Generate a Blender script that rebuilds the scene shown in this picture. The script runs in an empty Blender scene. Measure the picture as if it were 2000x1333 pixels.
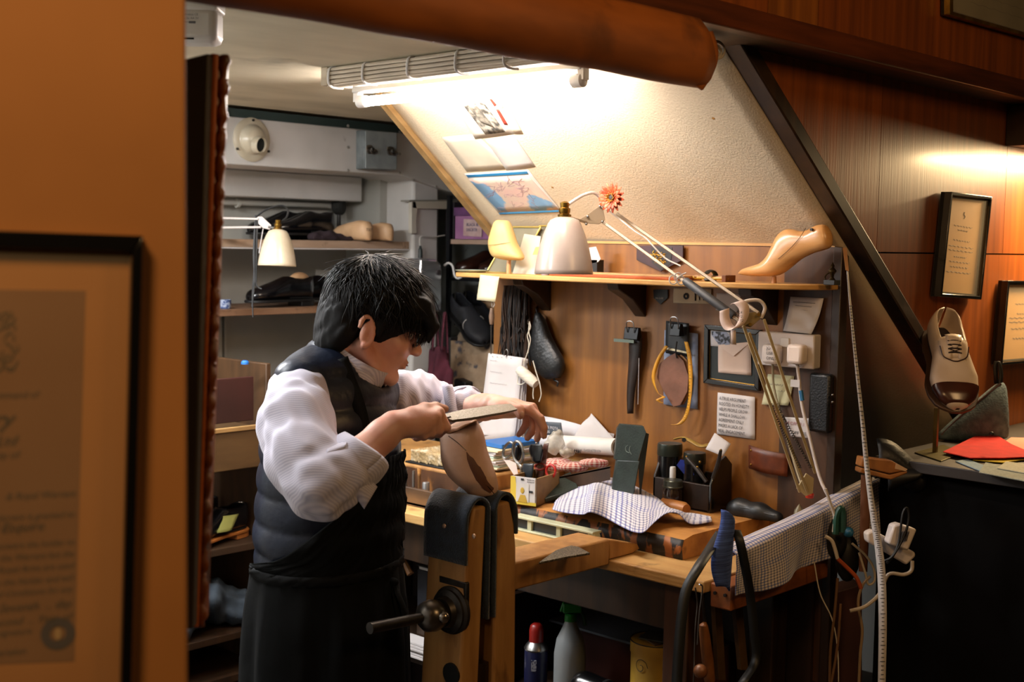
import bpy, bmesh, math, random
import numpy as np
from mathutils import Vector, Matrix, noise as mnoise
random.seed(7)
rng = np.random.default_rng(7)
S = bpy.context.scene
COL = S.collection
rad = math.radians
A = lambda *a: np.array(a, float)
def nrm(a):
    a = np.asarray(a, float); return a/np.linalg.norm(a)

# ------------------------------------------------------------------ camera
# X runs along the workshop's back wall, Y along its bench wall, Z up; 1 unit = 1 m
FPX = 2500.0
CAM = A(0, 0, 1.6)
_az, _pt, _ro = rad(43.3), rad(-4.36), 0.0162
V = A(math.cos(_az)*math.cos(_pt), math.sin(_az)*math.cos(_pt), math.sin(_pt))
_r0 = A(math.sin(_az), -math.cos(_az), 0); _u0 = np.cross(_r0, V)
R = math.cos(_ro)*_r0 + math.sin(_ro)*_u0
U = -math.sin(_ro)*_r0 + math.cos(_ro)*_u0
cam = bpy.data.cameras.new('camera'); cam.sensor_width = 36; cam.lens = FPX/2000*36
cam.clip_start = .05
cam.dof.use_dof = True; cam.dof.focus_distance = 2.95; cam.dof.aperture_fstop = 5.0
camo = bpy.data.objects.new('camera', cam); COL.objects.link(camo)
_m = Matrix.Identity(4)
for i in range(3):
    _m[i][0] = R[i]; _m[i][1] = U[i]; _m[i][2] = -V[i]; _m[i][3] = CAM[i]
camo.matrix_world = _m
S.camera = camo
S.view_settings.view_transform = 'Standard'; S.view_settings.look = 'None'
S.view_settings.gamma = 1; S.view_settings.use_curve_mapping = False
S.view_settings.exposure = 0.0
def W(px, py, d=None, X=None, Y=None, Z=None):
    """a place in the room, measured off the photograph: along a sight line to a plane of the room"""
    q = V + R*(px-1000)/FPX - U*(py-666.5)/FPX
    if d is None:
        d = (X-CAM[0])/q[0] if X is not None else (Y-CAM[1])/q[1] if Y is not None else (Z-CAM[2])/q[2]
    return CAM + q*d

# ------------------------------------------------------------------ world and lamps
wd = bpy.data.worlds.new('world'); S.world = wd; wd.use_nodes = True
wd.node_tree.nodes['Background'].inputs[0].default_value = (.9, .55, .28, 1)
wd.node_tree.nodes['Background'].inputs[1].default_value = .012
def area(name, loc, to, sx, sy, power, col):
    l = bpy.data.lights.new(name, 'AREA'); l.shape = 'RECTANGLE'; l.size = sx; l.size_y = sy
    l.energy = power; l.color = col
    o = bpy.data.objects.new(name, l); COL.objects.link(o); o.location = loc
    o.rotation_euler = Vector(A(*to)-A(*loc)).to_track_quat('-Z', 'Y').to_euler()
    return o
# the shop's warm ceiling lamps behind the photographer, and the strip under the display cabinet
area('shop_lamp', (-.35, .55, 2.72), (.35, 1.15, 1.2), .4, .4, 24, (1, .60, .26))
area('shop_lamp', (1.9, -.35, 2.5), (2.3, 1.45, 1.95), .5, .5, 12, (1, .60, .26))
area('cabinet_strip', (3.98, 1.40, 1.885), (3.9, 1.50, 0), .5, .05, 28, (1, .70, .36))
# second fluorescent tube of the workshop, past the left jamb, out of frame
area('workshop_unseen_light', (1.08, 2.5, 1.985), (1.4, 2.5, 0), .06, .7, 19, (.95, .97, 1))
area('workshop_unseen_light', (1.55, 3.2, 1.985), (1.65, 3.25, 0), .8, .06, 42, (.97, .98, 1))  # extra lamp out of frame, added to brighten the back wall and shelves

# ------------------------------------------------------------------ materials
def lin(h):
    h = h.lstrip('#'); c = [int(h[i:i+2], 16)/255 for i in (0, 2, 4)]
    return tuple(x/12.92 if x <= .04045 else ((x+.055)/1.055)**2.4 for x in c)+(1,)
def M(name, c, r=.6, m=0, c2=None, sc=8, det=3, lo=.35, hi=.68, c3=None, sc3=3, lo3=.55, hi3=.62,
      bump=0, bsc=60, coat=0, emit=0, alpha=1, trans=0, sheen=0, spec=.5, dist=0):
    mt = bpy.data.materials.new(name); mt.use_nodes = True
    nt = mt.node_tree; N = nt.nodes; L = nt.links; b = N['Principled BSDF']
    I = b.inputs
    tc = N.new('ShaderNodeTexCoord')
    def noise_fac(scale, l, h, detail):
        mp = N.new('ShaderNodeMapping'); L.new(tc.outputs['Object'], mp.inputs[0])
        mp.inputs['Scale'].default_value = scale if isinstance(scale, tuple) else (scale,)*3
        n = N.new('ShaderNodeTexNoise'); L.new(mp.outputs[0], n.inputs['Vector'])
        n.inputs['Scale'].default_value = 1; n.inputs['Detail'].default_value = detail; n.inputs['Distortion'].default_value = dist
        rp = N.new('ShaderNodeMapRange'); L.new(n.outputs[0], rp.inputs[0])
        rp.inputs[1].default_value = l; rp.inputs[2].default_value = h
        return rp.outputs[0]
    def mix(f, a, bb):
        x = N.new('ShaderNodeMix'); x.data_type = 'RGBA'; L.new(f, x.inputs[0])
        for s, val in ((6, a), (7, bb)):
            if hasattr(val, 'is_linked'): L.new(val, x.inputs[s])
            else: x.inputs[s].default_value = val
        return x.outputs[2]
    col = lin(c)
    if c2 is None:
        k = lin(c); c2l = tuple(x*.82 for x in k[:3])+(1,)
    else: c2l = lin(c2)
    out = mix(noise_fac(sc, lo, hi, det), col, c2l)
    if c3: out = mix(noise_fac(sc3, lo3, hi3, 5), out, lin(c3))
    L.new(out, I['Base Color'])
    I['Roughness'].default_value = r; I['Metallic'].default_value = m
    I['Coat Weight'].default_value = coat; I['Alpha'].default_value = alpha; I['Coat Roughness'].default_value = .2
    I['Transmission Weight'].default_value = trans; I['Sheen Weight'].default_value = sheen
    I['Specular IOR Level'].default_value = spec
    if emit:
        I['Emission Color'].default_value = lin(c); I['Emission Strength'].default_value = emit
    if bump:
        f = noise_fac(bsc, 0, 1, 3); bp = N.new('ShaderNodeBump'); bp.inputs['Strength'].default_value = bump
        bp.inputs['Distance'].default_value = .004
        L.new(f, bp.inputs['Height']); L.new(bp.outputs[0], I['Normal'])
    mt['_out'] = 1
    return mt
def M_check(name, base, line, dark, p=.012, w=.42, bump=.5):
    """woven check: UV in metres; every fifth thread band is the deep colour"""
    mt = bpy.data.materials.new(name); mt.use_nodes = True
    nt = mt.node_tree; N = nt.nodes; L = nt.links; b = N['Principled BSDF']
    uv = N.new('ShaderNodeUVMap'); sp = N.new('ShaderNodeSeparateXYZ'); L.new(uv.outputs[0], sp.inputs[0])
    def mth(op, a, bb=None):
        n = N.new('ShaderNodeMath'); n.operation = op
        for i, x in enumerate((a, bb)):
            if x is None: continue
            if hasattr(x, 'is_linked'): L.new(x, n.inputs[i])
            else: n.inputs[i].default_value = x
        return n.outputs[0]
    st = [mth('LESS_THAN', mth('FRACT', mth('DIVIDE', sp.outputs[i], p)), w) for i in (0, 1)]
    wide = [mth('LESS_THAN', mth('FRACT', mth('DIVIDE', sp.outputs[i], p*9)), .22) for i in (0, 1)]
    s = mth('MULTIPLY', mth('ADD', st[0], st[1]), .5)
    def mix(f, a, bb):
        x = N.new('ShaderNodeMix'); x.data_type = 'RGBA'; L.new(f, x.inputs[0])
        for sck, val in ((6, a), (7, bb)):
            if hasattr(val, 'is_linked'): L.new(val, x.inputs[sck])
            else: x.inputs[sck].default_value = val
        return x.outputs[2]
    c = mix(s, lin(base), lin(line)); c = mix(mth('MULTIPLY', mth('MULTIPLY', mth('MAXIMUM', wide[0], wide[1]), s), .85), c, lin(dark))
    L.new(c, b.inputs['Base Color']); b.inputs['Roughness'].default_value = .9
    b.inputs['Sheen Weight'].default_value = .2
    bp = N.new('ShaderNodeBump'); bp.inputs['Strength'].default_value = bump; bp.inputs['Distance'].default_value = .002
    L.new(s, bp.inputs['Height']); L.new(bp.outputs[0], b.inputs['Normal'])
    return mt

# ------------------------------------------------------------------ mesh helpers
class MB:
    def __init__(s): s.v = []; s.f = []; s.uv = []
    def add(s, vs, fs, uv=None):
        o = len(s.v); s.v += [tuple(map(float, p)) for p in vs]; s.f += [tuple(i+o for i in f) for f in fs]
        s.uv += list(uv) if uv is not None else [(p[0], p[2]) for p in vs]
        return s
    def box(s, c, size, B=None):
        c = np.asarray(c, float); h = np.asarray(size, float)/2
        B = np.eye(3) if B is None else np.asarray(B)      # rows are the axes
        vs = [c + sx*h[0]*B[0] + sy*h[1]*B[1] + sz*h[2]*B[2] for sz in (-1, 1) for sy in (-1, 1) for sx in (-1, 1)]
        return s.add(vs, [(0,2,3,1),(4,5,7,6),(0,1,5,4),(2,6,7,3),(0,4,6,2),(1,3,7,5)])
    def bx(s, x0, x1, y0, y1, z0, z1): return s.box(((x0+x1)/2, (y0+y1)/2, (z0+z1)/2), (x1-x0, y1-y0, z1-z0))
    def prism(s, poly, vec):
        n = len(poly); poly = [np.asarray(p, float) for p in poly]; vec = np.asarray(vec, float)
        a = sum(np.cross(poly[i]-poly[0], poly[(i+1) % n]-poly[0]) for i in range(n))
        if np.dot(a, vec) > 0: poly = poly[::-1]
        vs = poly + [p+vec for p in poly]
        fs = [tuple(range(n)), tuple(range(2*n-1, n-1, -1))] + [(i, i+n, (i+1) % n+n, (i+1) % n) for i in range(n)]
        return s.add(vs, [f[::-1] if i >= 2 else f for i, f in enumerate(fs)] if False else fs)
    def rings(s, rings, closed=True, caps=True, uvs=None):
        n = len(rings[0]); vs = [p for r in rings for p in r]; fs = []
        m = n if closed else n-1
        for k in range(len(rings)-1):
            for i in range(m):
                j = (i+1) % n
                fs.append((k*n+i, k*n+j, (k+1)*n+j, (k+1)*n+i))
        if caps and closed:
            fs.append(tuple(range(n-1, -1, -1))); fs.append(tuple((len(rings)-1)*n+i for i in range(n)))
        return s.add(vs, fs, uvs)
    def tube(s, pts, r, n=8, caps=True, flat=None, ref=None):
        pts = [np.asarray(p, float) for p in pts]; k = len(pts)
        rr = [r]*k if np.isscalar(r) else list(r)
        t0 = nrm(pts[1]-pts[0])
        a = np.cross(t0, A(0, 0, 1) if ref is None else np.asarray(ref, float))
        if np.linalg.norm(a) < 1e-3: a = np.cross(t0, A(1, .3, 0))
        a = nrm(a); out = []
        for i in range(k):
            t = nrm(pts[min(i+1, k-1)]-pts[max(i-1, 0)])
            a = nrm(a-t*np.dot(a, t)); b = np.cross(t, a)
            f1, f2 = (1, 1) if flat is None else flat
            out.append([pts[i]+rr[i]*(f1*a*math.cos(w)+f2*b*math.sin(w)) for w in np.linspace(0, 2*math.pi, n, endpoint=False)])
        return s.rings(out, True, caps)
    def cyl(s, a, b, r0, r1=None, n=16): return s.tube([a, b], [r0, r0 if r1 is None else r1], n)
    def lathe(s, prof, o, axis=(0, 0, 1), n=24, caps=True):
        ax = nrm(axis); a = np.cross(ax, A(0, 0, 1))
        if np.linalg.norm(a) < 1e-3: a = A(1, 0, 0)
        a = nrm(a); b = np.cross(ax, a); o = np.asarray(o, float)
        return s.rings([[o+ax*h+r*(a*math.cos(w)+b*math.sin(w)) for w in np.linspace(0, 2*math.pi, n, endpoint=False)] for r, h in prof], True, caps)
    def ball(s, c, r, n=12, B=None):
        c = np.asarray(c, float); r = A(r, r, r) if np.isscalar(r) else np.asarray(r, float)
        B = np.eye(3) if B is None else np.asarray(B); rs = []
        for i in range(n+1):
            ph = -math.pi/2+math.pi*min(max(i/n, .01), .99)
            rs.append([c+(r[0]*math.cos(ph)*math.cos(t))*B[0]+(r[1]*math.cos(ph)*math.sin(t))*B[1]+r[2]*math.sin(ph)*B[2] for t in np.linspace(0, 2*math.pi, 2*n, endpoint=False)])
        return s.rings(rs)
    def grid(s, fn, nu, nv, su=1, sv=1):
        vs = []; uv = []
        for j in range(nv+1):
            for i in range(nu+1):
                u, v = i/nu, j/nv; vs.append(fn(u, v)); uv.append((u*su, v*sv))
        fs = [(j*(nu+1)+i, j*(nu+1)+i+1, (j+1)*(nu+1)+i+1, (j+1)*(nu+1)+i) for j in range(nv) for i in range(nu)]
        return s.add(vs, fs, uv)
    def quad(s, a, b, c, d, nu=1, nv=1, bend=None):
        """sheet a-b (bottom) d-c (top); bend(u,v) gives an offset vector"""
        a, b, c, d = [np.asarray(x, float) for x in (a, b, c, d)]
        return s.grid(lambda u, v: (a*(1-u)+b*u)*(1-v)+(d*(1-u)+c*u)*v+(0 if bend is None else bend(u, v)), nu, nv, np.linalg.norm(b-a), np.linalg.norm(d-a))
ORI = {}
def _tag(o, label, cat, group, kind):
    if label: o['label'] = label
    if cat: o['category'] = cat
    if group: o['group'] = group
    if kind: o['kind'] = kind
def thing(name, loc, label, cat, group=None, kind=None):
    o = bpy.data.objects.new(name, None); COL.objects.link(o); o.empty_display_size = .05
    o.location = tuple(loc); ORI[o.name] = np.asarray(loc, float); _tag(o, label, cat, group, kind); return o
def obj(name, mb, mat, parent=None, label=None, cat=None, group=None, kind=None, smooth=None, bevel=0, solid=0, sub=0, ang=38, org=None, weld=0):
    vs = np.array(mb.v, float)
    if parent is not None: o0 = ORI[parent.name]
    elif org is not None: o0 = np.asarray(org, float)
    else:
        lo, hi = vs.min(0), vs.max(0); o0 = A((lo[0]+hi[0])/2, (lo[1]+hi[1])/2, lo[2])
    me = bpy.data.meshes.new(name); me.from_pydata((vs-o0).tolist(), [], mb.f)
    if len(mb.uv) == len(vs):
        l = me.uv_layers.new(name='uv'); idx = np.zeros(len(me.loops), int); me.loops.foreach_get('vertex_index', idx)
        l.data.foreach_set('uv', np.array(mb.uv, float)[idx].ravel())
    if weld:
        b_ = bmesh.new(); b_.from_mesh(me); bmesh.ops.remove_doubles(b_, verts=b_.verts, dist=weld); b_.to_mesh(me); b_.free()
    if mat is not None: me.materials.append(mat)
    if smooth is not False:
        me.polygons.foreach_set('use_smooth', [True]*len(me.polygons))
        if smooth is None: me.set_sharp_from_angle(angle=rad(ang))
    o = bpy.data.objects.new(name, me); COL.objects.link(o)
    if parent is not None: o.parent = parent; ORI[o.name] = o0
    else: o.location = tuple(o0); ORI[o.name] = o0
    if solid:
        md = o.modifiers.new('t', 'SOLIDIFY'); md.thickness = solid; md.offset = 0
    if bevel:
        md = o.modifiers.new('b', 'BEVEL'); md.width = bevel; md.segments = 2; md.limit_method = 'ANGLE'; md.angle_limit = rad(40)
    if sub:
        md = o.modifiers.new('s', 'SUBSURF'); md.levels = sub; md.render_levels = sub
    _tag(o, label, cat, group, kind); return o
def struct(name, mb, mat, **k): return obj(name, mb, mat, kind='structure', **k)
def dup(root, mat4=None, loc=None, label=None, group=None, rotz=None):
    """copy of a thing with copies of its parts and sub-parts"""
    r = root.copy(); COL.objects.link(r)
    if mat4 is not None: r.matrix_world = mat4
    if loc is not None: r.location = tuple(loc)
    if rotz is not None: r.rotation_euler = (0, 0, rotz)
    if label: r['label'] = label
    if group: r['group'] = group
    for ch in root.children:
        c = ch.copy(); COL.objects.link(c); c.parent = r
        for g in ch.children:
            d = g.copy(); COL.objects.link(d); d.parent = c
    return r
def text_mesh(mb, txt, o, ex, ey, size, shear=0, align='LEFT', lift=.0006, sx=1.0, spacing=1.0, line=1.0):
    """flat lettering whose baseline starts at o, along ex, letters up along ey"""
    cu = bpy.data.curves.new('t', 'FONT'); cu.body = txt; cu.size = size; cu.shear = shear; cu.align_x = align
    cu.space_character = spacing; cu.space_line = line; cu.resolution_u = 2
    to = bpy.data.objects.new('t', cu); COL.objects.link(to)
    dg = bpy.context.evaluated_depsgraph_get(); me = bpy.data.meshes.new_from_object(to.evaluated_get(dg))
    ex, ey = nrm(ex), nrm(ey); n = np.cross(ex, ey); o = np.asarray(o, float)+n*lift
    vs = [o+ex*v.co.x*sx+ey*v.co.y for v in me.vertices]; fs = [tuple(p.vertices) for p in me.polygons]
    mb.add(vs, fs); bpy.data.objects.remove(to); bpy.data.curves.remove(cu); bpy.data.meshes.remove(me)
    return mb
def curve(pts, n=24):
    """smooth path through the points (Catmull-Rom)"""
    p = [np.asarray(q, float) for q in pts]; p = [2*p[0]-p[1]]+p+[2*p[-1]-p[-2]]; out = []
    seg = len(p)-3
    for i in range(seg):
        a, b, c, d = p[i:i+4]; m = max(2, n//seg)
        for t in np.linspace(0, 1, m, endpoint=(i == seg-1)):
            out.append(.5*((2*b)+(c-a)*t+(2*a-5*b+4*c-d)*t*t+(3*b-a-3*c+d)*t**3))
    return out
def nz(p, s=1, o=0): return mnoise.noise(Vector((p[0]*s+o, p[1]*s+o*.7, p[2]*s-o)))

# ------------------------------------------------------------------ implicit surfaces for soft shapes
class Field:
    def __init__(s, lo, hi, h):
        s.lo = np.asarray(lo, float); s.h = h
        s.n = np.ceil((np.asarray(hi)-s.lo)/h).astype(int)+1
        s.g = np.full(tuple(s.n), .3, np.float32)
    def loc(s, lo, hi):
        a = np.maximum(((np.asarray(lo)-s.lo)/s.h).astype(int), 0); b = np.minimum(((np.asarray(hi)-s.lo)/s.h).astype(int)+2, s.n)
        sl = tuple(slice(x, max(y, x)) for x, y in zip(a, b))
        ax = [s.lo[i]+s.h*np.arange(sl[i].start, sl[i].stop, dtype=np.float32) for i in range(3)]
        return sl, np.meshgrid(*ax, indexing='ij', sparse=True)
    @staticmethod
    def smin(a, d, k):
        h = np.clip(.5+.5*(a-d)/k, 0, 1); return a*(1-h)+d*h-k*h*(1-h)
    def put(s, sl, d, k, sub=False):
        a = s.g[sl]
        s.g[sl] = -s.smin(-a, d, k) if sub else s.smin(a, d, k)
    def chain(s, pts, rs, k=.004, ki=.004, sub=False, flat=None):
        pts = [np.asarray(p, float) for p in pts]; mr = max(rs)+k+3*s.h+.01
        sl, (X, Y, Z) = s.loc(np.min(pts, 0)-mr, np.max(pts, 0)+mr); D = None
        for i in range(len(pts)-1 if len(pts) > 1 else 1):
            a = pts[i]; b = pts[min(i+1, len(pts)-1)]; ba = b-a; L2 = max(float(ba@ba), 1e-9)
            x, y, z = X-a[0], Y-a[1], Z-a[2]
            t = np.clip((x*ba[0]+y*ba[1]+z*ba[2])/L2, 0, 1)
            ra, rb = rs[i], rs[min(i+1, len(rs)-1)]
            d = np.sqrt((x-t*ba[0])**2+(y-t*ba[1])**2+(z-t*ba[2])**2)-(ra+(rb-ra)*t)
            D = d if D is None else s.smin(D, d, ki)
        s.put(sl, D, k, sub); return s
    def ell(s, c, r, B=None, k=.01, sub=False):
        c = np.asarray(c, float); r = np.asarray(r, float); B = np.eye(3) if B is None else np.asarray(B)
        e = max(r)+k+3*s.h+.01
        sl, (X, Y, Z) = s.loc(c-e, c+e); x, y, z = X-c[0], Y-c[1], Z-c[2]
        q = [(x*B[i][0]+y*B[i][1]+z*B[i][2])/r[i] for i in range(3)]
        k0 = np.sqrt(q[0]**2+q[1]**2+q[2]**2); k1 = np.sqrt((q[0]/r[0])**2+(q[1]/r[1])**2+(q[2]/r[2])**2)+1e-6
        s.put(sl, k0*(k0-1)/k1, k, sub); return s
    def warp(s, fn):
        """add fn(X,Y,Z) to the distance near the surface"""
        sl, (X, Y, Z) = s.loc(s.lo, s.lo+s.h*s.n); s.g = s.g+fn(X, Y, Z).astype(np.float32); return s
    def cut(s, p, n):
        """keep only the side of the plane the normal points away from"""
        sl, (X, Y, Z) = s.loc(s.lo, s.lo+s.h*s.n); n = nrm(n)
        s.g = np.maximum(s.g, ((X-p[0])*n[0]+(Y-p[1])*n[1]+(Z-p[2])*n[2]).astype(np.float32)); return s
    def mb(s):
        g = s.g; sg = g < 0
        C = [sg[i:g.shape[0]-1+i, j:g.shape[1]-1+j, k:g.shape[2]-1+k] for i in (0, 1) for j in (0, 1) for k in (0, 1)]
        an = C[0].copy(); al = C[0].copy()
        for c in C[1:]: an |= c; al &= c
        act = an & ~al; ijk = np.argwhere(act)
        off = np.array([(i, j, k) for i in (0, 1) for j in (0, 1) for k in (0, 1)])
        cv = np.stack([g[tuple((ijk+o).T)] for o in off], 1)
        acc = np.zeros((len(ijk), 3)); cnt = np.zeros(len(ijk))
        for a in range(8):
            for b in range(a+1, 8):
                if np.abs(off[a]-off[b]).sum() != 1: continue
                m = (cv[:, a] < 0) != (cv[:, b] < 0); t = cv[m, a]/(cv[m, a]-cv[m, b])
                acc[m] += off[a]+t[:, None]*(off[b]-off[a]); cnt[m] += 1
        P = s.lo+s.h*(ijk+acc/cnt[:, None])
        idx = np.full(act.shape, -1, np.int64); idx[tuple(ijk.T)] = np.arange(len(ijk))
        Q = []
        for ax in range(3):
            d = np.zeros(3, int); d[ax] = 1; o1, o2 = [(1, 2), (2, 0), (0, 1)][ax]
            sl0 = tuple(slice(0, g.shape[i]-d[i]) for i in range(3)); sl1 = tuple(slice(d[i], None) for i in range(3))
            e = np.argwhere(sg[sl0] != sg[sl1]); e = e[(e[:, o1] > 0) & (e[:, o2] > 0) & (e[:, o1] < g.shape[o1]-1) & (e[:, o2] < g.shape[o2]-1)]
            if not len(e): continue
            u = np.zeros(3, int); w = np.zeros(3, int); u[o1] = 1; w[o2] = 1
            q = np.stack([idx[tuple((e-u-w).T)], idx[tuple((e-w).T)], idx[tuple(e.T)], idx[tuple((e-u).T)]], 1)
            fl = ~sg[tuple(e.T)]; q[fl] = q[fl][:, ::-1]; Q.append(q)
        Q = np.concatenate(Q); Q = Q[(Q >= 0).all(1)]
        m = MB(); m.v = P.tolist(); m.f = Q.tolist(); m.uv = P[:, [0, 2]].tolist(); return m
# ------------------------------------------------------------------ palette
wood_panel = [M('panel_wood_a', '8a4612', .44, c2='6a340c', sc=(34, 34, 1.8), det=5, coat=.35, bump=.12, bsc=(160, 160, 6)),
              M('panel_wood_b', '7c3e0f', .44, c2='602e0a', sc=(38, 38, 1.6), det=5, coat=.35, bump=.12, bsc=(160, 160, 6)),
              M('panel_wood_c', '8a5018', .44, c2='6c3b10', sc=(30, 30, 2.0), det=5, coat=.35, bump=.12, bsc=(160, 160, 6))]
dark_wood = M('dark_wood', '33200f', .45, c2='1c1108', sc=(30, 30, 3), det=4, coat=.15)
mould_wood = M('moulding_wood', '5b2a0c', .4, c2='3c1a07', sc=(3, 40, 40), det=4, coat=.2)
black = M('black', '0b0a0a', .55); black_gloss = M('black_gloss', '0c0c0e', .22, coat=.5)
white_paint = M('white_paint', 'd6d3cf', .55, c2='c4c2bd', sc=5, c3='9a958c', sc3=14, lo3=.66, hi3=.78, bump=.15, bsc=25)
grey_paint = M('grey_wall', 'bdbcb4', .7, c2='a3a299', sc=2.2, bump=.2, bsc=18)
ceil_paint = M('ceiling_paint', 'd8d0b8', .75, c2='bcb49c', sc=(2, 5, 2), c3='8d8672', sc3=3, lo3=.6, hi3=.75, bump=.2, bsc=18)
slope_paint = M('slope_wallpaper', 'dccdb2', .75, c2='d2c1a3', sc=3, c3='a3763a', sc3=6.5, lo3=.755, hi3=.78, bump=.35, bsc=180)
tan_wall = M('tan_wall', 'a06d3a', .7, c2='936333', sc=4, c3='77501f', sc3=9, lo3=.69, hi3=.78)
shelf_wood = M('shelf_wood', 'b39a84', .6, c2='94785f', sc=(3, 20, 20), c3='5b412c', sc3=20, lo3=.62, hi3=.75)
pale_wood = M('pale_wood', 'c99b5c', .5, c2='b58445', sc=(30, 4, 30), det=4)
board_wood = M('board_wood', '86561f', .45, c2='6b4012', sc=(30, 30, 2.5), det=5, coat=.1)
concrete = M('floor_boards', '3a2a1c', .7, c2='221710', sc=(3, 22, 3))
paper = M('paper', 'c6c0be', .8, c2='bbb5b2', sc=10); cream_paper = M('cream_paper', 'd9cfae', .8, c2='cdc29c', sc=10)
ink = M('ink', '1b1b20', .7); blue_ink = M('blue_ink', '30405e', .7); grey_ink = M('grey_ink', '77767a', .8)
steel = M('steel', '9b9a98', .32, 1, c2='7c7a76', sc=30); iron = M('iron', '4a4541', .42, .8, c2='34302d', sc=25)
brass = M('brass', 'a8853f', .3, 1, c2='7f6027', sc=20); gold = M('gold', 'a98438', .4, .9, c2='7b5a20', sc=20)

# ------------------------------------------------------------------ the room
struct('floor', MB().bx(-2.5, 5, -2.5, 4.2, -.05, 0), concrete)
struct('ceiling', MB().bx(.95, 4.4, 1.55, 3.52, 2.03, 2.08), ceil_paint)
struct('wall_back', MB().bx(.9, 4.5, 3.95, 4.05, 0, 2.08), grey_paint)
struct('wall_left', MB().bx(.88, .95, 1.56, 3.95, 0, 2.08), grey_paint)
struct('wall_far', MB().bx(4.4, 4.5, 1.5, 3.95, 0, 2.6), grey_paint)
# boxed-in duct under the ceiling of the back wall, bending down with the stairs
bm = MB().prism([(x, 3.58, z) for x, z in ((.95, 1.845), (3.18, 1.845), (3.57, 1.768), (4.4, 1.69), (4.4, 2.0), (.95, 2.0))], (0, .24, 0))
beam = struct('trim_1', bm, white_paint, bevel=.004)
scr = M('screw_head', 'a9a59d', .4, .5)
sm = MB()
for px, py in ((680, 246), (680, 288), (680, 333), (781, 258), (781, 301), (781, 338), (793, 256), (808, 352), (852, 365), (884, 361), (445, 222)):
    p = W(px, py, Y=3.58); sm.cyl(p+A(0, .001, 0), p-A(0, .003, 0), .006, .004, 8)
obj('screw_heads', sm, scr, beam, kind='stuff')
struct('trim_2', MB().bx(.95, 4.4, 3.6, 3.95, 2.0, 2.03), M('gap_shade', '41504c', .6))  # recessed dark green board; the shade of the gap is put into its colour
struct('trim_3', MB().bx(.95, 3.2, 3.82, 3.95, 1.75, 1.845), white_paint, bevel=.004)
struct('wall_pier', MB().bx(3.23, 3.30, 3.75, 3.95, 0, 1.845), grey_paint)
struct('column', MB().bx(3.265, 3.40, 3.60, 3.76, 0, 1.832), white_paint, bevel=.012)

# underside of the staircase: papered slope between the panelled side and a wooden edge strip
def slz(x, y):
    t = (y-1.57)/1.23
    return (2.017-.754*(x-2.32))*(1-t)+(1.984-.815*(x-2.47))*t
x0r, x0l, x1 = 2.302, 2.414, 4.0
n = 20
top = [A(x0r+(x0l-x0r)*i/n, 1.57+1.23*i/n, slz(x0r+(x0l-x0r)*i/n, 1.57+1.23*i/n)) for i in range(n+1)]
bot = [A(x1, 1.57+1.23*i/n, slz(x1, 1.57+1.23*i/n)) for i in range(n+1)]
sl = MB().grid(lambda u, v: top[round(u*n)]*(1-v)+bot[round(u*n)]*v, n, 24)
slope = struct('ceiling_slope', sl, slope_paint, solid=.012)
ed = MB()
for y0, y1, dz0, dz1 in ((2.80, 2.825, -.028, .03),):
    ed.prism([A(x0l, y0, 2.03+dz0), A(x1, y0, slz(x1, 2.8)+dz0), A(x1, y0, slz(x1, 2.8)+dz1), A(x0l, y0, 2.03+dz1)], (0, y1-y0, 0))
struct('trim_4', ed, M('edge_strip', 'a08256', .5, c2='7d6038', sc=(4, 30, 30)))
# stair side: diagonal string board and wood panels above it, in the plane of the opening
dg = MB().prism([A(2.26, 1.525, slz(2.26, 1.57)-.004), A(4.0, 1.525, slz(4.0, 1.57)-.004), A(4.0, 1.525, slz(4.0, 1.57)+.043), A(2.26, 1.525, slz(2.26, 1.57)+.043)], (0, .05, 0))
struct('trim_5', dg, dark_wood, bevel=.004)
wr = MB().prism([A(2.2, 1.556, 2.1), A(2.32, 1.556, 2.03), A(4.4, 1.556, slz(4.4, 1.57)+.03), A(4.4, 1.556, 2.1)], (0, .02, 0))
wall_r = struct('wall_right', wr, dark_wood)
def panel(x0, x1, z0, z1, mat, gap=.0012):
    # one veneered panel, trimmed by the diagonal
    poly = [A(x, 1.536, z) for x, z in ((x0+gap, z0), (x1-gap, z0), (x1-gap, z1-.002), (x0+gap, z1-.002))]
    line = lambda x: slz(x, 1.57)+.04
    out = []
    for i in range(len(poly)):
        a, b = poly[i], poly[(i+1) % len(poly)]; fa, fb = a[2]-line(a[0]), b[2]-line(b[0])
        if fa >= 0: out.append(a)
        if (fa >= 0) != (fb >= 0): out.append(a+(b-a)*fa/(fa-fb))
    if len(out) >= 3: obj('wood_panel', MB().prism(out, (0, .02, 0)), mat, wall_r)
for i, (a, b) in enumerate(((2.25, 2.95), (2.95, 3.72), (3.72, 4.4))):
    panel(a, b, 1.594, 2.1, wood_panel[(0, 1, 0)[i]])
for i, (a, b) in enumerate(((2.25, 3.30), (3.30, 4.4))):
    panel(a, b, .6, 1.592, wood_panel[(1, 0)[i]])
# header over the opening
hd = struct('wall_header', MB().bx(.3, 5.0, 1.44, 1.575, 2.024, 2.9), dark_wood)
xs = [.3, 1.0, 1.55, 2.02, 2.245, 2.44, 2.98, 3.6, 4.2, 5.0]
for i in range(len(xs)-1):
    obj('wood_panel', MB().bx(xs[i]+.001, xs[i+1]-.001, 1.425, 1.441, 2.07, 2.9), wood_panel[(0, 2, 1, 0, 2, 1, 0, 2, 0)[i]], hd)
struct('trim_6', MB().bx(.3, 5.0, 1.415, 1.45, 2.020, 2.068), mould_wood, bevel=.004)
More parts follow.
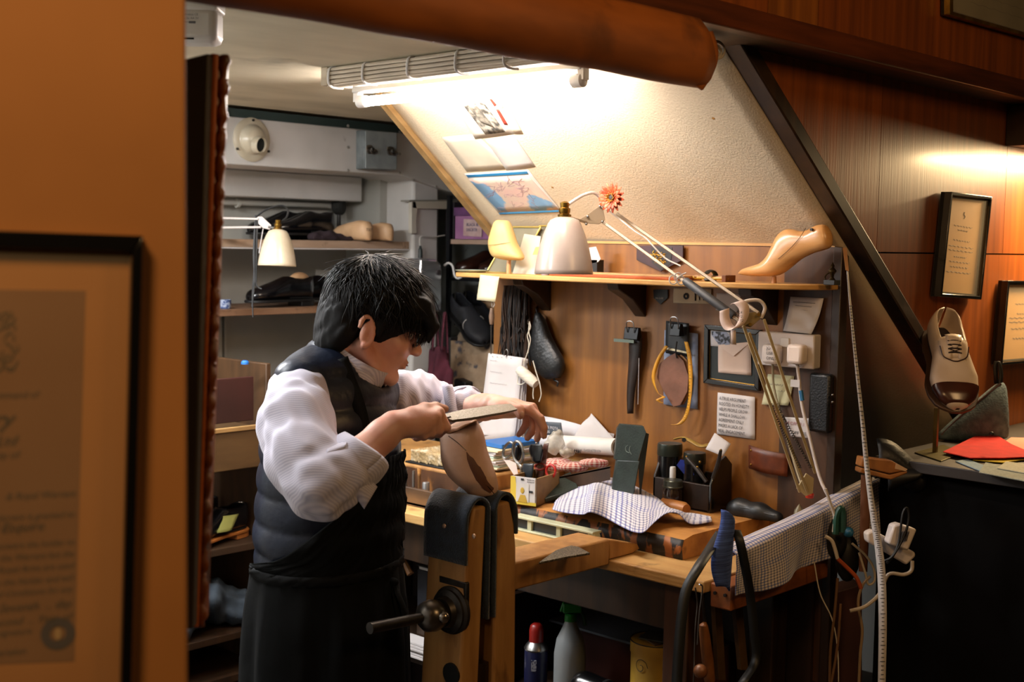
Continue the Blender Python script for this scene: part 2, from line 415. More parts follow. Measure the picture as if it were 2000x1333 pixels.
# display cabinet on the panelled wall, right edge of the picture
cb = thing('wall_cabinet', (4.1, 1.45, 1.9), 'dark wall cabinet with a warm strip light below, at the right picture edge', 'cabinet')
obj('body', MB().bx(3.70, 4.4, 1.36, 1.535, 1.905, 2.02), dark_wood, cb, bevel=.002)
obj('light_strip', MB().bx(3.80, 4.35, 1.41, 1.43, 1.893, 1.904), M('strip_glow', 'ffd9a0', .5, emit=14), cb)

# near wall with the certificate: a vertical slab whose free edge is the left jamb of the opening
E = W(365, 476, d=1.25); E[2] = 0
wv = -nrm(math.cos(rad(69))*A(V[0], V[1], 0)/np.linalg.norm(V[:2])+math.sin(rad(69))*_r0)   # away from the edge
wn = nrm(np.cross(A(0, 0, 1), wv)); wn = wn if np.dot(wn, V) < 0 else -wn                    # faces the photographer
p0, p1 = E, E+wv*1.3
struct('wall_near', MB().prism([p0, p1, p1-wn*.09, p0-wn*.09], (0, 0, 2.8)), tan_wall, bevel=.004)
def onwall(px, py, off=0):
    q = W(px, py, d=1)-CAM; t = np.dot(E+wn*off-CAM, wn)/np.dot(q, wn); return CAM+q*t
# ------------------------------------------------------------------ fluorescent fitting
glow = M('tube_glow', 'fff1e8', .4, emit=165)
wplast = M('white_plastic', 'e3e0dc', .4, c2='d6d3cf', sc=8)
ft = thing('fluorescent_light', (2.24, 2.3, 2.03), 'lit white fluorescent tube on a batten under the low ceiling', 'ceiling light')
a, b = A(2.24, 1.93, 1.972), A(2.24, 2.66, 1.972)
obj('batten', MB().bx(2.222, 2.258, 1.90, 2.70, 1.995, 2.03), wplast, ft, bevel=.004)
obj('tube', MB().cyl(a, b, .013, n=16), glow, ft)
for y, s in ((1.90, 1), (2.69, -1)):
    obj('end_cap', MB().lathe([(.012, 0), (.0165, .003), (.0165, .03), (.013, .035)], (2.24, y, 1.972), (0, s, 0)).bx(2.23, 2.25, y-.006, y+.012, 1.972, 2.0), wplast, ft)
def spow(x, p): return math.copysign(abs(x)**p, x)
def loft(stations, place, dep, n=18, p=.85, sub=3):
    """body through stations (top x, y, bottom x, y, half depth) laid on a plane of the room"""
    st = np.array(stations, float); fine = []
    cs = curve([A(*s) for s in st], len(st)*sub) if len(st) > 2 else list(st)
    m = MB(); rs = []
    for s in cs:
        a, b = place(s[0], s[1]), place(s[2], s[3]); c, h = (a+b)/2, (a-b)/2
        rs.append([c+h*spow(math.cos(t), p)+np.asarray(dep)*max(s[4], .0005)*spow(math.sin(t), p) for t in np.linspace(0, 2*math.pi, n, endpoint=False)])
    return m.rings(rs)
# ------------------------------------------------------------------ partition board, its shelf, the bench
BX = 2.86
def B(px, py, off=0): return W(px, py, X=BX-off)
EXB = A(0, -1, 0); EZ = A(0, 0, 1)              # to the right and up on the board
bd = thing('partition_board', (BX, 2.18, .5), 'tall brown veneered partition board behind the workbench, under the slope', 'partition')
obj('board', MB().bx(BX, BX+.02, 1.60, 2.775, .5, 1.606), board_wood, bd, bevel=.002)
obj('end_post', MB().bx(BX-.006, BX+.03, 1.578, 1.602, .5, 1.604), dark_wood, bd, bevel=.002)
obj('top_lip', MB().bx(BX-.004, BX+.022, 1.60, 2.775, 1.604, 1.611), pale_wood, bd)
for y0, y1 in ((1.60, 1.74),):
    obj('side_strip', MB().bx(BX-.003, BX, y0, y1, .5, 1.604), M('side_strip', '4b2f18', .45, c2='35200f', sc=(30, 30, 3)), bd)
# rounded display shelf on brackets
ys, yl = 1.585, 2.73
outl = [(BX-.001, yl+.03), (2.72, yl+.045), (2.668, yl+.02), (2.652, yl-.06)]+[(2.652+.004*math.sin(i), yl-.1-i*.1) for i in range(1, 8)]+[(2.662, 1.80), (2.70, 1.69), (2.76, 1.62), (2.82, 1.592), (BX-.001, ys)]
shf = thing('display_shelf', (2.75, 2.16, 1.497), 'long pale plywood shelf with rounded end on the partition board', 'shelf')
obj('shelf_board', MB().prism([A(x, y, 1.498) for x, y in outl], (0, 0, .014)), pale_wood, shf, bevel=.003)
for px in (1067, 1252, 1508):
    y = B(px, 580)[1]
    obj('bracket', MB().prism([A(BX, y-.02, 1.497), A(2.73, y-.02, 1.497), A(2.735, y-.02, 1.478), A(2.80, y-.02, 1.45), A(BX, y-.02, 1.40)], (0, .04, 0)), dark_wood, shf, bevel=.003)

worn = M('worn_bench', 'cda468', .62, c2='a87c42', sc=(14, 3, 14), c3='34200f', sc3=9, lo3=.6, hi3=.72, bump=.35, bsc=(80, 10, 80))
slabf = M('slab_wood', 'b9813f', .6, c2='96612c', sc=(20, 4, 20), c3='6d4420', sc3=22, lo3=.6, hi3=.75, bump=.4, bsc=40)
slabv = M('slab_varnish', '9a5a24', .6, c2='6e3c16', sc=(20, 4, 20), c3='17100b', sc3=(16, 26, 9), lo3=.49, hi3=.52, bump=.4, bsc=40, dist=.6)
wb = thing('workbench', (2.6, 2.4, 0), 'worn wooden workbench with a thick block top, along the partition board', 'workbench')
obj('front_plank', MB().bx(2.355, 2.86, 1.615, 3.24, .822, .85), worn, wb, bevel=.004)
# thick block with worn rounded front, patches of old black varnish
sb = MB()
def slab_pt(y, k):
    w = .012*nz((0, y*6, 0)); prof = [(2.86, .85), (2.48+w, .851), (2.476+w, .88), (2.483+w, .900+.002*nz((1, y*20, 0))), (2.52, .906), (2.86, .906)]
    return A(prof[k][0], y, prof[k][1])
sb.rings([[slab_pt(y, k) for k in range(6)] for y in np.linspace(1.764, 2.46, 30)])
obj('block_top', sb, slabf, wb, ang=50)
fb = MB().rings([[slab_pt(y, k)-A(.0012, 0, 0) for k in (1, 2, 3)] for y in np.linspace(1.764, 2.46, 60)], closed=False, caps=False)
obj('varnished_front', fb, slabv, wb, solid=.001)
obj('raised_block', MB().bx(2.50, 2.86, 2.47, 3.22, .85, .951), M('raised_block', 'b98a4c', .65, c2='8f6230', sc=(12, 3, 14), c3='6d4824', sc3=14, lo3=.55, hi3=.7, bump=.4, bsc=40), wb, bevel=.006)
obj('stained_front', MB().bx(2.4985, 2.50, 2.47, 3.22, .851, .942), M('stained_front', '57351a', .6, c2='2a180c', sc=(12, 14, 6), c3='8a5a2a', sc3=(10, 12, 6), lo3=.58, hi3=.66), wb)
obj('tool_rail', MB().bx(2.425, 2.437, 2.50, 3.18, .85, .902).bx(2.425, 2.50, 2.50, 3.2, .852, .862), M('rail_wood', '6e4d2a', .65, c2='2e1d10', sc=(20, 5, 20)), wb, bevel=.002)
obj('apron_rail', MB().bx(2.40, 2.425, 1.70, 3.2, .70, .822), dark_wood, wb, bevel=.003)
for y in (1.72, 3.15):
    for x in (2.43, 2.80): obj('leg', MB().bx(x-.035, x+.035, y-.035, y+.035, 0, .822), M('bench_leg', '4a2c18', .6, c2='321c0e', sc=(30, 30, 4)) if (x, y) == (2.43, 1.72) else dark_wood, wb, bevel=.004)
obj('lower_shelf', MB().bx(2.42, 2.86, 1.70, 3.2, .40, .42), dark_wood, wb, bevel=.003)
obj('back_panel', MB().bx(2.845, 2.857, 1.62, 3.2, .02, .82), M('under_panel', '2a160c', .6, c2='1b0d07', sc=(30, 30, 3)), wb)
# ---- things pinned to or hung on the board
def sheet(name, px4, mat, label, off=.004, curl=0, cat='note', group=None, nu=6, nv=8, parent=None, plane=None, thick=.0006):
    P = [(B(x, y, off) if plane is None else plane(x, y, off)) for x, y in px4]
    nn = A(-1, 0, 0)
    m = MB().quad(*P, nu, nv, lambda u, v: nn*(curl*(1-v)**2.2*(.6+.4*u)+.0012*math.sin(5*u+3*v)))
    return obj(name, m, mat, parent, label, cat, group, solid=thick, ang=60)
def lettering(lines, parent, o, ex, ey, size, mat, name='lettering', **k):
    m = MB()
    lh = k.pop('lh', 1.25)
    for i, t in enumerate(lines): text_mesh(m, t, np.asarray(o, float)-nrm(ey)*size*lh*i, ex, ey, size, **k)
    return obj(name, m, mat, parent, smooth=False)
def scribble(m, o, ex, ey, w, r=.0006, amp=.004, n=40, seed=0):
    rr = random.Random(seed); pts = []
    for i in range(n):
        t = i/(n-1); pts.append(np.asarray(o)+np.asarray(ex)*w*t+np.asarray(ey)*amp*math.sin(t*n*1.3+rr.random()*1.2)*(.4+.6*rr.random()))
    m.tube(pts, r, 4); return m
nt = sheet('printed_note', [(1400, 848), (1474, 859), (1475, 776), (1402, 767)], paper, 'white note printed with seven lines of capitals, under the black frame', cat='note')
o = B(1405, 781, .0065); ex = nrm(B(1475, 786, 0)-B(1402, 777, 0)); ex[0] = 0; ey = nrm(np.cross(A(-1, 0, 0), ex)); ey = ey if ey[2] > 0 else -ey
lettering(['A TRUE ARGUMENT', 'ROOTED IN HONESTY', 'HELPS PEOPLE GROW', 'WHILE A SHALLOW', 'AGREEMENT ONLY', 'MASKS A LACK OF', 'REAL ENGAGEMENT.'], nt, o, ex, ey, .0128, ink, lh=1.13, sx=.72)
# black frame with a gold inner line, a photograph and an envelope
fr = thing('framed_picture', B(1430, 765, .01), 'black picture frame with gold inner line, holding a photo and an envelope', 'frame')
def frame_on(parent, px4, off, w, d, matf, plane=B):
    P = [np.asarray(plane(x, y, off)) for x, y in px4]; c = sum(P)/4
    nn = nrm(np.cross(P[1]-P[0], P[3]-P[0])); nn = nn if np.dot(nn, CAM-c) > 0 else -nn
    I = [p+nrm(c-p)*w*1.35 for p in P]; m = MB()
    for i in range(4):
        j = (i+1) % 4; m.prism([P[i], P[j], I[j], I[i]], nn*d)
    return obj('frame', m, matf, parent, bevel=.0015), P, I, nn
fq = [(1378, 748), (1486, 764), (1490, 645), (1380, 634)]
_, P, I, nn = frame_on(fr, fq, .004, .014, .012, black_gloss)
obj('mount', MB().prism([p for p in P], nn*.003), M('frame_green', '161d1a', .4), fr)
gl = MB()
G4 = [p+nrm(sum(P)/4-p)*.020+nn*.0036 for p in P]
for i in range(4): gl.tube([G4[i], G4[(i+1) % 4]], .0010, 6)
obj('gold_line', gl, gold, fr)
ph = sheet('photograph', [(1388, 676), (1427, 679), (1427, 648), (1388, 646)], paper, None, off=.0085, parent=fr, cat=None)
obj('print', MB().quad(B(1390, 675, .0095), B(1425.5, 677.5, .0095), B(1425.5, 649.5, .0095), B(1390, 647.5, .0095)), M('photo_print', '8d93a6', .5, c2='14151c', sc=70, lo=.45, hi=.55), ph)
en = sheet('envelope', [(1403, 728), (1467, 734), (1467, 668), (1403, 674)], M('envelope', 'd8bfae', .8), None, off=.010, parent=fr, cat=None)
obj('flap', MB().prism([B(1404, 676, .0115), B(1433, 696, .0125), B(1466, 669, .0115)], (-.001, 0, 0)), M('envelope_flap', 'e0cabb', .8), en)
# receipt, postcards and paper notes
rc = sheet('receipt', [(1537, 646), (1596, 652), (1609, 583), (1544, 580)], paper, 'curling white receipt pinned under the shelf end, above the socket', curl=.03, off=.012)
m = MB()
for i in range(6): m.tube([B(1549+(i % 2)*4, 590+i*7, .0135), B(1592-(i*7) % 20, 593+i*7, .0135)], .0007, 4)
obj('print', m, grey_ink, rc)
pc = sheet('postcard', [(1315, 592), (1388, 594), (1390, 565), (1316, 563)], M('card_beige', 'cdbfa2', .8), 'beige strip card with flower and tool drawings, under the display shelf')
m = MB()
for i in range(9):
    a = i*2*math.pi/9; c = B(1340, 579, .0055); m.ball(c+A(0, .006*math.cos(a), .006*math.sin(a)), (.001, .004, .003), 4)
m.tube([B(1358, 574, .006), B(1358, 588, .006)], .0016, 6); m.ball(B(1358, 574, .006), (.001, .003, .003), 5)
m.tube(curve([B(1366, 586, .006), B(1366, 576, .006), B(1371, 574, .006), B(1375, 578, .006), B(1374, 587, .006)]), .0013, 6)
obj('drawing', m, ink, pc)
sheet('paper_note', [(1398, 606), (1440, 610), (1448, 575), (1400, 573)], paper, 'small blank white note behind the lamp elbow', off=.003)
gn = sheet('paper_note', [(1490, 790), (1543, 792), (1552, 735), (1500, 731)], M('note_green', 'b9b58f', .8), 'pale green-yellow note behind the lamp arms, below the socket', off=.004, curl=.01)
m = MB(); scribble(m, B(1497, 750, .0055), EXB, EZ, .05, .0005, .003, 30, 2); scribble(m, B(1497, 762, .0055), EXB, EZ, .055, .0005, .003, 30, 3); obj('handwriting', m, grey_ink, gn, kind='stuff')
on = sheet('paper_note', [(1545, 853), (1582, 857), (1583, 818), (1533, 815)], paper, 'white handwritten note beside the black holder, reading OFF')
lettering(['M OFF  3.15'], on, B(1535, 829, .0055), EXB, EZ, .012, M('red_ink', '8a3a44', .8))
lettering(['OFF TSE'], on, B(1546, 848, .0055), EXB, EZ, .012, ink)
# double wall socket with two plugs, their leads
so = thing('wall_socket', B(1550, 720, .03), 'white double wall socket box with two plugs on the partition board', 'socket')
y0, y1 = B(1604, 690)[1], B(1494, 690)[1]; zt, zb = B(1550, 650)[2], B(1550, 716)[2]
obj('back_box', MB().bx(BX-.036, BX-.001, y0, y1, zb, zt), M('socket_white', 'd9cfca', .35), so, bevel=.004)
obj('switch', MB().bx(BX-.041, BX-.036, (y0+y1)/2-.012, (y0+y1)/2+.012, zt-.035, zt-.012), wplast, so, bevel=.001)
for k, px in enumerate((1508, 1557)):
    c = B(px, 692, .055); pl = obj('plug', MB().box(c, (.034, .046, .05)), M('plug_white', 'e2d2c6', .4) if k else M('plug_white_b', 'd9cdc4', .4), so, bevel=.009)
    if k == 0: lettering(['JO', 'USE', 'ONLY'], pl, B(1497, 683, .0735), EXB, EZ, .0115, ink, lh=1.1)
obj('lead', MB().tube(curve([B(1557, 712, .05), B(1561, 745, .04), B(1566, 790, .04), B(1580, 850, .04), B(1600, 930, .05), B(1615, 965, .06)]), .0042, 8), M('lead_white', 'cfc3ba', .5), so)
obj('lead_tag', MB().bx(BX-.045, BX-.043, B(1580, 748)[1], B(1562, 748)[1], B(1570, 754)[2], B(1570, 740)[2]), paper, so)
obj('tape_wrap', MB().tube([B(1564, 763, .04), B(1567, 783, .04)], .0055, 8), M('tape_blue', '2a6a96', .5), so)
obj('lead', MB().tube(curve([B(1509, 712, .045), B(1512, 760, .02), B(1530, 830, .02), B(1556, 920, .04), B(1572, 965, .06)]), .003, 6), M('lead_cream', 'a59879', .5), so)
# black leather holder low on the right of the board, brown leather rack on the left of it
hh = thing('black_holder', B(1606, 840, .01), 'tall black leather holder at the right end of the board', 'holder')
yb0, yb1 = B(1631, 790)[1], B(1590, 790)[1]
obj('pocket', MB().bx(BX-.03, BX-.004, yb0, yb1, B(1600, 842)[2], B(1600, 728)[2]), M('holder_leather', '15171a', .35, bump=.3, bsc=200), hh, bevel=.007)
obj('rivets', MB().ball(B(1626, 772, .033), .003, 5).ball(B(1626, 786, .033), .003, 5), steel, hh, kind='stuff')
lr = thing('leather_tool_rack', B(1500, 925, .0), 'red-brown leather strap rack on the board behind the lamp arms', 'rack')
P = [B(1463, 915, .012), B(1538, 932, .012), B(1540, 888, .012), B(1463, 870, .012)]
obj('strap', MB().quad(*P, 10, 4, lambda u, v: A(-.014*math.sin(u*math.pi), 0, 0)), M('rack_leather', '6d3417', .45, c2='4c220e', sc=30), lr, solid=.004)
obj('studs', MB().ball(B(1467, 880, .018), .003, 5).ball(B(1467, 908, .018), .003, 5), brass, lr, kind='stuff')
# bulldog clip with a strip of dark leather
def bulldog(parent, px, py, w, off):
    c = B(px, py, off); m = MB()
    m.prism([c+A(-.012, w/2, -.012), c+A(.012, w/2, -.012), c+A(.004, w/2, .022), c+A(-.006, w/2, .022)], (0, -w, 0))
    o = obj('bulldog_clip', m, M('clip_black', '121314', .35, .6), parent, bevel=.002)
    h = MB(); h.tube(curve([c+A(-.01, .012, .008), c+A(-.014, .012, .034), c+A(-.014, 0, .04), c+A(-.014, -.012, .034), c+A(-.01, -.012, .008)]), .0016, 6)
    obj('handle', h, steel, o); return o
lc = thing('hanging_leather_strip', B(1235, 805, .01), 'long dark brown leather strip hanging from a black bulldog clip', 'leather')
bulldog(lc, 1236, 655, .05, .025)
P = [B(1226, 808, .02), B(1237, 808, .02), B(1254, 660, .02), B(1228, 660, .02)]
obj('strip', MB().quad(*P, 6, 14, lambda u, v: A(-.008*math.sin(u*math.pi), .003*math.sin(v*6), 0)), M('strip_leather', '24160e', .5, c2='140c08', sc=30), lc, solid=.003)
obj('lip', MB().bx(BX-.04, BX-.036, B(1255, 662)[1], B(1216, 662)[1], B(1236, 668)[2], B(1236, 662)[2]), M('lip_green', '6c7a6c', .5), lc)
obj('cord', MB().tube([B(1248, 700, .03), B(1246, 790, .03)], .0008, 5), paper, lc)
# clip with paper and leather patterns, yellow tape measure beside them
lp = thing('leather_patterns', B(1325, 795, .01), 'clipped papers and brown leather shoe patterns hanging from a black clip', 'patterns')
sheet('paper_sheet', [(1296, 790), (1362, 800), (1364, 652), (1298, 645)], M('pattern_paper', '8e98ac', .7, c2='6b7690', sc=20), None, off=.006, parent=lp, cat=None)
sheet('dark_card', [(1300, 690), (1344, 697), (1346, 632), (1301, 627)], M('pattern_black', '15181a', .5), None, off=.016, parent=lp, cat=None)
sheet('card_edge', [(1297, 682), (1345, 692), (1345, 688), (1297, 678)], cream_paper, None, off=.02, parent=lp, cat=None)
bulldog(lp, 1322, 648, .034, .04)
leaf = [(1320, 690), (1336, 705), (1346, 735), (1344, 765), (1330, 792), (1316, 795), (1300, 770), (1284, 738), (1288, 712), (1304, 698)]
obj('leather_piece', MB().prism([B(x, y, .022) for x, y in leaf], (-.003, 0, 0)), M('piece_leather', '744a35', .6, c2='57341f', sc=18, bump=.2), lp, bevel=.001)
obj('leather_piece', MB().prism([B(x+6, y-2, .013) for x, y in leaf], (-.003, 0, 0)), M('piece_leather_b', 'a0703f', .6, c2='7d542d', sc=18), lp)
obj('cord', MB().tube(curve([B(1322, 668, .04), B(1320, 686, .03), B(1322, 700, .028)]), .002, 6), black, lp)
tm = thing('yellow_tape_measure', B(1335, 832, .02), 'yellow tape measure looped around the hanging leather patterns', 'tape measure')
ymat = M('tape_yellow', 'c98f1d', .5, c2='b67c14', sc=20)
def ribbon(pts, w, wdir, n=40, twist=0):
    c = curve(pts, n); m = MB(); rs = []
    for i, p in enumerate(c):
        t = i/(len(c)-1); d = nrm(np.asarray(wdir)+A(-1, 0, 0)*twist*math.sin(t*9)); rs.append([p-d*w/2, p+d*w/2])
    return m.rings(rs, closed=False, caps=False), c
r1, c1 = ribbon([B(1340, 668, .03), B(1347, 700, .03), B(1349, 740, .032), B(1347, 780, .035), B(1340, 812, .035), B(1328, 828, .04), B(1313, 830, .045)], .012, (0, 1, .05), twist=.3)
tb = obj('tape', r1, ymat, tm, solid=.0007)
r2, c2_ = ribbon([B(1302, 676, .03), B(1285, 705, .032), B(1276, 740, .035), B(1285, 768, .035), B(1297, 775, .04), B(1285, 782, .05), B(1293, 788, .045)], .011, (0, 1, .15), twist=.6)
obj('tape', r2, ymat, tm, solid=.0007)
m = MB()
for i in range(3, len(c1)-6, 1):
    p = c1[i]; m.box(p+A(-.0009, .0025 if i % 4 else 0, 0), (.0004, .004 if i % 4 else .008, .0009))
obj('tick_marks', m, ink, tb, kind='stuff')
# bundle of dark laces
lb = thing('lace_bundle', B(1008, 720, .02), 'thick bundle of dark brown laces hanging under the shelf end', 'laces')
lm = [M('lace_brown', '22160f', .7), M('lace_black', '121010', .7), M('lace_tan', '3a2414', .7)]
for k in range(3):
    m = MB()
    for i in range(52):
        x0 = random.uniform(985, 1034); off = random.uniform(.008, .055); l = random.choice((690, 700, 715, 668, 640))
        m.tube(curve([B(x0, 558, off), B(x0+random.uniform(-6, 3), 600, off), B(x0+random.uniform(-9, 4), 650, off), B(x0+random.uniform(-12, 4), l, off)], 14), random.uniform(.0016, .003), 5)
    obj('lace_strands', m, lm[k], lb, kind='stuff')
obj('long_lace', MB().tube(curve([B(1006, 690, .06), B(1004, 720, .06), B(998, 750, .06), B(994, 757, .06)]), .0016, 6), lm[2], lb)
obj('hook_lace', MB().tube(curve([B(1010, 640, .075), B(1012, 680, .075), B(1006, 700, .075), B(1010, 709, .075), B(1030, 711, .075)]), .0018, 6), lm[1], lb)
obj('long_lace', MB().tube(curve([B(978, 640, .055), B(976, 670, .055), B(972, 697, .055)]), .0016, 6), lm[0], lb)
ll = thing('leather_offcut', B(1030, 640, .01), 'pointed brown leather piece hanging beside the lace bundle', 'leather')
obj('piece', MB().prism([B(x, y, .012) for x, y in ((1016, 560), (1050, 560), (1052, 590), (1040, 640), (1030, 625), (1020, 600))], (-.003, 0, 0)), M('offcut', '6a3f1a', .5, c2='4d2c12', sc=25), ll)
# black leather pouch
pb = thing('black_pouch', B(1070, 738, .03), 'black leather pouch hanging on the board right of the lace bundle', 'pouch')
obj('body', loft([(1046, 612, 1054, 611, .008), (1043, 630, 1064, 627, .016), (1040, 660, 1074, 655, .022), (1038, 690, 1088, 682, .027), (1044, 714, 1099, 704, .028), (1056, 732, 1100, 722, .024), (1066, 742, 1094, 738, .012)], lambda x, y: B(x, y, .03), (1, 0, 0), 22, p=.9), M('pouch_leather', '161819', .42, c2='0d0e0f', sc=20, bump=.4, bsc=120), pb, smooth=True)
obj('drawstring', MB().tube(curve([B(1085, 735, .03), B(1082, 742, .03), B(1090, 747, .03), B(1088, 755, .03)]), .003, 6), black, pb)
obj('hanging_cord', MB().tube(curve([B(1046, 596, .003), B(1047, 604, .02), B(1050, 616, .03)]), .002, 5), black, pb)
# ring calendar, twine, thread spindle, sticky note
cl = thing('wall_calendar', B(980, 860, .07), 'white ring calendar with faint writing hanging below the laces', 'calendar')
for k in range(4):
    sheet('page', [(936-k*.5+k*4, 868), (1008+k*5, 862), (1024+k*2.5, 699+k), (954+k*3, 690+k)] if k else [(934, 868), (1008, 862), (1021, 699), (954, 690)], paper, None, off=.088-.006*k, curl=.01*(3-k)/3, parent=cl, cat=None)
obj('ring', MB().tube(curve([B(984, 695, .09), B(986, 686, .09), B(990, 683, .09), B(992, 690, .09), B(988, 697, .09)]), .0013, 6), steel, cl)
m = MB()
for i in range(5): m.box(B(962+i*9, 697+i*.8, .0912), (.0004, .004, .002))
for j in range(3): scribble(m, B(957, 704+j*22, .0905), EXB, EZ, .03+.02*j, .0004, .0015, 24, 5+j)
obj('handwriting', m, grey_ink, cl)
tw = thing('twine_spool', B(1034, 760, .08), 'cream spool of twine hanging on a cord by the calendar', 'spool')
a, b = B(1013, 721, .09), B(1047, 751, .085)
obj('spool', MB().lathe([(.001, 0), (.009, 0), (.009, .002), (.014, .002), (.016, .012), (.017, .03), (.016, np.linalg.norm(b-a)-.01), (.013, np.linalg.norm(b-a)), (.001, np.linalg.norm(b-a))], a, b-a, 20), M('twine', 'd8d0c0', .85, c2='c3b9a6', sc=(20, 20, 160), bump=.5, bsc=(10, 10, 300)), tw)
m = MB()
for pts in ([(1034, 628), (1033, 650), (1036, 665), (1030, 690), (1022, 712)], [(1034, 628), (1036, 640), (1030, 655), (1033, 672), (1031, 690)], [(1041, 705), (1048, 730), (1054, 748)], [(1054, 748), (1057, 770), (1053, 785)], [(1042, 757), (1041, 772), (1042, 780)], [(1012, 735), (1011, 750), (1022, 750), (1030, 740)]):
    m.tube(curve([B(x, y, .09) for x, y in pts]), .0016, 6)
obj('strand', m, M('twine_strand', 'cfc7b5', .8), tw)
obj('hook', MB().tube(curve([B(1037, 622, .02), B(1032, 624, .09), B(1031, 632, .09), B(1035, 634, .09)]), .0012, 6), steel, tw)
fs = lambda x, y: W(x, y, X=2.648)
sn = thing('yellow_note', fs(953, 588), 'pale yellow paper note hanging from the left front edge of the shelf', 'note')
obj('sheet', MB().quad(fs(931, 586), fs(970, 590), fs(975, 541), fs(938, 537), 4, 6, lambda u, v: A(-.006*(1-v)*u, 0, 0)), cream_paper, sn, solid=.0006)
sp = thing('hanging_awl', W(960, 690, X=2.66), 'awl with a worn wooden handle hanging on a string below the yellow note', 'awl')
q = lambda x, y: W(x, y, X=2.66)
obj('handle', MB().lathe([(.001, 0), (.005, .003), (.007, .012), (.0085, .028), (.006, .042), (.004, .05), (.001, .051)], q(960, 636), q(960.5, 600)-q(960, 636), 14), M('awl_wood', '6d5542', .6, c2='4d3a2b', sc=30), sp)
obj('blade', MB().tube([q(960, 636), q(959.5, 645), q(959, 692)], [.0035, .0022, .0014], 8), iron, sp)
obj('string', MB().tube([q(960.5, 600), q(961, 587)], .001, 5).tube(curve([q(963, 588), q(966, 595), q(963, 600)]), .0012, 5), paper, sp)

# ------------------------------------------------------------------ big jointed lamp
lmet = M('lamp_enamel', 'a3958c', .3, c2='978980', sc=12, coat=.4); lcream = M('lamp_arm', 'b5a37c', .42, .1, c2='8f7d58', sc=(12, 12, 12))
larm = M('lamp_upper_arm', '8c7a62', .42, .1, c2='7d6b54', sc=12)
def shade_prof(s): return [(r*s, h*s) for r, h in ((.0745, 0), (.0758, .001), (.0745, .012), (.071, .035), (.064, .068), (.054, .102), (.043, .128), (.036, .139), (.022, .145), (.012, .147))]
def make_shade(parent, bot, axis, s, mat):
    pr = shade_prof(s); inner = [(max(r-.002, .001), h) for r, h in pr[::-1]]
    sh = obj('shade', MB().lathe(pr+[(.0005, pr[-1][1])]+[(.0005, inner[0][1]-.003)]+inner+[pr[0]], bot, axis, 40, caps=False), mat, parent, ang=60)
    obj('lamp_holder', MB().lathe([(.001, .146*s), (.017*s, .146*s), (.018*s, .152*s), (.013*s, .154*s), (.015*s, .160*s), (.015*s, .168*s), (.011*s, .170*s), (.012*s, .182*s), (.006*s, .186*s), (.001, .187*s)], bot, axis, 20), brass, parent)
    obj('bulb', MB().ball(np.asarray(bot)+nrm(axis)*.055*s, .028*s, 8), M('bulb_glass', 'dfdcd4', .15, spec=.5), parent); return sh
def bar(m, a, b, w=.0065): 
    a, b = np.asarray(a), np.asarray(b); t = nrm(b-a); s = nrm(np.cross(t, V)); n_ = np.cross(s, t)
    m.box((a+b)/2, (w, w, np.linalg.norm(b-a)), [s, n_, t]); return m
L = lambda x, y, d: W(x, y, d=d)
la = thing('jointed_lamp', W(1590, 985, d=3.10), 'large cream jointed desk lamp with grey sleeve, reaching from bench end over the shelf', 'lamp')
base = W(1590, 985, d=3.10); base[2] = .851; base[1] += .04
obj('base', MB().lathe([(.001, 0), (.034, 0), (.034, .03), (.018, .05), (.012, .11), (.001, .125)], base, n=24), M('lamp_base', '6e6550', .45, .5), la)
m = MB(); bar(m, L(1452, 636, 3.0), L(1562, 962, 3.09)); bar(m, L(1463, 650, 3.01), L(1577, 962, 3.10)); bar(m, L(1492, 624, 3.0), L(1592, 925, 3.10)); obj('lower_arm', m, lcream, la, bevel=.001)
m = MB()
for a, b in ((L(1505, 790, 3.05), L(1563, 915, 3.08)), (L(1516, 790, 3.06), L(1584, 915, 3.09))):
    t = b-a; s = nrm(np.cross(t, V)); pts = [a+t*i/110+.0035*(s*math.cos(i*1.6)+np.cross(nrm(t), s)*math.sin(i*1.6)) for i in range(111)]; m.tube(pts, .0011, 4)
obj('springs', m, M('spring_dark', '4d4a42', .35, .8), la)
obj('base_joint', MB().prism([L(1556, 955, 3.10), L(1574, 970, 3.10), L(1588, 964, 3.10), L(1590, 935, 3.10), L(1575, 925, 3.10)], V*.008), lcream, la, bevel=.001)
obj('elbow_plate', MB().prism([L(1452, 612, 3.0), L(1484, 609, 3.0), L(1487, 622, 3.0), L(1466, 640, 3.0), L(1448, 636, 3.0)], V*.01), M('elbow_metal', '8c7850', .4, .4), la, bevel=.001)
m = MB()
for x, y in ((1482, 615), (1465, 634), (1455, 616)): m.cyl(L(x, y, 2.99), L(x, y, 3.0), .004, n=10)
obj('bolts', m, brass, la, kind='stuff')
ua, ub, uc, ud = L(1175, 432, 3.32), L(1452, 634, 3.0), L(1205, 418, 3.32), L(1482, 612, 3.0)
m = MB(); bar(m, ua, ub, .0075); bar(m, uc, ud, .0075); obj('upper_arm', m, larm, la, bevel=.001)
f = lambda t: ua*(1-t)+ub*t
obj('foam_sleeve', MB().tube([f(.61)+U*.003, f(.62)+U*.003, f(.93)+U*.003, f(.94)+U*.003], [.008, .0105, .0105, .008], 12), M('sleeve_grey', '2c2d30', .55), la)
obj('head_plate', MB().prism([L(1133, 428, 3.31), L(1172, 402, 3.31), L(1178, 408, 3.31), L(1182, 430, 3.31), L(1170, 438, 3.31), L(1145, 436, 3.31)], V*.006), larm, la, bevel=.001)
m = MB()
for x, y in ((1148, 423), (1172, 403), (1177, 433), (1145, 438)): m.ball(L(x, y, 3.305), .0035, 5)
obj('bolts', m, steel, la, kind='stuff')
sbot = L(1101, 536, 3.28); sax = nrm(U+R*.012-V*.05)
make_shade(la, sbot, sax, 1.0, lmet)
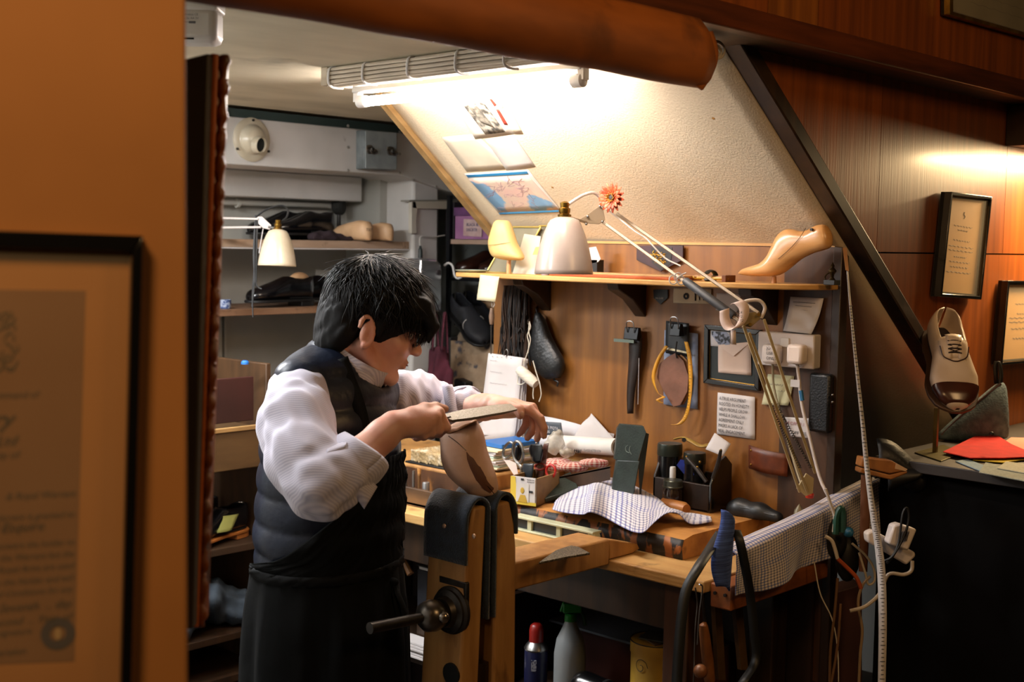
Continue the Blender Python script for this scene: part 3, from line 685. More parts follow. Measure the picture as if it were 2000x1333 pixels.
m = MB(); bar(m, L(1112, 425, 3.28), L(1145, 435, 3.31), .006); obj('shade_bracket', m, larm, la)
m = MB().tube(curve([L(1105, 405, 3.28), L(1115, 396, 3.28), L(1140, 381, 3.29), L(1160, 377, 3.3), L(1172, 388, 3.31), L(1178, 404, 3.31)], 40), .0042, 8)
m.tube(curve([L(1178, 404, 3.31), L(1210, 428, 3.28), L(1240, 452, 3.24), L(1262, 466, 3.22), L(1275, 480, 3.2), L(1300, 505, 3.18), L(1330, 520, 3.15)], 40), .002, 6)
m.tube(curve([L(1448, 592, 3.0), L(1465, 587, 3.0), L(1484, 588, 3.0), L(1494, 602, 3.0), L(1487, 622, 3.0)], 30), .0042, 8)
obj('cable', m, M('lamp_cable', 'c9bcb0', .5), la, kind='stuff')
m = MB()
for x, y in ((1318, 547), (1328, 542), (1333, 548)): m.tube([L(x-3+8*math.cos(t), y+9*math.sin(t), 3.13) for t in np.linspace(0, 6.4, 14)], .0016, 5)
m.tube(curve([L(1320, 545, 3.13), L(1330, 538, 3.13), L(1340, 533, 3.13)]), .0018, 5)
obj('string_tie', m, paper, la)
wbd = thing('wristband', L(1437, 645, 2.98), 'pale pink paper wristband looped around the lamp elbow', 'band')
r, c = ribbon([L(1415, 605, 2.985), L(1416, 625, 2.985), L(1425, 641, 2.98), L(1440, 640, 2.965), L(1452, 622, 2.965), L(1453, 602, 2.965), L(1443, 590, 2.97), L(1436, 592, 2.98)], .024, R*.9+U*.3, twist=0)
bb = obj('band', r, M('band_pink', 'd9c2b8', .6), wbd, solid=.0008)
lettering(['KLR', '0412', 'DB 12'], bb, L(1438, 611, 2.958), U*-.2+R*.95, U*.95+R*.25, .008, ink, lh=1.1)
obj('tail', MB().quad(L(1428, 673, 2.985), L(1438, 674, 2.985), L(1437, 645, 2.985), L(1427, 645, 2.985)), M('band_tail', 'd5c4bb', .6), wbd, solid=.0008)
# ------------------------------------------------------------------ shaping tools for lasts and shoes
def itp(x, tab):
    xs, ys_ = zip(*tab); return float(np.interp(x, xs, ys_))
WT = ((0, .003), (.03, .022), (.1, .031), (.25, .033), (.45, .032), (.6, .040), (.7, .045), (.82, .043), (.92, .033), (.975, .019), (1, .004))
ZT = ((0, .080), (.05, .082), (.2, .074), (.33, .076), (.42, .082), (.6, .062), (.75, .048), (.9, .037), (.97, .027), (1, .012))
def shoe(name, o, ex, ez, label, upper, cap=None, sole_m=None, lining=None, lace=None, group=None, L_=.29, heel=True, filler=None, piping=None, wid=1.0):
    ex = nrm(ex); ez = nrm(np.asarray(ez)-ex*np.dot(ez, ex)); ey = np.cross(ez, ex); o = np.asarray(o, float)
    P = lambda x, y, z: o+ex*x*L_+ey*y*wid+ez*z
    r = thing(name, o, label, 'shoe', group)
    hb = .024 if heel else .006
    def ring(x, grow=0):
        w, zt = itp(x, WT)+grow, itp(x, ZT)+grow
        am = 1.0 if x > .43 else (.93 if x > .40 else .80)
        if x < .012: am = .8
        out = []
        for a in np.linspace(-am, am, 21):
            t = a*math.pi; y = w*spow(math.sin(t), .75); z = zt*(.5-.5*spow(math.cos(t), .8))
            if am < 1: z *= 1/(.5-.5*spow(math.cos(am*math.pi), .8))*.98
            out.append(P(x, y, hb+max(z, 0)))
        return out
    xs = list(np.linspace(.0, 1, 44))
    obj('upper', MB().rings([ring(x) for x in xs], closed=False, caps=False), upper, r, solid=.003, ang=80, weld=.0004)
    if cap: obj('toe_cap', MB().rings([ring(x, .0022) for x in np.linspace(.80, 1, 14)], closed=False, caps=False), cap, r, ang=80, weld=.0004)
    if piping:
        m = MB(); m.tube([p+ez*.001 for p in ring(.62, .002)[2:-2]], .0014, 5); obj('piping', m, piping, r)
    ol = [(x, itp(x, WT)+.006) for x in np.linspace(0, 1, 26)]
    poly = [P(x-.012 if x < .02 else x*1.012, w, hb-.008) for x, w in ol]+[P(x*1.012, -w, hb-.008) for x, w in ol[::-1]]
    obj('sole', MB().prism(poly, ez*.009), sole_m or black, r, bevel=.002)
    if heel:
        hl = [(x, itp(x, WT)+.003) for x in np.linspace(0, .27, 8)]
        obj('heel', MB().prism([P(x, w, 0) for x, w in hl]+[P(x, -w, 0) for x, w in hl[::-1]], ez*.018), sole_m or black, r, bevel=.0015)
    ins = [(x, itp(x, WT)*.9) for x in np.linspace(.02, .42, 10)]
    obj('insole', MB().prism([P(x, w, hb+.004) for x, w in ins]+[P(x, -w, hb+.004) for x, w in ins[::-1]], ez*.004), lining or black, r)
    if filler: obj('last', MB().ball(P(.2, 0, hb+.062), (.05, .024, .034), 10, [ex, ey, ez]), filler, r)
    if lace:
        obj('tongue', MB().grid(lambda u, v: P(.36+.22*v, (.016-.004*v)*(u-.5)*2, hb+itp(.36+.22*v, ZT)+.001-.004*(u-.5)**2*4+.008*(1-v)), 5, 6), upper, r, solid=.002)
        f = MB()
        for s in (-1, 1):
            f.grid(lambda u, v: P(.37+.22*v, s*(.006+.022*u), hb+itp(.37+.22*v, ZT)*(1-.16*u*u)+.003), 4, 6)
        obj('facing', f, upper, r, solid=.0016, kind='stuff')
        for i in range(5):
            x = .40+.035*i
            obj('lace', MB().tube(curve([P(x, -.013, hb+itp(x, ZT)+.003), P(x, 0, hb+itp(x, ZT)+.0065), P(x, .013, hb+itp(x, ZT)+.003)], 8), .0017, 5), lace, r)
        m = MB()
        for i in range(4):
            x = .40+.035*i
            for s in (-1, 1): m.tube([P(x, s*.013, hb+itp(x, ZT)+.004), P(x+.035, -s*.013, hb+itp(x+.035, ZT)+.004)], .0013, 5)
        obj('crossed_laces', m, lace, r, kind='stuff')
    return r
last_wood = M('last_wood', 'd6a268', .32, c2='c48c50', sc=(6, 6, 40), coat=.3)
last_pale = M('last_pale', 'cfa981', .5, c2='b8916a', sc=14, c3='8d6c4c', sc3=16, lo3=.64, hi3=.75)
last_yellow = M('last_yellow', 'cdb172', .5, c2='bd9f5c', sc=10)
shoe_black = M('shoe_black', '0e0e11', .22, c2='07070a', coat=.4, sc=10); shoe_brown = M('shoe_brown', '3a1c14', .25, c2='27110c', coat=.4, sc=10)
shoe_suede = M('shoe_suede', '14161c', .7, c2='0c0d12', sc=30)

# ------------------------------------------------------------------ things on the display shelf (top at z = 1.512)
st = 1.512
q = lambda x, y: W(x, y, X=2.76)
wl = thing('wooden_last', A(2.76, q(1514, 548)[1], st), 'glossy orange-brown wooden shoe last on a peg, at the right end of the shelf', 'shoe last')
SL = [(1443, 533, 1444, 536, .004), (1452, 526, 1455, 538, .014), (1470, 520, 1474, 540, .024), (1490, 513, 1496, 540, .030), (1504, 498, 1520, 538, .033), (1512, 478, 1542, 524, .031), (1522, 458, 1562, 508, .028), (1540, 447, 1586, 496, .025), (1570, 452, 1606, 490, .024), (1596, 440, 1620, 484, .023), (1612, 440, 1623, 474, .018), (1620, 452, 1624, 464, .006)]
obj('body', loft(SL, q, (1, 0, 0), 22), last_wood, wl, smooth=True)
m = MB().tube(curve([q(1585, 446)+A(-.026, 0, 0), q(1572, 466)+A(-.0265, 0, 0), q(1553, 488)+A(-.0285, 0, 0), q(1533, 506)+A(-.031, 0, 0)], 24), .0007, 4)
obj('cut_line', m, dark_wood, wl)
obj('thimble_hole', MB().cyl(q(1595, 449)+A(-.0262, 0, 0), q(1595, 449)+A(-.02, 0, 0), .0035, n=10), black, wl)
p = q(1512, 540); obj('peg', MB().tube([A(2.76, p[1], st), A(2.76, p[1], p[2])], [.007, .0055], 12), M('peg_wood', 'a87243', .5), wl)
q = lambda x, y: W(x, y, X=2.70)
yl_ = thing('wooden_last', A(2.70, q(995, 533)[1], st), 'pale yellow shoe last standing toe down on a peg, left end of shelf', 'shoe last')
SY = [(972, 430, 990, 431, .012), (968, 436, 994, 437, .022), (963, 452, 1000, 455, .027), (958, 470, 1007, 476, .030), (959, 484, 1014, 490, .032), (962, 496, 1020, 500, .030), (968, 503, 1021, 506, .022), (985, 508, 1018, 509, .008)]
obj('body', loft(SY, q, (1, 0, 0), 20), last_yellow, yl_, smooth=True)
obj('cut_line', MB().tube(curve([q(968, 480)+A(-.033, 0, 0), q(985, 478)+A(-.034, 0, 0), q(1008, 474)+A(-.024, 0, 0)], 16), .0006, 4), dark_wood, yl_)
p = q(994, 506); obj('peg', MB().tube([A(2.70, p[1], st), A(2.70, p[1], p[2])], [.0075, .006], 12), M('peg_wood_b', 'b98d5f', .5), yl_)
# glass picture holders with thin gilt edges, leaning papers
gold_paint = M('gilt', 'c9b05c', .4, .5)
glass = M('glass', 'e8ece6', .05, trans=.9, alpha=.35)
def stand_frame(label, x0, x1, ytop, lean, Xb):
    yA, yB = W(x0, 530, X=Xb)[1], W(x1, 530, X=Xb)[1]; zt = W(x0, ytop, X=Xb+.02)[2]
    f = thing('glass_picture', (Xb, (yA+yB)/2, st), label, 'picture frame')
    bot = [A(Xb, yA, st), A(Xb, yB, st)]; top_ = [A(Xb+.05, yA-lean, zt), A(Xb+.05, yB-lean, zt)]
    P = [bot[0], bot[1], top_[1], top_[0]]
    for i in range(4): obj('gilt_edge', MB().tube([P[i], P[(i+1) % 4]], .0028, 6), gold_paint, f)
    obj('pane', MB().prism(P, (.002, 0, 0)), glass, f)
    obj('backing_card', MB().prism([p*.98+sum(P)/4*.02+A(.004, 0, 0) for p in P], (.002, 0, 0)), M('backing', 'a59c7d', .7, c2='7f775c', sc=8), f)
    return f
stand_frame('gilt-edged glass frame leaning behind the pale yellow last', 951, 1006, 443, .055, 2.775)
stand_frame('gilt-edged glass frame leaning behind the big lamp shade', 1016, 1052, 441, .03, 2.79)
lpz = thing('leaning_card', W(1020, 532, X=2.745)*A(1, 1, 0)+A(0, 0, st), 'plain cream card leaning between the yellow last and the lamp shade', 'card')
obj('card', MB().prism([W(1001, 531, X=2.745)*A(1, 1, 0)+A(0, 0, st), W(1046, 533, X=2.745)*A(1, 1, 0)+A(0, 0, st), W(1056, 462, X=2.79), W(1024, 457, X=2.79)], (.001, 0, 0)), M('card_cream', 'dfd9c2', .8), lpz)
obj('small_card', MB().prism([W(1040, 498, X=2.74), W(1056, 498, X=2.74), W(1056, 482, X=2.75), W(1046, 483, X=2.75)], (.001, 0, 0)), M('card_tan', 'cdaa62', .8), lpz)
tg = thing('paper_tag', W(1160, 520, X=2.80)*A(1, 1, 0)+A(0, 0, st), 'white paper tag with handwriting, behind the right side of the lamp shade', 'note')
obj('tag', MB().prism([W(x, y, X=2.80) for x, y in ((1150, 516), (1168, 512), (1173, 506), (1164, 482), (1150, 484))], (.001, 0, 0)), paper, tg)
obj('stand', MB().bx(2.80, 2.83, W(1166, 520, X=2.80)[1], W(1152, 520, X=2.80)[1], st, W(1160, 508, X=2.80)[2]), black, tg)
p = W(957, 532, Z=st)
dsh = MB().lathe([(.001, 0), (.03, 0), (.048, .004), (.052, .007), (.049, .006), (.03, .002), (.001, .002)], (2.705, p[1], st), n=28)
obj('shallow_dish', dsh, M('dish_green', 'b9cbbb', .3, coat=.4), None, 'shallow pale green dish at the left end of the display shelf', 'dish', org=(2.705, p[1], st))
cy0, cy1 = W(1334, 540, X=2.69)[1], W(1082, 540, X=2.69)[1]
tr = thing('wooden_tray', (2.72, (cy0+cy1)/2, st), 'flat orange-edged wooden tray lying on the shelf under the lamp shade', 'tray')
obj('top', MB().bx(2.672, 2.77, cy0, cy1, st+.008, st+.012), M('tray_top', 'c59a66', .5, c2='ae8350', sc=(30, 4, 30)), tr, bevel=.001)
obj('edge', MB().bx(2.670, 2.772, cy0-.002, cy1+.002, st, st+.008), M('tray_edge', 'a24d18', .4, c2='8c3f12', sc=(30, 5, 30)), tr, bevel=.0015)
p = W(1065, 538, X=2.69)
obj('paint_pot', MB().lathe([(.001, 0), (.011, 0), (.012, .004), (.012, .012), (.0105, .0125), (.001, .0125)], (2.69, p[1], st), n=18), M('pot_grey', '9b8f98', .5), None, 'tiny grey pot under the lamp shade rim on the shelf', 'pot', org=(2.69, p[1], st))
pn = thing('pennant', W(1290, 548, X=2.845)*A(1, 1, 0)+A(0, 0, st), 'dark burgundy pointed plaque with a gold crest, on the board above the shelf', 'plaque')
pl = lambda x, y: W(x, y, X=2.852)
obj('plaque', MB().prism([pl(x, y) for x, y in ((1245, 480), (1336, 480), (1336, 508), (1292, 531), (1245, 508))], (-.005, 0, 0)), M('burgundy', '3a1c22', .5, c2='2b1419', sc=20), pn, bevel=.001)
obj('centre_field', MB().prism([pl(x, y)+A(-.0055, 0, 0) for x, y in ((1274, 484), (1316, 484), (1312, 516), (1294, 528), (1276, 514))], (-.0008, 0, 0)), M('field_dark', '1a1410', .5), pn)
m = MB()
for cx, cy, rr in ((1282, 497, 6), (1296, 499, 5), (1288, 508, 5), (1298, 512, 4)):
    for i in range(5): a = i*1.257+cx; m.tube(curve([pl(cx, cy)+A(-.0065, 0, 0), pl(cx+rr*math.cos(a), cy+rr*.7*math.sin(a))+A(-.0068, 0, 0), pl(cx+rr*1.4*math.cos(a+.5), cy+rr*1.2*math.sin(a+.5))+A(-.0065, 0, 0)], 8), .0019, 5)
m.tube(curve([pl(1281, 514)+A(-.0066, 0, 0), pl(1288, 511)+A(-.0066, 0, 0), pl(1296, 515)+A(-.0066, 0, 0), pl(1303, 511)+A(-.0066, 0, 0)], 20), .001, 5)
obj('crest', m, gold, pn)
pk = thing('pencil_bundle', W(1398, 548, X=2.72)*A(1, 1, 0)+A(0, 0, st), 'yellow pencils held by a black clip on the display shelf', 'pencils')
k = lambda x, X_=2.72: W(x, 545, X=X_)[1]
for i in range(3):
    y0_, y1_ = k(1415, 2.71+.012*i), k(1362-5*i, 2.71+.012*i)
    z = st+.008+.003*(i % 2)
    obj('pencil', MB().tube([A(2.71+.012*i, y1_, z), A(2.71+.012*i, y0_, z), A(2.71+.012*i, y0_-.012, z)], [.0042, .0042, .001], 6), M('pencil_yellow', 'b98d16', .4) if i != 1 else M('pencil_wood', '9a6c35', .5), pk)
obj('clip', MB().tube(curve([A(2.715+.022*math.cos(t), k(1390), st+.013+.014*math.sin(t)) for t in np.linspace(-2.6, 2.6, 12)], 24), .006, 8, flat=(1.4, .5)), M('clip_dark', '1b1a17', .5), pk)
obj('box_end', MB().bx(2.70, 2.745, k(1426), k(1418), st, st+.017), M('box_end_brown', '6c3a17', .5), pk, bevel=.001)
tp = thing('small_trophy', W(1624, 550, X=2.80)*A(1, 1, 0)+A(0, 0, st), 'tiny dark metal figurine at the right end of the shelf', 'figurine')
tc_ = A(2.80, W(1625, 550, X=2.80)[1], st)
obj('base', MB().box(tc_+A(0, 0, .006), (.03, .03, .012)), black, tp, bevel=.001)
obj('cup', MB().lathe([(.001, .012), (.009, .012), (.004, .018), (.005, .026), (.010, .032), (.010, .036), (.004, .042), (.005, .047), (.002, .052), (.0005, .056)], tc_, n=14), M('bronze', '4a3c22', .3, .9), tp)
obj('lever', MB().tube(curve([tc_+A(0, .004, .03), tc_+A(0, .014, .026), tc_+A(0, .02, .018), tc_+A(-.005, .014, .012)]), .0018, 6), M('bronze_b', '4a3c22', .3, .9), tp)
bg = thing('shield_badge', B(1291, 592, .01), 'small black shield badge with white script under the shelf', 'badge')
obj('shield', MB().prism([B(x, y, .003) for x, y in ((1277, 566), (1305, 566), (1305, 582), (1291, 595), (1278, 582))], (-.003, 0, 0)), M('badge_black', '17191a', .4), bg)
lettering(['you Lobb'], bg, B(1280, 584, .0065), EXB, EZ, .009, paper, shear=.3, sx=.8)

# ------------------------------------------------------------------ things on the bench block (top at z = .906)
bt = .9065
T = lambda x, y, Z=bt: W(x, y, Z=Z)
def stand_card(name, px4, mat, label, X4, cat='paper', thick=.0008, bend=.01, group=None, parent=None):
    P = [W(x, y, X=X4[i]) for i, (x, y) in enumerate(px4)]
    n_ = nrm(np.cross(P[1]-P[0], P[3]-P[0])); return obj(name, MB().quad(*P, 5, 5, lambda u, v: n_*bend*math.sin(u*2.6)*v), mat, parent, label, cat if parent is None else None, group, solid=thick)
# papers leaning on the board behind the hand
pp = thing('paper_heap', B(1080, 868, .06), 'heap of loose white papers against the board behind the left hand', 'papers')
for i, pts in enumerate((((930, 862), (1010, 860), (1016, 812), (936, 790)), ((1000, 872), (1190, 880), (1196, 846), (1062, 812)), ((1110, 880), (1205, 868), (1150, 806), (1133, 840)), ((940, 850), (1010, 868), (1012, 820), (945, 828)))):
    X_ = (.03, .012, .02, .08)[i]
    obj('paper_sheet', MB().quad(*[B(x, y, X_+(.02 if k < 2 else 0)) for k, (x, y) in enumerate(pts)], 6, 4, lambda u, v: A(-.012*math.sin(3*u+i), 0, .004*math.sin(5*u))), paper if i != 1 else M('paper_grey', 'cfcdd0', .8), pp, solid=.0006)
dc = stand_card('dark_card', [(1064, 850), (1100, 852), (1096, 826), (1066, 824)], M('card_slate', '444a50', .6), 'small slate card with white capitals among the papers', [2.79]*4, 'card', bend=0)
lettering(['ER PIQTA', 'OS'], dc, W(1067, 837, X=2.787), EXB, EZ, .0115, paper, lh=1.15, sx=.95)
# rolled paper
rp = thing('paper_roll', T(1140, 900), 'thick white paper roll with a small printed line, lying behind the gingham cloth', 'roll')
a, b = W(1082, 866, X=2.76), W(1206, 874, X=2.72)
obj('roll', MB().tube([a, b], .024, 24), M('roll_paper', 'ded9d0', .7), rp)
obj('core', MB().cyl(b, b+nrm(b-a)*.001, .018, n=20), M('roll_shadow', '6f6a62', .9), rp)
ax = nrm(b-a); lettering(['ELANDER NOTTER VUTRA'], rp, W(1141, 882, X=2.708), ax, nrm(U-ax*np.dot(U, ax)), .0095, ink, sx=.62)
m = MB(); c = W(1129, 882, X=2.708)
for i in range(4): m.tube(curve([c+R*(-.008+.005*i)-U*.006, c+R*(-.01+.006*i)+U*.005, c+R*(-.002+.003*i)-U*.004], 8), .0011, 5)
obj('printed_flourish', m, ink, rp)
# notebook and paper pile on the left of the box
nb = thing('paper_pile', A(2.67, 2.545, .952), 'untidy pile of papers with a blue spiral notebook on top, left of the tool box', 'papers')
for i in range(11):
    z = .9535+.006*i; sh = random.uniform(-.012, .012)
    c = A(2.67+sh*.5, 2.545+random.uniform(-.008, .008), z+.003); ang = random.uniform(-.12, .12); ca, sa = math.cos(ang), math.sin(ang)
    if i < 10: obj('paper_sheet', MB().box(c, (.17, .11, .0045), [A(ca, sa, 0), A(-sa, ca, 0), EZ]), (paper, cream_paper, M('pile_green', 'b6c6b8', .8), paper)[i % 4], nb)
    else:
        nbk = obj('notebook', MB().box(c+A(.02, 0, .004), (.15, .10, .012), [A(ca, sa, 0), A(-sa, ca, 0), EZ]), M('notebook_blue', '1f62a8', .5), nb, bevel=.001)
        m = MB()
        for j in range(12):
            q0 = c+A(ca, sa, 0)*.095*1+A(-sa, ca, 0)*(-.045+.008*j); m.tube([q0+A(0, 0, -.004), q0+A(.004, 0, .004), q0+A(0, 0, .012), q0+A(-.004, 0, .006)], .0011, 4)
        obj('spiral', m, steel, nbk, kind='stuff')
# card-fronted tool box with scissors
w0, w1 = W(997, 983, Z=bt), W(1047, 990, Z=bt)
w0[2] = w1[2] = bt
exb = nrm(w1-w0); eyb = nrm(np.cross(EZ, exb)); eyb = eyb if np.dot(eyb, V) > 0 else -eyb
tb_ = thing('scissor_box', (w0+w1)/2, 'small open box with a printed yellow and white card front, holding scissors', 'box')
hgt, wid, dep = .074, np.linalg.norm(w1-w0), .12
box_m = M('box_wood', '8d6c42', .6, c2='6f522e', sc=20)
obj('front', MB().prism([w0, w1, w1+EZ*hgt, w0+EZ*hgt], eyb*.004), paper, tb_)
obj('back', MB().prism([w0+eyb*dep, w1+eyb*dep, w1+eyb*dep+EZ*hgt, w0+eyb*dep+EZ*hgt], eyb*.004), box_m, tb_)
for s in (w0, w1-exb*.004): obj('side', MB().prism([s, s+exb*.004, s+exb*.004+EZ*hgt, s+EZ*hgt], eyb*(dep+.004)), box_m, tb_)
obj('bottom', MB().prism([w0, w1, w1+eyb*dep, w0+eyb*dep], EZ*.003), box_m, tb_)
fp = lambda u, v, l=.001: w0+exb*wid*u+EZ*hgt*v-eyb*l
obj('yellow_print', MB().quad(fp(.0, .0), fp(.30, .0), fp(.18, 1), fp(.0, 1)).quad(fp(.3, .0), fp(1, .0), fp(1, .12), fp(.25, .12)), M('print_yellow', 'd3b63b', .6), tb_)
obj('portrait_field', MB().quad(fp(.22, .1, .0014), fp(.72, .1, .0014), fp(.72, .78, .0014), fp(.22, .78, .0014)), M('print_field', 'c9c3bc', .6), tb_)
obj('portrait_print', MB().ball(fp(.47, .52, .002), (.0062, .0008, .0085), 6, [exb, eyb, EZ]).prism([fp(.30, .1, .002), fp(.68, .1, .002), fp(.58, .36, .002), fp(.40, .36, .002)], -eyb*.0004), M('print_ochre', 'b3922f', .6), tb_)
m = MB()
for i in range(5):
    for j in range(2): m.box(fp(.66+.06*i, .93-.08*j, .0014), (.0022, .0004, .0022), [exb, eyb, EZ])
m.box(fp(.46, .92, .0014), (.009, .0004, .005), [exb, eyb, EZ]).box(fp(.80, .5, .0018), (.012, .0004, .006), [exb, eyb, EZ])
obj('printed_marks', m, ink, tb_, kind='stuff')
def ring_loop(cx, cy, rx, ry, XX, r, n=20, tilt=0): return [W(cx+rx*math.cos(t)*math.cos(tilt)-ry*math.sin(t)*math.sin(tilt), cy+rx*math.cos(t)*math.sin(tilt)+ry*math.sin(t)*math.cos(tilt), X=XX) for t in np.linspace(0, 2*math.pi, n)]
ss = thing('scissors', W(1015, 930, X=2.54), 'big steel scissors with a dark oval grip, standing in the card box', 'scissors')
obj('grip', MB().tube(ring_loop(1012, 884, 10, 22, 2.54, 0, tilt=-.12), .0042, 8), steel, ss); 
obj('grip_lining', MB().ball(W(1012, 885, X=2.545), (.010, .003, .022), 10, [R, V, U]), black_gloss, ss)
obj('grip', MB().tube(ring_loop(993, 880, 9, 17, 2.56, 0, tilt=.4), .0038, 8), steel, ss)
obj('shank', MB().tube(curve([W(1012, 905, X=2.54), W(1018, 915, X=2.537), W(1019, 935, X=2.545), W(1016, 950, X=2.545)]), [.0045]*24, 8), steel, ss)
obj('blade', MB().prism([W(980, 893, X=2.56), W(1005, 930, X=2.54), W(1014, 938, X=2.54), W(1008, 905, X=2.56)], V*.003), M('blade_pink', 'a28c7e', .5, .1), ss)
s2 = thing('shears', W(1048, 935, X=2.545), 'black-handled shears standing in the card box', 'scissors')
m = loft([(1036, 868, 1058, 868, .005), (1033, 878, 1061, 878, .007), (1035, 890, 1060, 890, .008), (1040, 905, 1057, 905, .007)], lambda x, y: W(x, y, X=2.56), V)
obj('handle', m, black_gloss, s2, smooth=True)
obj('handle', loft([(1022, 906, 1042, 906, .005), (1020, 920, 1042, 920, .008), (1024, 932, 1040, 932, .007), (1028, 940, 1036, 940, .004)], lambda x, y: W(x, y, X=2.535), V), M('handle_slate', '23282c', .35), s2, smooth=True)
obj('pivot', MB().ball(W(1048, 866, X=2.545), .004, 6), steel, s2)
s3 = thing('scissors', W(1070, 935, X=2.535), 'red-gripped scissors in a clear sleeve, at the right end of the card box', 'scissors')
obj('grip', MB().tube(ring_loop(1076, 921, 9, 12, 2.57, 0), .0035, 8), M('red_grip', 'a9231b', .35, coat=.3), s3)
obj('grip', MB().tube(ring_loop(1055, 912, 10, 6, 2.575, 0), .003, 8), M('red_grip_b', '8d2a1c', .35), s3)
obj('sleeve', loft([(1062, 868, 1072, 866, .004), (1053, 890, 1069, 889, .007), (1046, 910, 1066, 912, .009), (1048, 935, 1062, 937, .008)], lambda x, y: W(x, y, X=2.58), V), M('sleeve_clear', '5b3a30', .2, alpha=.8), s3, smooth=True)
# clear bag, gingham cloth, leather pieces
lo = np.minimum(W(1055, 905, X=2.63), W(1130, 840, X=2.72)); hi = np.maximum(W(1055, 905, X=2.63), W(1130, 840, X=2.72))
F_ = Field(lo-.03, hi+.03, .004)
F_.ell(W(1085, 868, X=2.68), (.03, .018, .026)).ell(W(1108, 885, X=2.68), (.03, .015, .012), k=.02).chain([W(1078, 872, X=2.68), W(1090, 848, X=2.68)], [.02, .012], k=.02)
F_.warp(lambda X, Y, Z: .004*np.sin(X*190+Z*130)*np.sin(Y*160-Z*90))
obj('plastic_bag', F_.mb(), M('bag_clear', 'cfc8b8', .25, alpha=.55, c2='a79f8c', sc=40), None, 'crumpled clear plastic bag behind the scissors', 'bag', smooth=True)
ging = M_check('gingham_red', 'dcc6b4', 'b0372c', 'a02a22', p=.009, w=.5)
gc = thing('gingham_cloths', T(1120, 925), 'folded red and white gingham cloth bundle on the bench', 'cloth')
for i, (px, py, rx, ry, rz) in enumerate(((1088, 908, .045, .03, .018), (1118, 912, .045, .028, .014), (1160, 905, .04, .018, .012))):
    c = W(px, py, X=2.68); m = MB(); 
    nu, nv = 24, 14; vs = []; uv = []; fs_ = []
    for j in range(nv+1):
        for k_ in range(nu+1):
            ph = -math.pi/2+math.pi*j/nv; th = 2*math.pi*k_/nu
            d = A(math.cos(ph)*math.cos(th), math.cos(ph)*math.sin(th), math.sin(ph)); p = c+R*rx*spow(d[0], .8)+nrm(A(V[0], V[1], 0))*ry*d[1]+EZ*rz*spow(d[2], .7)
            p = p+EZ*.003*nz(p, 60)+R*.002*nz(p, 80, 3); vs.append(p); uv.append((k_/nu*.2, j/nv*.08))
    for j in range(nv):
        for k_ in range(nu): fs_.append((j*(nu+1)+k_, j*(nu+1)+k_+1, (j+1)*(nu+1)+k_+1, (j+1)*(nu+1)+k_))
    m.add(vs, fs_, uv); obj('cloth', m, ging, gc, smooth=True)
lc_ = thing('leather_scraps', T(1140, 905), 'tan and yellow leather pieces lying on the gingham cloth', 'leather')
for i, (pts, c_, dz) in enumerate((([(1090, 903), (1120, 915), (1175, 898), (1165, 890), (1120, 893)], 'c9a869', 0), ([(1098, 900), (1112, 908), (1135, 904), (1130, 896), (1110, 893)], 'b39150', .004))):
    P = [W(x, y, Z=.958+.004*i) for x, y in pts]; obj('piece', MB().prism(P, EZ*.003), M('scrap%d' % i, c_, .6), lc_)
# low divided tray behind, under gingham: front edge board
obj('bench_tray', MB().prism([W(1070, 940, X=2.63), W(1192, 915, X=2.63), W(1192, 911, X=2.63), W(1070, 936, X=2.63)], V*.006).prism([W(1072, 962, X=2.63), W(1192, 938, X=2.63), W(1192, 912, X=2.63), W(1072, 937, X=2.63)], V*.004), M('tray_dark', '3d2816', .55, c2='2b1a0d', sc=20), None, 'dark low tray board in front of the gingham cloth', 'tray')
# green leather book and upright leather case
gb = thing('green_wallet', T(1080, 985), 'dark green leather wallet with silver handwriting leaning beside the card box', 'wallet')
P = [W(1064, 983, X=2.525)+EZ*.012, W(1130, 962, X=2.62)+EZ*.012, W(1114, 930, X=2.66)+EZ*.012, W(1047, 960, X=2.60)+EZ*.012]
n_ = nrm(np.cross(P[1]-P[0], P[3]-P[0])); n_ = n_ if np.dot(n_, CAM-P[0]) > 0 else -n_
gm = M('green_leather', '25302a', .45, c2='1a231e', sc=30, bump=.2, bsc=200)
gbo = obj('cover', MB().prism(P, -n_*.012), gm, gb, bevel=.002)
exg = nrm(P[1]-P[0]); eyg = nrm(P[3]-P[0]); eyg = nrm(eyg-exg*np.dot(eyg, exg))
lettering(['of Madame', 'no Lalhini'], gbo, P[0]+exg*.006+eyg*.03+n_*.001, exg, eyg, .014, M('silver_ink', 'b9c2b4', .5), shear=.4, lh=1.1, sx=.85)
gk = thing('leather_case', T(1222, 950), 'upright dark green leather case with a flap, on the bench in front of the board', 'case')
k = lambda x, y: W(x, y, X=2.62)
obj('body', MB().prism([k(1190, 988), k(1234, 992), k(1250, 900), k(1204, 898)], V*.03), gm, gk, bevel=.004)
obj('flap', MB().prism([k(1200, 898), k(1246, 902), k(1262, 845), k(1257, 833), k(1212, 829), k(1206, 838)], V*.034-V*.0).box(k(1230, 838)+V*.02, (.001, .001, .001)), gm, gk, bevel=.005)
obj('side', MB().prism([k(1247, 902)+V*.004, k(1252, 985)+V*.03, k(1270, 850)+V*.03, k(1262, 846)+V*.004], V*.003), gm, gk)
obj('monogram', MB().tube(curve([k(1226, 870)-V*.001, k(1222, 874)-V*.001, k(1223, 882)-V*.001, k(1229, 885)-V*.001], 14), .0008, 5).tube(curve([k(1231, 872)-V*.001, k(1229, 880)-V*.001, k(1233, 888)-V*.001], 8), .0008, 5), M('silver_mark', '7d8a80', .4), gk)
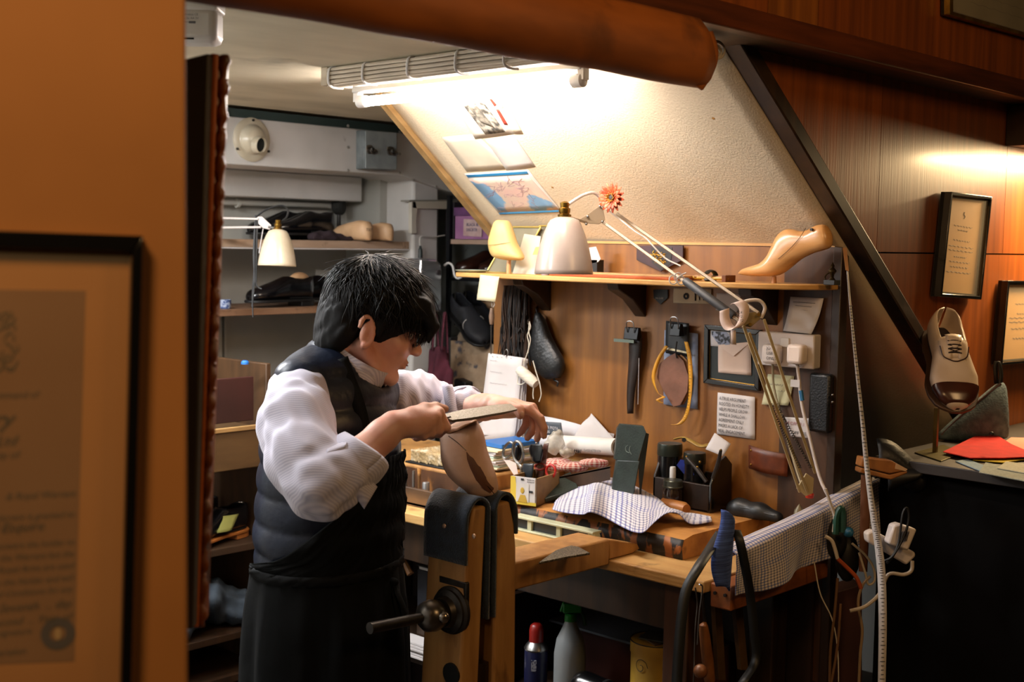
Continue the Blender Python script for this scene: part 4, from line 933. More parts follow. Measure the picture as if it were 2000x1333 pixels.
# tote with tins, pincers, paper
tt = thing('tool_tote', T(1340, 985), 'low dark wooden tote filled with tins and tools, in front of the board', 'tool tote')
ya, yb = W(1278, 930, X=2.76)[1], W(1387, 930, X=2.76)[1]
tote = M('tote_wood', '2c1d12', .5, c2='1c120a', sc=20)
obj('front', MB().bx(2.755, 2.765, yb, ya, bt, bt+.072), tote, tt, bevel=.002); obj('back', MB().bx(2.84, 2.85, yb, ya, bt, bt+.09), tote, tt, bevel=.002)
for y in (ya, yb): obj('end_panel', MB().prism([A(2.755, y, bt), A(2.85, y, bt), A(2.85, y, bt+.12), A(2.82, y, bt+.145), A(2.785, y, bt+.13), A(2.755, y, bt+.075)], (0, -.008, 0)), black_gloss if y == yb else tote, tt, bevel=.002)
obj('bottom', MB().bx(2.755, 2.85, yb, ya, bt, bt+.005), tote, tt)
def tin(px, X_, ytop, ybot, r, label, lidm, bodym, zb=None, name='tin'):
    c = W(px, ybot, X=X_); z0 = bt+.0055 if zb is None else zb; zt = W(px, ytop, X=X_)[2]; h = zt-z0; c[2] = z0
    t = thing(name, c, label, 'tin')
    obj('body', MB().lathe([(.001, 0), (r, 0), (r, h*.78), (r*.97, h*.80)], c, n=28), bodym, t)
    obj('lid', MB().lathe([(.001, h*.79), (r*1.03, h*.79), (r*1.04, h*.82), (r*1.03, h*.97), (r*.98, h), (r*.6, h*.99), (.001, h*.985)], c, n=28), lidm, t)
    return t
tin(1307, 2.803, 866, 930, .033, 'large black polish tin at the left of the tote', M('lid_green', '2f352c', .35, .4), black_gloss)
tin(1356, 2.80, 884, 930, .029, 'black polish tin with a dark lid, in the middle of the tote', M('lid_black', '26281f', .35, .3), black_gloss)
wb_ = thing('white_bottle', W(1314, 930, X=2.78)*A(1, 1, 0)+A(0, 0, bt+.0055), 'small white bottle in the tote, left of the blue packet', 'bottle')
c = ORI[wb_.name]
obj('body', MB().lathe([(.001, 0), (.011, 0), (.012, .01), (.012, .05), (.008, .058), (.008, .06)], c, n=16), M('bottle_white', 'cfcac6', .4), wb_); obj('cap', MB().lathe([(.001, .06), (.0085, .06), (.0085, .092), (.007, .096), (.001, .097)], c, n=16), wplast, wb_)
obj('label_band', MB().tube([c+EZ*.03+R*.013, c+EZ*.06-R*.002], .004, 6, flat=(1, .4)), black, wb_)
obj('blue_packet', MB().prism([W(1322, 910, X=2.775), W(1344, 936, X=2.775), W(1356, 928, X=2.775), W(1348, 902, X=2.775), W(1330, 898, X=2.775)], V*.006), M('packet_blue', '23307a', .35, c2='1a2258', sc=40), None, 'crumpled blue packet leaning in the tote', 'packet')
pcs = thing('lasting_pincers', W(1365, 935, X=2.69), 'steel pincers with brass rivets leaning across the tote front', 'pincers')
for a_, b_ in (((1341, 894), (1380, 942)), ((1408, 880), (1392, 935))): obj('handle', MB().tube([W(a_[0], a_[1], X=2.69), W((a_[0]+b_[0])/2+2, (a_[1]+b_[1])/2, X=2.69), W(b_[0], b_[1], X=2.69)], [.004, .006, .005], 8), iron, pcs)
m = MB()
for x, y in ((1341, 893), (1367, 903), (1362, 913), (1378, 938), (1408, 880)): m.ball(W(x, y, X=2.69), .0035, 5)
obj('rivets', m, brass, pcs, kind='stuff')
cr = stand_card('folded_note', [(1378, 878), (1412, 892), (1428, 868), (1396, 846)], paper, 'white folded note sticking up from the tote', [2.75, 2.75, 2.77, 2.77], 'note', bend=.004)
og = thing('leather_ring_tool', W(1340, 870, X=2.80), 'ochre leather loop lying over the tins in the tote', 'leather')
obj('loop', MB().tube(curve([W(1318, 858, X=2.80), W(1335, 855, X=2.79), W(1350, 862, X=2.78), W(1370, 872, X=2.78), W(1390, 866, X=2.80), W(1405, 858, X=2.81)], 30), [.006]*10+[.009]*12+[.006]*8, 8, flat=(1, .45)), M('ochre_leather', '9a7a34', .5), og)
obj('eyelet', MB().cyl(W(1336, 860, X=2.78), W(1336, 860, X=2.77), .006, n=12), black, og)
# jar, brush, dowel
jr = thing('glass_jar', T(1313, 990), 'small dark glass jar with a metal lid in front of the tote', 'jar')
c = W(1313, 985, X=2.722); c[2] = bt; hj = W(1313, 937, X=2.722)[2]-bt
obj('glass', MB().lathe([(.001, 0), (.024, 0), (.026, .004), (.026, hj*.62), (.022, hj*.7), (.022, hj*.74)], c, n=26), M('jar_dark', '2b1c13', .08, coat=.6), jr)
obj('lid', MB().lathe([(.001, hj*.74), (.0265, hj*.74), (.0275, hj*.78), (.026, hj*.80), (.026, hj*.97), (.024, hj), (.001, hj)], c, n=26), M('jar_lid', '4f5348', .3, .6), jr)
m = MB()
for i in range(4): m.tube(curve([c+R*(-.008+.005*i)-nrm(A(V[0], V[1], 0))*.0262+EZ*(.012+.004*(i % 2)), c+R*(-.004+.005*i)-nrm(A(V[0], V[1], 0))*.0262+EZ*.02], 6), .0009, 5)
obj('script_print', m, paper, jr)
br = thing('spectacle_case', T(1455, 1005), 'long glossy black case lying on the bench under the leather rack', 'case')
a, b = W(1400, 990, X=2.80), W(1532, 990, X=2.80)
F_ = Field(A(2.74, b[1]-.03, .89), A(2.86, a[1]+.04, 1.0), .004)
F_.chain([A(2.80, a[1]-.055, bt+.012), A(2.80, a[1]*.65+b[1]*.35, bt+.016), A(2.80, a[1]*.35+b[1]*.65, bt+.014), A(2.80, b[1]+.02, bt+.010)], [.021, .024, .023, .016], ki=.02); F_.cut((0, 0, bt), (0, 0, -1))
obj('body', F_.mb(), M('case_black', '0b0d0e', .5, coat=.1), br, smooth=True)
obj('seam', MB().tube(curve([A(2.780, a[1]-.05, bt+.02), A(2.776, (a[1]+b[1])/2, bt+.026), A(2.784, b[1]+.02, bt+.018)], 20), .0012, 5), M('case_seam', '24282a', .4), br)
dw = thing('wooden_dowel', T(1300, 1000), 'thick wooden rod end sticking out behind the blue checked towel', 'rod')
obj('rod', MB().tube([W(1296, 984, Z=.9235), W(1336, 993, Z=.9235), W(1341, 995, Z=.9235)], [.016, .016, .012], 16), M('dowel_wood', 'a86c30', .5, c2='8a5220', sc=(30, 6, 30)), dw)
# ---- checked towels
tow = M_check('towel_check', 'd8d3d6', '4f567f', '4a5599', p=.0105, w=.36)
def cloth(name, front, back, arch, label, mat, nu=44, nv=22, sag=.004, seed=0, ulen=.4, vlen=.2, org=None):
    fc, bc = curve(front, nu+1), curve(back, nu+1); fc = [fc[round(i*(len(fc)-1)/nu)] for i in range(nu+1)]; bc = [bc[round(i*(len(bc)-1)/nu)] for i in range(nu+1)]
    def f(u, v):
        i = round(u*nu); p = fc[i]*(1-v)+bc[i]*v
        return p+EZ*(arch(u, v)+sag*nz((u*6, v*4, seed)))+R*.003*nz((u*5, v*5, seed+9))
    return obj(name, MB().grid(f, nu, nv, ulen, vlen), mat, None, label, 'towel', solid=.0025, smooth=True, sub=1)
front = [T(1078, 996, .915), T(1100, 1003, .915), T(1138, 1006, .92), T(1150, 1000, .945), T(1180, 1012, .918), T(1220, 1032, .913), T(1254, 1044, .912), T(1275, 1024, .925), T(1300, 1003, .943), T(1325, 1004, .94), T(1350, 1026, .914), T(1392, 1020, .914)]
back = [T(1088, 976, .92), T(1112, 958, .93), T(1150, 938, .95), T(1170, 935, .955), T(1195, 934, .957), T(1225, 942, .953), T(1260, 960, .945), T(1290, 977, .935), T(1315, 1000, .925), T(1335, 1004, .920), T(1355, 1005, .918), T(1388, 1010, .920)]
cloth('checked_towel', front, back, lambda u, v: .012*math.sin(math.pi*v)*(.4+math.sin(math.pi*min(u*1.2, 1))), 'blue and white checked towel lying rumpled on the thick bench block', tow, ulen=.46, vlen=.26)
# ledge tools on the plank: pale green level, left rail tools, brick, pencil
lv = thing('spirit_level', W(1100, 1060, Z=.851), 'pale green metal level with dark windows lying on the front plank', 'level')
Yr, Yl = W(1176, 1060, X=2.44)[1], W(1010, 1020, X=2.44)[1]
lm_ = M('level_green', 'c3c4a4', .35, c2='b2b394', sc=20)
for y0, y1 in ((Yr, Yr+.035), (Yr+.125, Yr+.14), (Yr+.225, Yr+.24)): obj('web', MB().prism([A(2.425, y0, .851), A(2.425, y1, .851), A(2.425, y1, .884), A(2.425, y0+(.012 if y0 == Yr else 0), .884)], (.02, 0, 0)), lm_, lv, bevel=.0015)
obj('top_flange', MB().bx(2.418, 2.452, Yr+.012, Yl, .883, .889), lm_, lv, bevel=.0015); obj('bottom_flange', MB().bx(2.418, 2.452, Yr, Yl, .8505, .856), lm_, lv, bevel=.0015)
obj('dark_window', MB().bx(2.432, 2.438, Yr+.03, Yl, .855, .884), M('level_dark', '23282a', .4), lv)
bk = thing('pumice_block', W(825, 890, X=2.58)*A(1, 1, 0)+A(0, 0, .952), 'crusty pale brown abrasive block on a black tray, left of the vise', 'block')
q = lambda x, y, z: W(x, y, Z=z)
y0_, y1_ = 2.62, 2.78
obj('tray', MB().bx(2.505, 2.66, y0_-.006, y1_+.006, .9515, .956), black, bk, bevel=.001)
F_ = Field(A(2.49, y0_-.02, .94), A(2.68, y1_+.02, 1.01), .003); F_.put(*(lambda sl_, g_: (sl_, np.maximum(np.maximum(np.abs(g_[0]-2.583)-.068, np.abs(g_[1]-(y0_+y1_)/2)-(y1_-y0_)/2+.006), np.abs(g_[2]-.973)-.0165)))(*F_.loc(F_.lo, F_.lo+F_.h*F_.n)), .001)
F_.warp(lambda X, Y, Z: .0025*np.sin(X*310+Y*120)*np.sin(Y*270-Z*200)*np.sin(Z*300+X*90)+.0015*np.sin(X*600)*np.sin(Y*560))
obj('block', F_.mb(), M('pumice', 'a8916a', .9, c2='80683f', sc=26, c3='d1c6ad', sc3=30, lo3=.5, hi3=.7, bump=.6, bsc=150), bk, smooth=True)
for i, (px, yt, c_) in enumerate(((793, 917, '8d8a86'), (808, 920, '9c9894'), (819, 915, '6b4a2a'))):
    p = W(px, yt, X=2.445); g = thing('punch', A(2.445, p[1], .863), ('short steel punch, leftmost in the tool rail', 'short steel punch, second in the tool rail', 'wood-handled punch, third in the tool rail')[i], 'punch')
    obj('shaft', MB().tube([A(2.445, p[1], .863), A(2.445, p[1], p[2]-.014), A(2.445, p[1], p[2])], [.0035, .0048, .0042], 10), M('punch%d' % i, c_, .35, .9 if i < 2 else 0), g)
    if i == 2: obj('handle', MB().tube([A(2.445, p[1], p[2]-.03), A(2.445, p[1], p[2])], [.004, .006], 8), last_wood, g)
p = W(832, 936, X=2.455)
fl = thing('nail_bottle', A(2.455, p[1], .863), 'little glass bottle with a silver screw cap in the tool rail', 'bottle')
obj('glass', MB().lathe([(.001, 0), (.012, 0), (.013, .006), (.013, .02), (.009, .028), (.009, .032)], A(2.455, p[1], .863), n=18), M('bottle_glass', '8a8378', .1, trans=.5), fl)
obj('cap', MB().lathe([(.001, .03), (.0105, .03), (.0105, .054), (.0095, .056), (.001, .056)], A(2.455, p[1], .863), n=18), M('cap_silver', 'b3b3b3', .35, .8), fl)
p = W(863, 962, X=2.42); cpx = thing('brass_cap', A(2.43, p[1], .903), 'small brass-rimmed cap on the tool rail beside the leather jaw pad', 'cap')
obj('rim', MB().lathe([(.001, 0), (.012, 0), (.013, .004), (.0105, .010), (.009, .008), (.001, .008)], A(2.431, p[1], .902), (-.5, -.3, .9), 20), brass, cpx)
obj('face', MB().lathe([(.001, .0085), (.009, .0085), (.001, .0092)], A(2.431, p[1], .902), (-.5, -.3, .9), 20), M('cap_face', 'cfc6b4', .4), cpx)
obj('orange_pencil', MB().tube([W(779, 945, X=2.44), W(781, 885, X=2.47), W(782, 872, X=2.475)], [.0042, .0042, .001], 6), M('pencil_orange', 'd0661b', .4), None, 'orange pencil standing in the left end of the tool rail', 'pencil')
# ------------------------------------------------------------------ the standing vise
vw = M('vise_wood', 'b98a50', .5, c2='986a38', sc=(26, 26, 4), c3='4c2811', sc3=(14, 14, 5), lo3=.6, hi3=.75, bump=.25, bsc=(90, 90, 10), coat=.1)
felt = M('felt_navy', '22303f', .9, c2='18222f', sc=60, bump=.5, bsc=300, sheen=.3)
vs = thing('standing_vise', (1.93, 1.93, 0), 'tall wooden standing vise with leather-padded jaws and an iron screw', 'vise')
def jaw(x0t, x1t, x0b, x1b, zt, top_round):
    m = MB(); y0, y1 = 1.868, 1.988; out = []
    for i in range(21):
        z = zt*i/20; t = i/20; x0 = x0b+(x0t-x0b)*t; x1_ = x1b+(x1t-x1b)*t
        k = max(0, (z-(zt-.12))/.12); x0 += top_round[0]*k**2; x1_ -= top_round[1]*k**2
        out.append([A(x0, y0, z), A(x1_, y0, z), A(x1_, y1, z), A(x0, y1, z)])
    return m.rings(out)
obj('front_jaw', jaw(1.862, 1.912, 1.800, 1.868, 1.046, (.012, .0)), vw, vs, bevel=.006)
obj('rear_jaw', jaw(1.944, 2.006, 1.935, 2.02, 1.046, (.0, .022)), vw, vs, bevel=.006)
obj('gap_block', MB().bx(1.89, 1.937, 1.88, 1.976, .0, .70), dark_wood, vs)
def pad(x_out, x_in, zlow_out, zlow_in, name):
    prof = [(x_out, zlow_out), (x_out, 1.0), (x_out+.004*np.sign(x_in-x_out), 1.035), ((x_out*2+x_in)/3, 1.060), ((x_out+2*x_in)/3, 1.064), (x_in-.002*np.sign(x_in-x_out), 1.045), (x_in, 1.0), (x_in, zlow_in)]
    c = curve([A(x, 0, z) for x, z in prof], 40)
    return obj(name, MB().grid(lambda u, v: A(c[round(v*(len(c)-1))][0]+.0015*nz((u*8, v*8, 1)), 1.992-u*.128, c[round(v*(len(c)-1))][2]), 10, len(c)-1), felt, vs, solid=.007, ang=80)
p1_ = pad(1.851, 1.918, .928, .80, 'front_pad'); pad(2.003, 1.938, .972, .80, 'rear_pad')
for px, py in ((868, 1028), (926, 1048)):
    p = W(px, py, X=1.846); obj('tack', MB().lathe([(.001, 0), (.0055, 0), (.005, .002), (.001, .003)], p, (-1, 0, 0), 12), M('tack_copper', 'c9a48a', .35, .8), p1_)
o_ = W(885, 1192, X=1.855)
obj('screw_plate', MB().box(o_+A(.002, 0, .02), (.010, .085, .095)), iron, vs, bevel=.003)
obj('screw_collar', MB().lathe([(.001, 0), (.052, 0), (.052, .008), (.046, .012), (.046, .018), (.034, .022), (.030, .034), (.001, .035)], o_, (-1, 0, 0), 32), iron, vs)
kb = obj('screw_head', MB().lathe([(.001, .03), (.018, .03), (.020, .036), (.030, .045), (.034, .060), (.031, .078), (.020, .090), (.001, .094)], o_, (-1, 0, 0), 28), M('worn_iron', '8d867e', .3, .9, c2='5a544e', sc=18), vs)
obj('pin_end', MB().ball(o_+A(-.06, -.034, .004), .013, 8), M('pin_iron', '9a9188', .25, .95), kb)
obj('screw_handle', MB().tube([o_+A(-.06, .0, .0), W(800, 1212, d=2.62), W(722, 1228, d=2.55)], [.009, .011, .012], 12), iron, vs)
obj('bolt_hole', MB().cyl(W(880, 1318, X=1.838), W(880, 1318, X=1.838)+A(.02, 0, 0), .024, n=20), black, vs)
# arm that ties the vise to the bench, a rasp lying on it
am = MB().prism([A(2.0, 1.885, z) for z in (.838,)]+[A(2.0, 1.885, .902), A(2.352, 1.885, .902), A(2.352, 1.885, .838)], (0, .10, 0))
obj('bench_arm', am, vw, vs, bevel=.005)
obj('arm_tongue', MB().prism([A(2.352, 1.885, .8515), A(2.352, 1.885, .900), A(2.40, 1.885, .888), A(2.46, 1.885, .872), A(2.47, 1.885, .858), A(2.44, 1.885, .8515)], (0, .04, 0)), vw, vs, bevel=.003)
obj('arm_tongue', MB().prism([A(2.352, 1.928, .8515), A(2.352, 1.928, .900), A(2.38, 1.928, .89), A(2.41, 1.928, .878), A(2.41, 1.928, .8515)], (0, .045, 0)), vw, vs, bevel=.003)
rs = thing('rasp', W(1115, 1098, Z=.903), 'flat half-round rasp blade with a fine tooth pattern lying on the vise arm', 'rasp')
rm = M('rasp_steel', '7d7462', .45, .7, c2='4b453a', sc=(260, 260, 260), lo=.42, hi=.58, det=1, bump=.6, bsc=300)
P = [W(x, y, Z=.905) for x, y in ((1052, 1107), (1105, 1096), (1152, 1088), (1130, 1076), (1115, 1073), (1085, 1083))]
obj('blade', MB().prism([p+EZ*.004 for p in P], EZ*.005), rm, rs, bevel=.001)
# ------------------------------------------------------------------ the last in the vise, the file above it
la_ = thing('wooden_last', (1.93, 1.93, .99), 'big pinkish-tan wooden last with a dark instep patch, clamped in the vise', 'shoe last')
rawl = M('raw_last', 'd6b29b', .6, c2='c39b82', sc=12, c3='8a6248', sc3=10, lo3=.62, hi3=.8, bump=.2, bsc=60)
q = lambda x, y: W(x, y, d=2.75)
SLx = [(868, 838, 920, 812, .016), (861, 850, 934, 828, .030), (862, 872, 944, 852, .038), (864, 900, 950, 880, .041), (874, 925, 960, 908, .040), (892, 945, 968, 932, .036), (906, 956, 972, 948, .024), (916, 966, 971, 960, .016), (926, 973, 966, 968, .008)]
obj('body', loft(SLx, q, nrm(V+R*.3)*1.0, 28, p=.9), rawl, la_, smooth=True)
def front_of(x, y, lift=.0015):
    """a place on the side of the last that faces the photographer"""
    a, b = None, None
    ys_ = [(s[1]+s[3])/2 for s in SLx]; i = max(0, min(len(SLx)-2, sum(1 for v in ys_ if v < y)-1))
    t = (y-ys_[i])/(ys_[i+1]-ys_[i]); s = A(*SLx[i])*(1-t)+A(*SLx[i+1])*t
    cx, hw = (s[0]+s[2])/2, (s[2]-s[0])/2; k = max(-1, min(1, (x-cx)/hw)); dz = s[4]*(1-abs(k)**2.2)**.5
    return q(x, y)-nrm(V+R*.3)*(dz+lift)
patch = [(922, 880), (934, 890), (948, 903), (958, 920), (966, 938), (968, 955), (962, 962), (952, 955), (940, 935), (930, 912), (924, 895)]
cpt = A(*[sum(p[i] for p in patch)/len(patch) for i in (0, 1)])
m = MB(); m.add([front_of(*cpt, .004)]+[front_of(*(A(*p)*.5+cpt*.5), .0035) for p in patch]+[front_of(*p, .0012) for p in patch],
    [(0, 1+i, 1+(i+1) % len(patch)) for i in range(len(patch))]+[(1+i, 1+len(patch)+i, 1+len(patch)+(i+1) % len(patch), 1+(i+1) % len(patch)) for i in range(len(patch))])
obj('instep_patch', m, M('patch_brown', '6b4431', .6, c2='57352a', sc=15), la_, smooth=True)
obj('cut_line', MB().tube(curve([front_of(886, 850), front_of(905, 862), front_of(922, 878)], 14), .0008, 4), dark_wood, la_)
obj('sole_edge', MB().tube(curve([front_of(945, 930), front_of(960, 950), front_of(968, 968)], 14), .001, 4), dark_wood, la_)
obj('heel_block', loft([(866, 846, 872, 836, .02), (868, 852, 930, 824, .026), (872, 846, 926, 819, .024)], lambda x, y: W(x, y, d=2.742), V, 20), M('heel_ochre', '9a6432', .55, c2='7b4b22', sc=20), la_, smooth=True)
FA, FB, FT = W(862, 820, d=2.60), W(872, 818, d=2.605), W(1004, 796, d=2.72)
fx = nrm(FT-FB); fn_ = nrm(U*.8-V*.6-fx*np.dot(U*.8-V*.6, fx)); fy = np.cross(fn_, fx)
fi = thing('file', FB, 'flat steel file with a wooden handle, held level over the last', 'file')
Lf = np.linalg.norm(FT-FB)
def fsec(t, w, th): c = FB+fx*Lf*t; return [c+fy*w+fn_*th, c-fy*w+fn_*th, c-fy*w*.9-fn_*th, c+fy*w*.9-fn_*th]
obj('blade', MB().rings([fsec(0, .006, .003), fsec(.03, .013, .0035), fsec(.3, .0165, .004), fsec(.8, .0155, .0035), fsec(1, .012, .002)]), M('file_steel', '8b857a', .48, .5, c2='706a5c', sc=(300, 300, 300), bump=.3, bsc=400), fi, bevel=.0008)
obj('tang', MB().tube([FB-fx*.02, FB+fx*.008], [.004, .006], 8), iron, fi)
hd0, hd1 = FB-fx*.125, FB-fx*.012
obj('handle', MB().lathe([(.001, 0), (.011, .004), (.0155, .02), (.0165, .05), (.014, .075), (.0125, .09), (.0145, .10), (.012, .111), (.001, .112)], hd0, fx, 18), M('handle_wood', '9c5620', .35, c2='7d4016', sc=(20, 20, 20), coat=.3), fi)
obj('ferrule', MB().lathe([(.0115, .104), (.012, .106), (.0115, .115), (.007, .118), (.001, .118)], hd0, fx, 16), steel, fi)
# ------------------------------------------------------------------ the shoemaker
skin = M('skin', 'e0ad97', .5, c2='d2957f', sc=14, c3='c47f69', sc3=9, lo3=.6, hi3=.8, bump=.08, bsc=400)
skin.node_tree.nodes['Principled BSDF'].inputs['Subsurface Weight'].default_value = .12
skin.node_tree.nodes['Principled BSDF'].inputs['Subsurface Radius'].default_value = (.01, .004, .002)
hair_m = M('hair_black', '0c0a0a', .72, c2='060505', sc=40, spec=.25)
hair_s = M('hair_strands', '0d0b0a', .5, c2='070505', sc=40, spec=.28)
def stripe(mt, freq, c):
    nt = mt.node_tree; N, L = nt.nodes, nt.links; b = N['Principled BSDF']; src = b.inputs['Base Color'].links[0].from_socket
    tc = N.new('ShaderNodeTexCoord'); w = N.new('ShaderNodeTexWave'); w.wave_type = 'BANDS'; w.bands_direction = 'DIAGONAL'; w.inputs['Scale'].default_value = freq
    w.inputs['Distortion'].default_value = .8; w.inputs['Detail'].default_value = 0; L.new(tc.outputs['Object'], w.inputs['Vector'])
    x = N.new('ShaderNodeMix'); x.data_type = 'RGBA'; L.new(w.outputs['Fac'], x.inputs[0]); L.new(src, x.inputs[6]); x.inputs[7].default_value = lin(c); L.new(x.outputs[2], b.inputs['Base Color'])
vest_m = M('vest_navy', '121b2e', .42, c2='0d1424', sc=14, bump=.35, bsc=55, coat=.04, spec=.4)
shirt_m = M('shirt', 'd5d0dc', .8, c2='cbc6d2', sc=10, bump=.25, bsc=30, sheen=.2)
stripe(shirt_m, 80, 'b3afc2')
apron_m = M('apron_black', '08090a', .85, c2='050606', sc=30, bump=.3, bsc=25, spec=.15)
foot = W(640, 1050, d=2.80); foot[2] = 0
man = thing('person', foot, 'man with black hair and glasses in navy quilted vest, filing a last', 'person')
f_ = nrm(R*.88+V*.33-U*.33); sr = nrm(np.cross(f_, U)); hu = np.cross(sr, f_)
E_ = W(718, 657, d=2.70); O_ = E_-sr*.074
H = lambda f, u, s=0: O_+f_*f+hu*u+sr*s
HB = [f_, hu, sr]
ft = nrm(A(*(R*.93-V*.37))*A(1, 1, 0)); sa = np.cross(EZ, ft)           # chest forward, towards his left
TB = [ft, sa, EZ]
sh_r, el_r, wr_r = W(578, 772, d=2.60), W(632, 958, d=2.42), W(768, 832, d=2.515)
sh_l, el_l, wr_l = W(752, 768, d=2.95), W(866, 800, d=3.10), W(962, 795, d=2.87)
pel, che = W(642, 1080, d=2.80), W(652, 860, d=2.78)
lo = A(1.28, 1.45, .78); hi = A(2.30, 2.62, 1.68)
F_ = Field(lo, hi, .0035)
F_.ell(che, (.095, .14, .17), TB).ell(pel, (.10, .14, .17), TB, k=.05)
F_.chain([sh_r, W(662, 790, d=2.78), sh_l], [.036, .05, .036], k=.03, ki=.03)
F_.chain([W(668, 790, d=2.78), H(-.022, -.03)], [.056, .047], k=.03)
F_.chain([sh_r, el_r], [.040, .038], k=.02); F_.chain([sh_l, el_l], [.040, .036], k=.02)
F_.chain([el_r, el_r*.65+wr_r*.35, wr_r*.85+el_r*.15, wr_r], [.038, .043, .029, .027], k=.012, ki=.02)
F_.chain([el_l, el_l*.65+wr_l*.35, wr_l*.85+el_l*.15, wr_l], [.036, .040, .027, .025], k=.012, ki=.02)
# head
F_.ell(H(.012, .072), (.098, .088, .076), HB, k=.02).ell(H(.052, .01), (.066, .078, .058), HB, k=.02)
for s in (-1, 1):
    F_.chain([H(.0, -.022, s*.056), H(.045, -.058, s*.042), H(.088, -.064, s*.012)], [.016, .017, .017], k=.02, ki=.012)
    F_.ell(H(.075, .004, s*.043), (.022, .018, .018), HB, k=.018)
    F_.chain([H(.104, .056, s*.010), H(.094, .058, s*.045)], [.010, .009], k=.012)
    F_.ell(H(.108, .036, s*.031), (.012, .010, .014), HB, k=.008, sub=True)
    es = s*.079
    F_.chain([H(-.008+.017*math.cos(t)*1.0-.006*math.sin(t), .008+.031*math.sin(t), es+s*.004*(1-math.cos(t))) for t in np.linspace(-1.75, 3.0, 12)], [.0042]*10+[.005, .0045], k=.003, ki=.004)
    F_.ell(H(-.006, .006, s*.076), (.013, .026, .008), HB, k=.006).ell(H(.0, .002, s*.088), (.007, .012, .008), HB, k=.004, sub=True)
    F_.ell(H(-.002, -.022, s*.079), (.008, .009, .006), HB, k=.004)
F_.ell(H(.094, -.062), (.018, .014, .018), HB, k=.015)
F_.chain([H(.106, .05), H(.124, .022), H(.132, .012)], [.008, .010, .0125], k=.010, ki=.01)
for s in (-1, 1): F_.ell(H(.122, .008, s*.012), (.011, .008, .008), HB, k=.006)
F_.ell(H(.112, -.020), (.011, .0055, .021), HB, k=.006).ell(H(.110, -.031), (.011, .006, .019), HB, k=.006)
# right hand closed on the file handle
hx = fx; ho = nrm(-V+hx*np.dot(V, hx)-U*.0); hn = np.cross(ho, hx); hn = hn if np.dot(hn, U) > 0 else -hn
G = lambda a, o, n: hd0+hx*a+ho*o+hn*n
mcp = [G(.094, .020, .016), G(.076, .029, .008), G(.058, .030, -.002), G(.042, .026, -.012)]
for m_ in mcp: F_.chain([wr_r+ho*.004, wr_r*.4+m_*.6, m_], [.020, .0150, .0115], k=.014, ki=.01)
for i, (m_, a) in enumerate(zip(mcp, (.100, .081, .062, .045))):
    r = (.0098, .0102, .0098, .0086)[i]
    F_.chain([m_, G(a+.004, .024-.001*i, -.016-.003*i), G(a+.004, -.004, -.028), G(a+.002, -.024, -.018), G(a, -.026, .0)], [r+.001, r, r*.92, r*.85, r*.75], k=.003, ki=.003)
F_.chain([wr_r+hn*.006, G(.035, .012, .020), G(.068, .008, .027), G(.100, .002, .026), G(.124, .000, .020)], [.020, .0155, .0125, .0108, .0085], k=.008, ki=.006)
F_.ell(G(.045, .016, .002), (.034, .018, .026), [hx, ho, hn], k=.012)
# left hand hanging over the file's end, thumb on the blade
ml = [W(1034, 800, d=2.775), W(1039, 797, d=2.80), W(1037, 799, d=2.825), W(1028, 804, d=2.85)]
for m_ in ml: F_.chain([wr_l, wr_l*.45+m_*.55, m_], [.022, .0165, .0115], k=.012, ki=.01)
fl_ = [[(1055, 818, 2.765), (1062, 836, 2.765), (1062, 852, 2.77)], [(1053, 822, 2.79), (1054, 842, 2.79), (1049, 858, 2.795)], [(1044, 826, 2.82), (1038, 845, 2.82), (1030, 856, 2.82)], [(1028, 828, 2.85), (1020, 842, 2.85), (1013, 850, 2.85)]]
for i, (m_, pts) in enumerate(zip(ml, fl_)):
    r = (.0095, .0098, .0094, .0082)[i]
    F_.chain([m_]+[W(x, y, d=d) for x, y, d in pts], [r+.0015, r, r*.9, r*.76], k=.003, ki=.003)
F_.chain([W(972, 797, d=2.84), W(996, 797, d=2.785), W(1014, 801, d=2.745), W(1016, 812, d=2.735)], [.020, .0150, .0112, .009], k=.008, ki=.006)
body = obj('body', F_.mb(), skin, man, smooth=True)
for fgr, ps in (('a', fl_[0]), ('b', fl_[1]), ('c', fl_[2])):
    t1, t0 = W(*ps[2][:2], d=ps[2][2]), W(*ps[1][:2], d=ps[1][2]); ax = nrm(t1-t0); nn_ = nrm(R*.75-V*.6-ax*np.dot(R*.75-V*.6, ax))
    obj('fingernail', MB().ball(t1+nn_*.0052-ax*.001, (.0062, .0048, .0018), 6, [ax, np.cross(nn_, ax), nn_]), M('nail', 'dcae9c', .3), body)
tt0 = W(1016, 810, d=2.727); obj('fingernail', MB().ball(tt0+(R*.6-V*.6+U*.2)*.007, (.005, .006, .0018), 6, [R, U, V]), M('nail', 'dcae9c', .3), body)
for s in (-1, 1):
    ey_ = obj('eye', MB().ball(H(.094, .036, s*.031), .0115, 10), M('eye_white', 'd8d2cb', .2), body)
    obj('iris', MB().ball(H(.1045, .034, s*.030), (.0025, .0055, .0055), 6, HB), black, body)
    obj('eyebrow', MB().tube(curve([H(.112, .054, s*.014), H(.110, .060, s*.03), H(.098, .057, s*.05)], 12), .0032, 6), hair_m, body)
obj('mouth_line', MB().tube(curve([H(.116, -.026, -.022), H(.1235, -.0255, 0), H(.116, -.026, .022)], 10), .0012, 5), M('lip', '8d4a3e', .5), body)
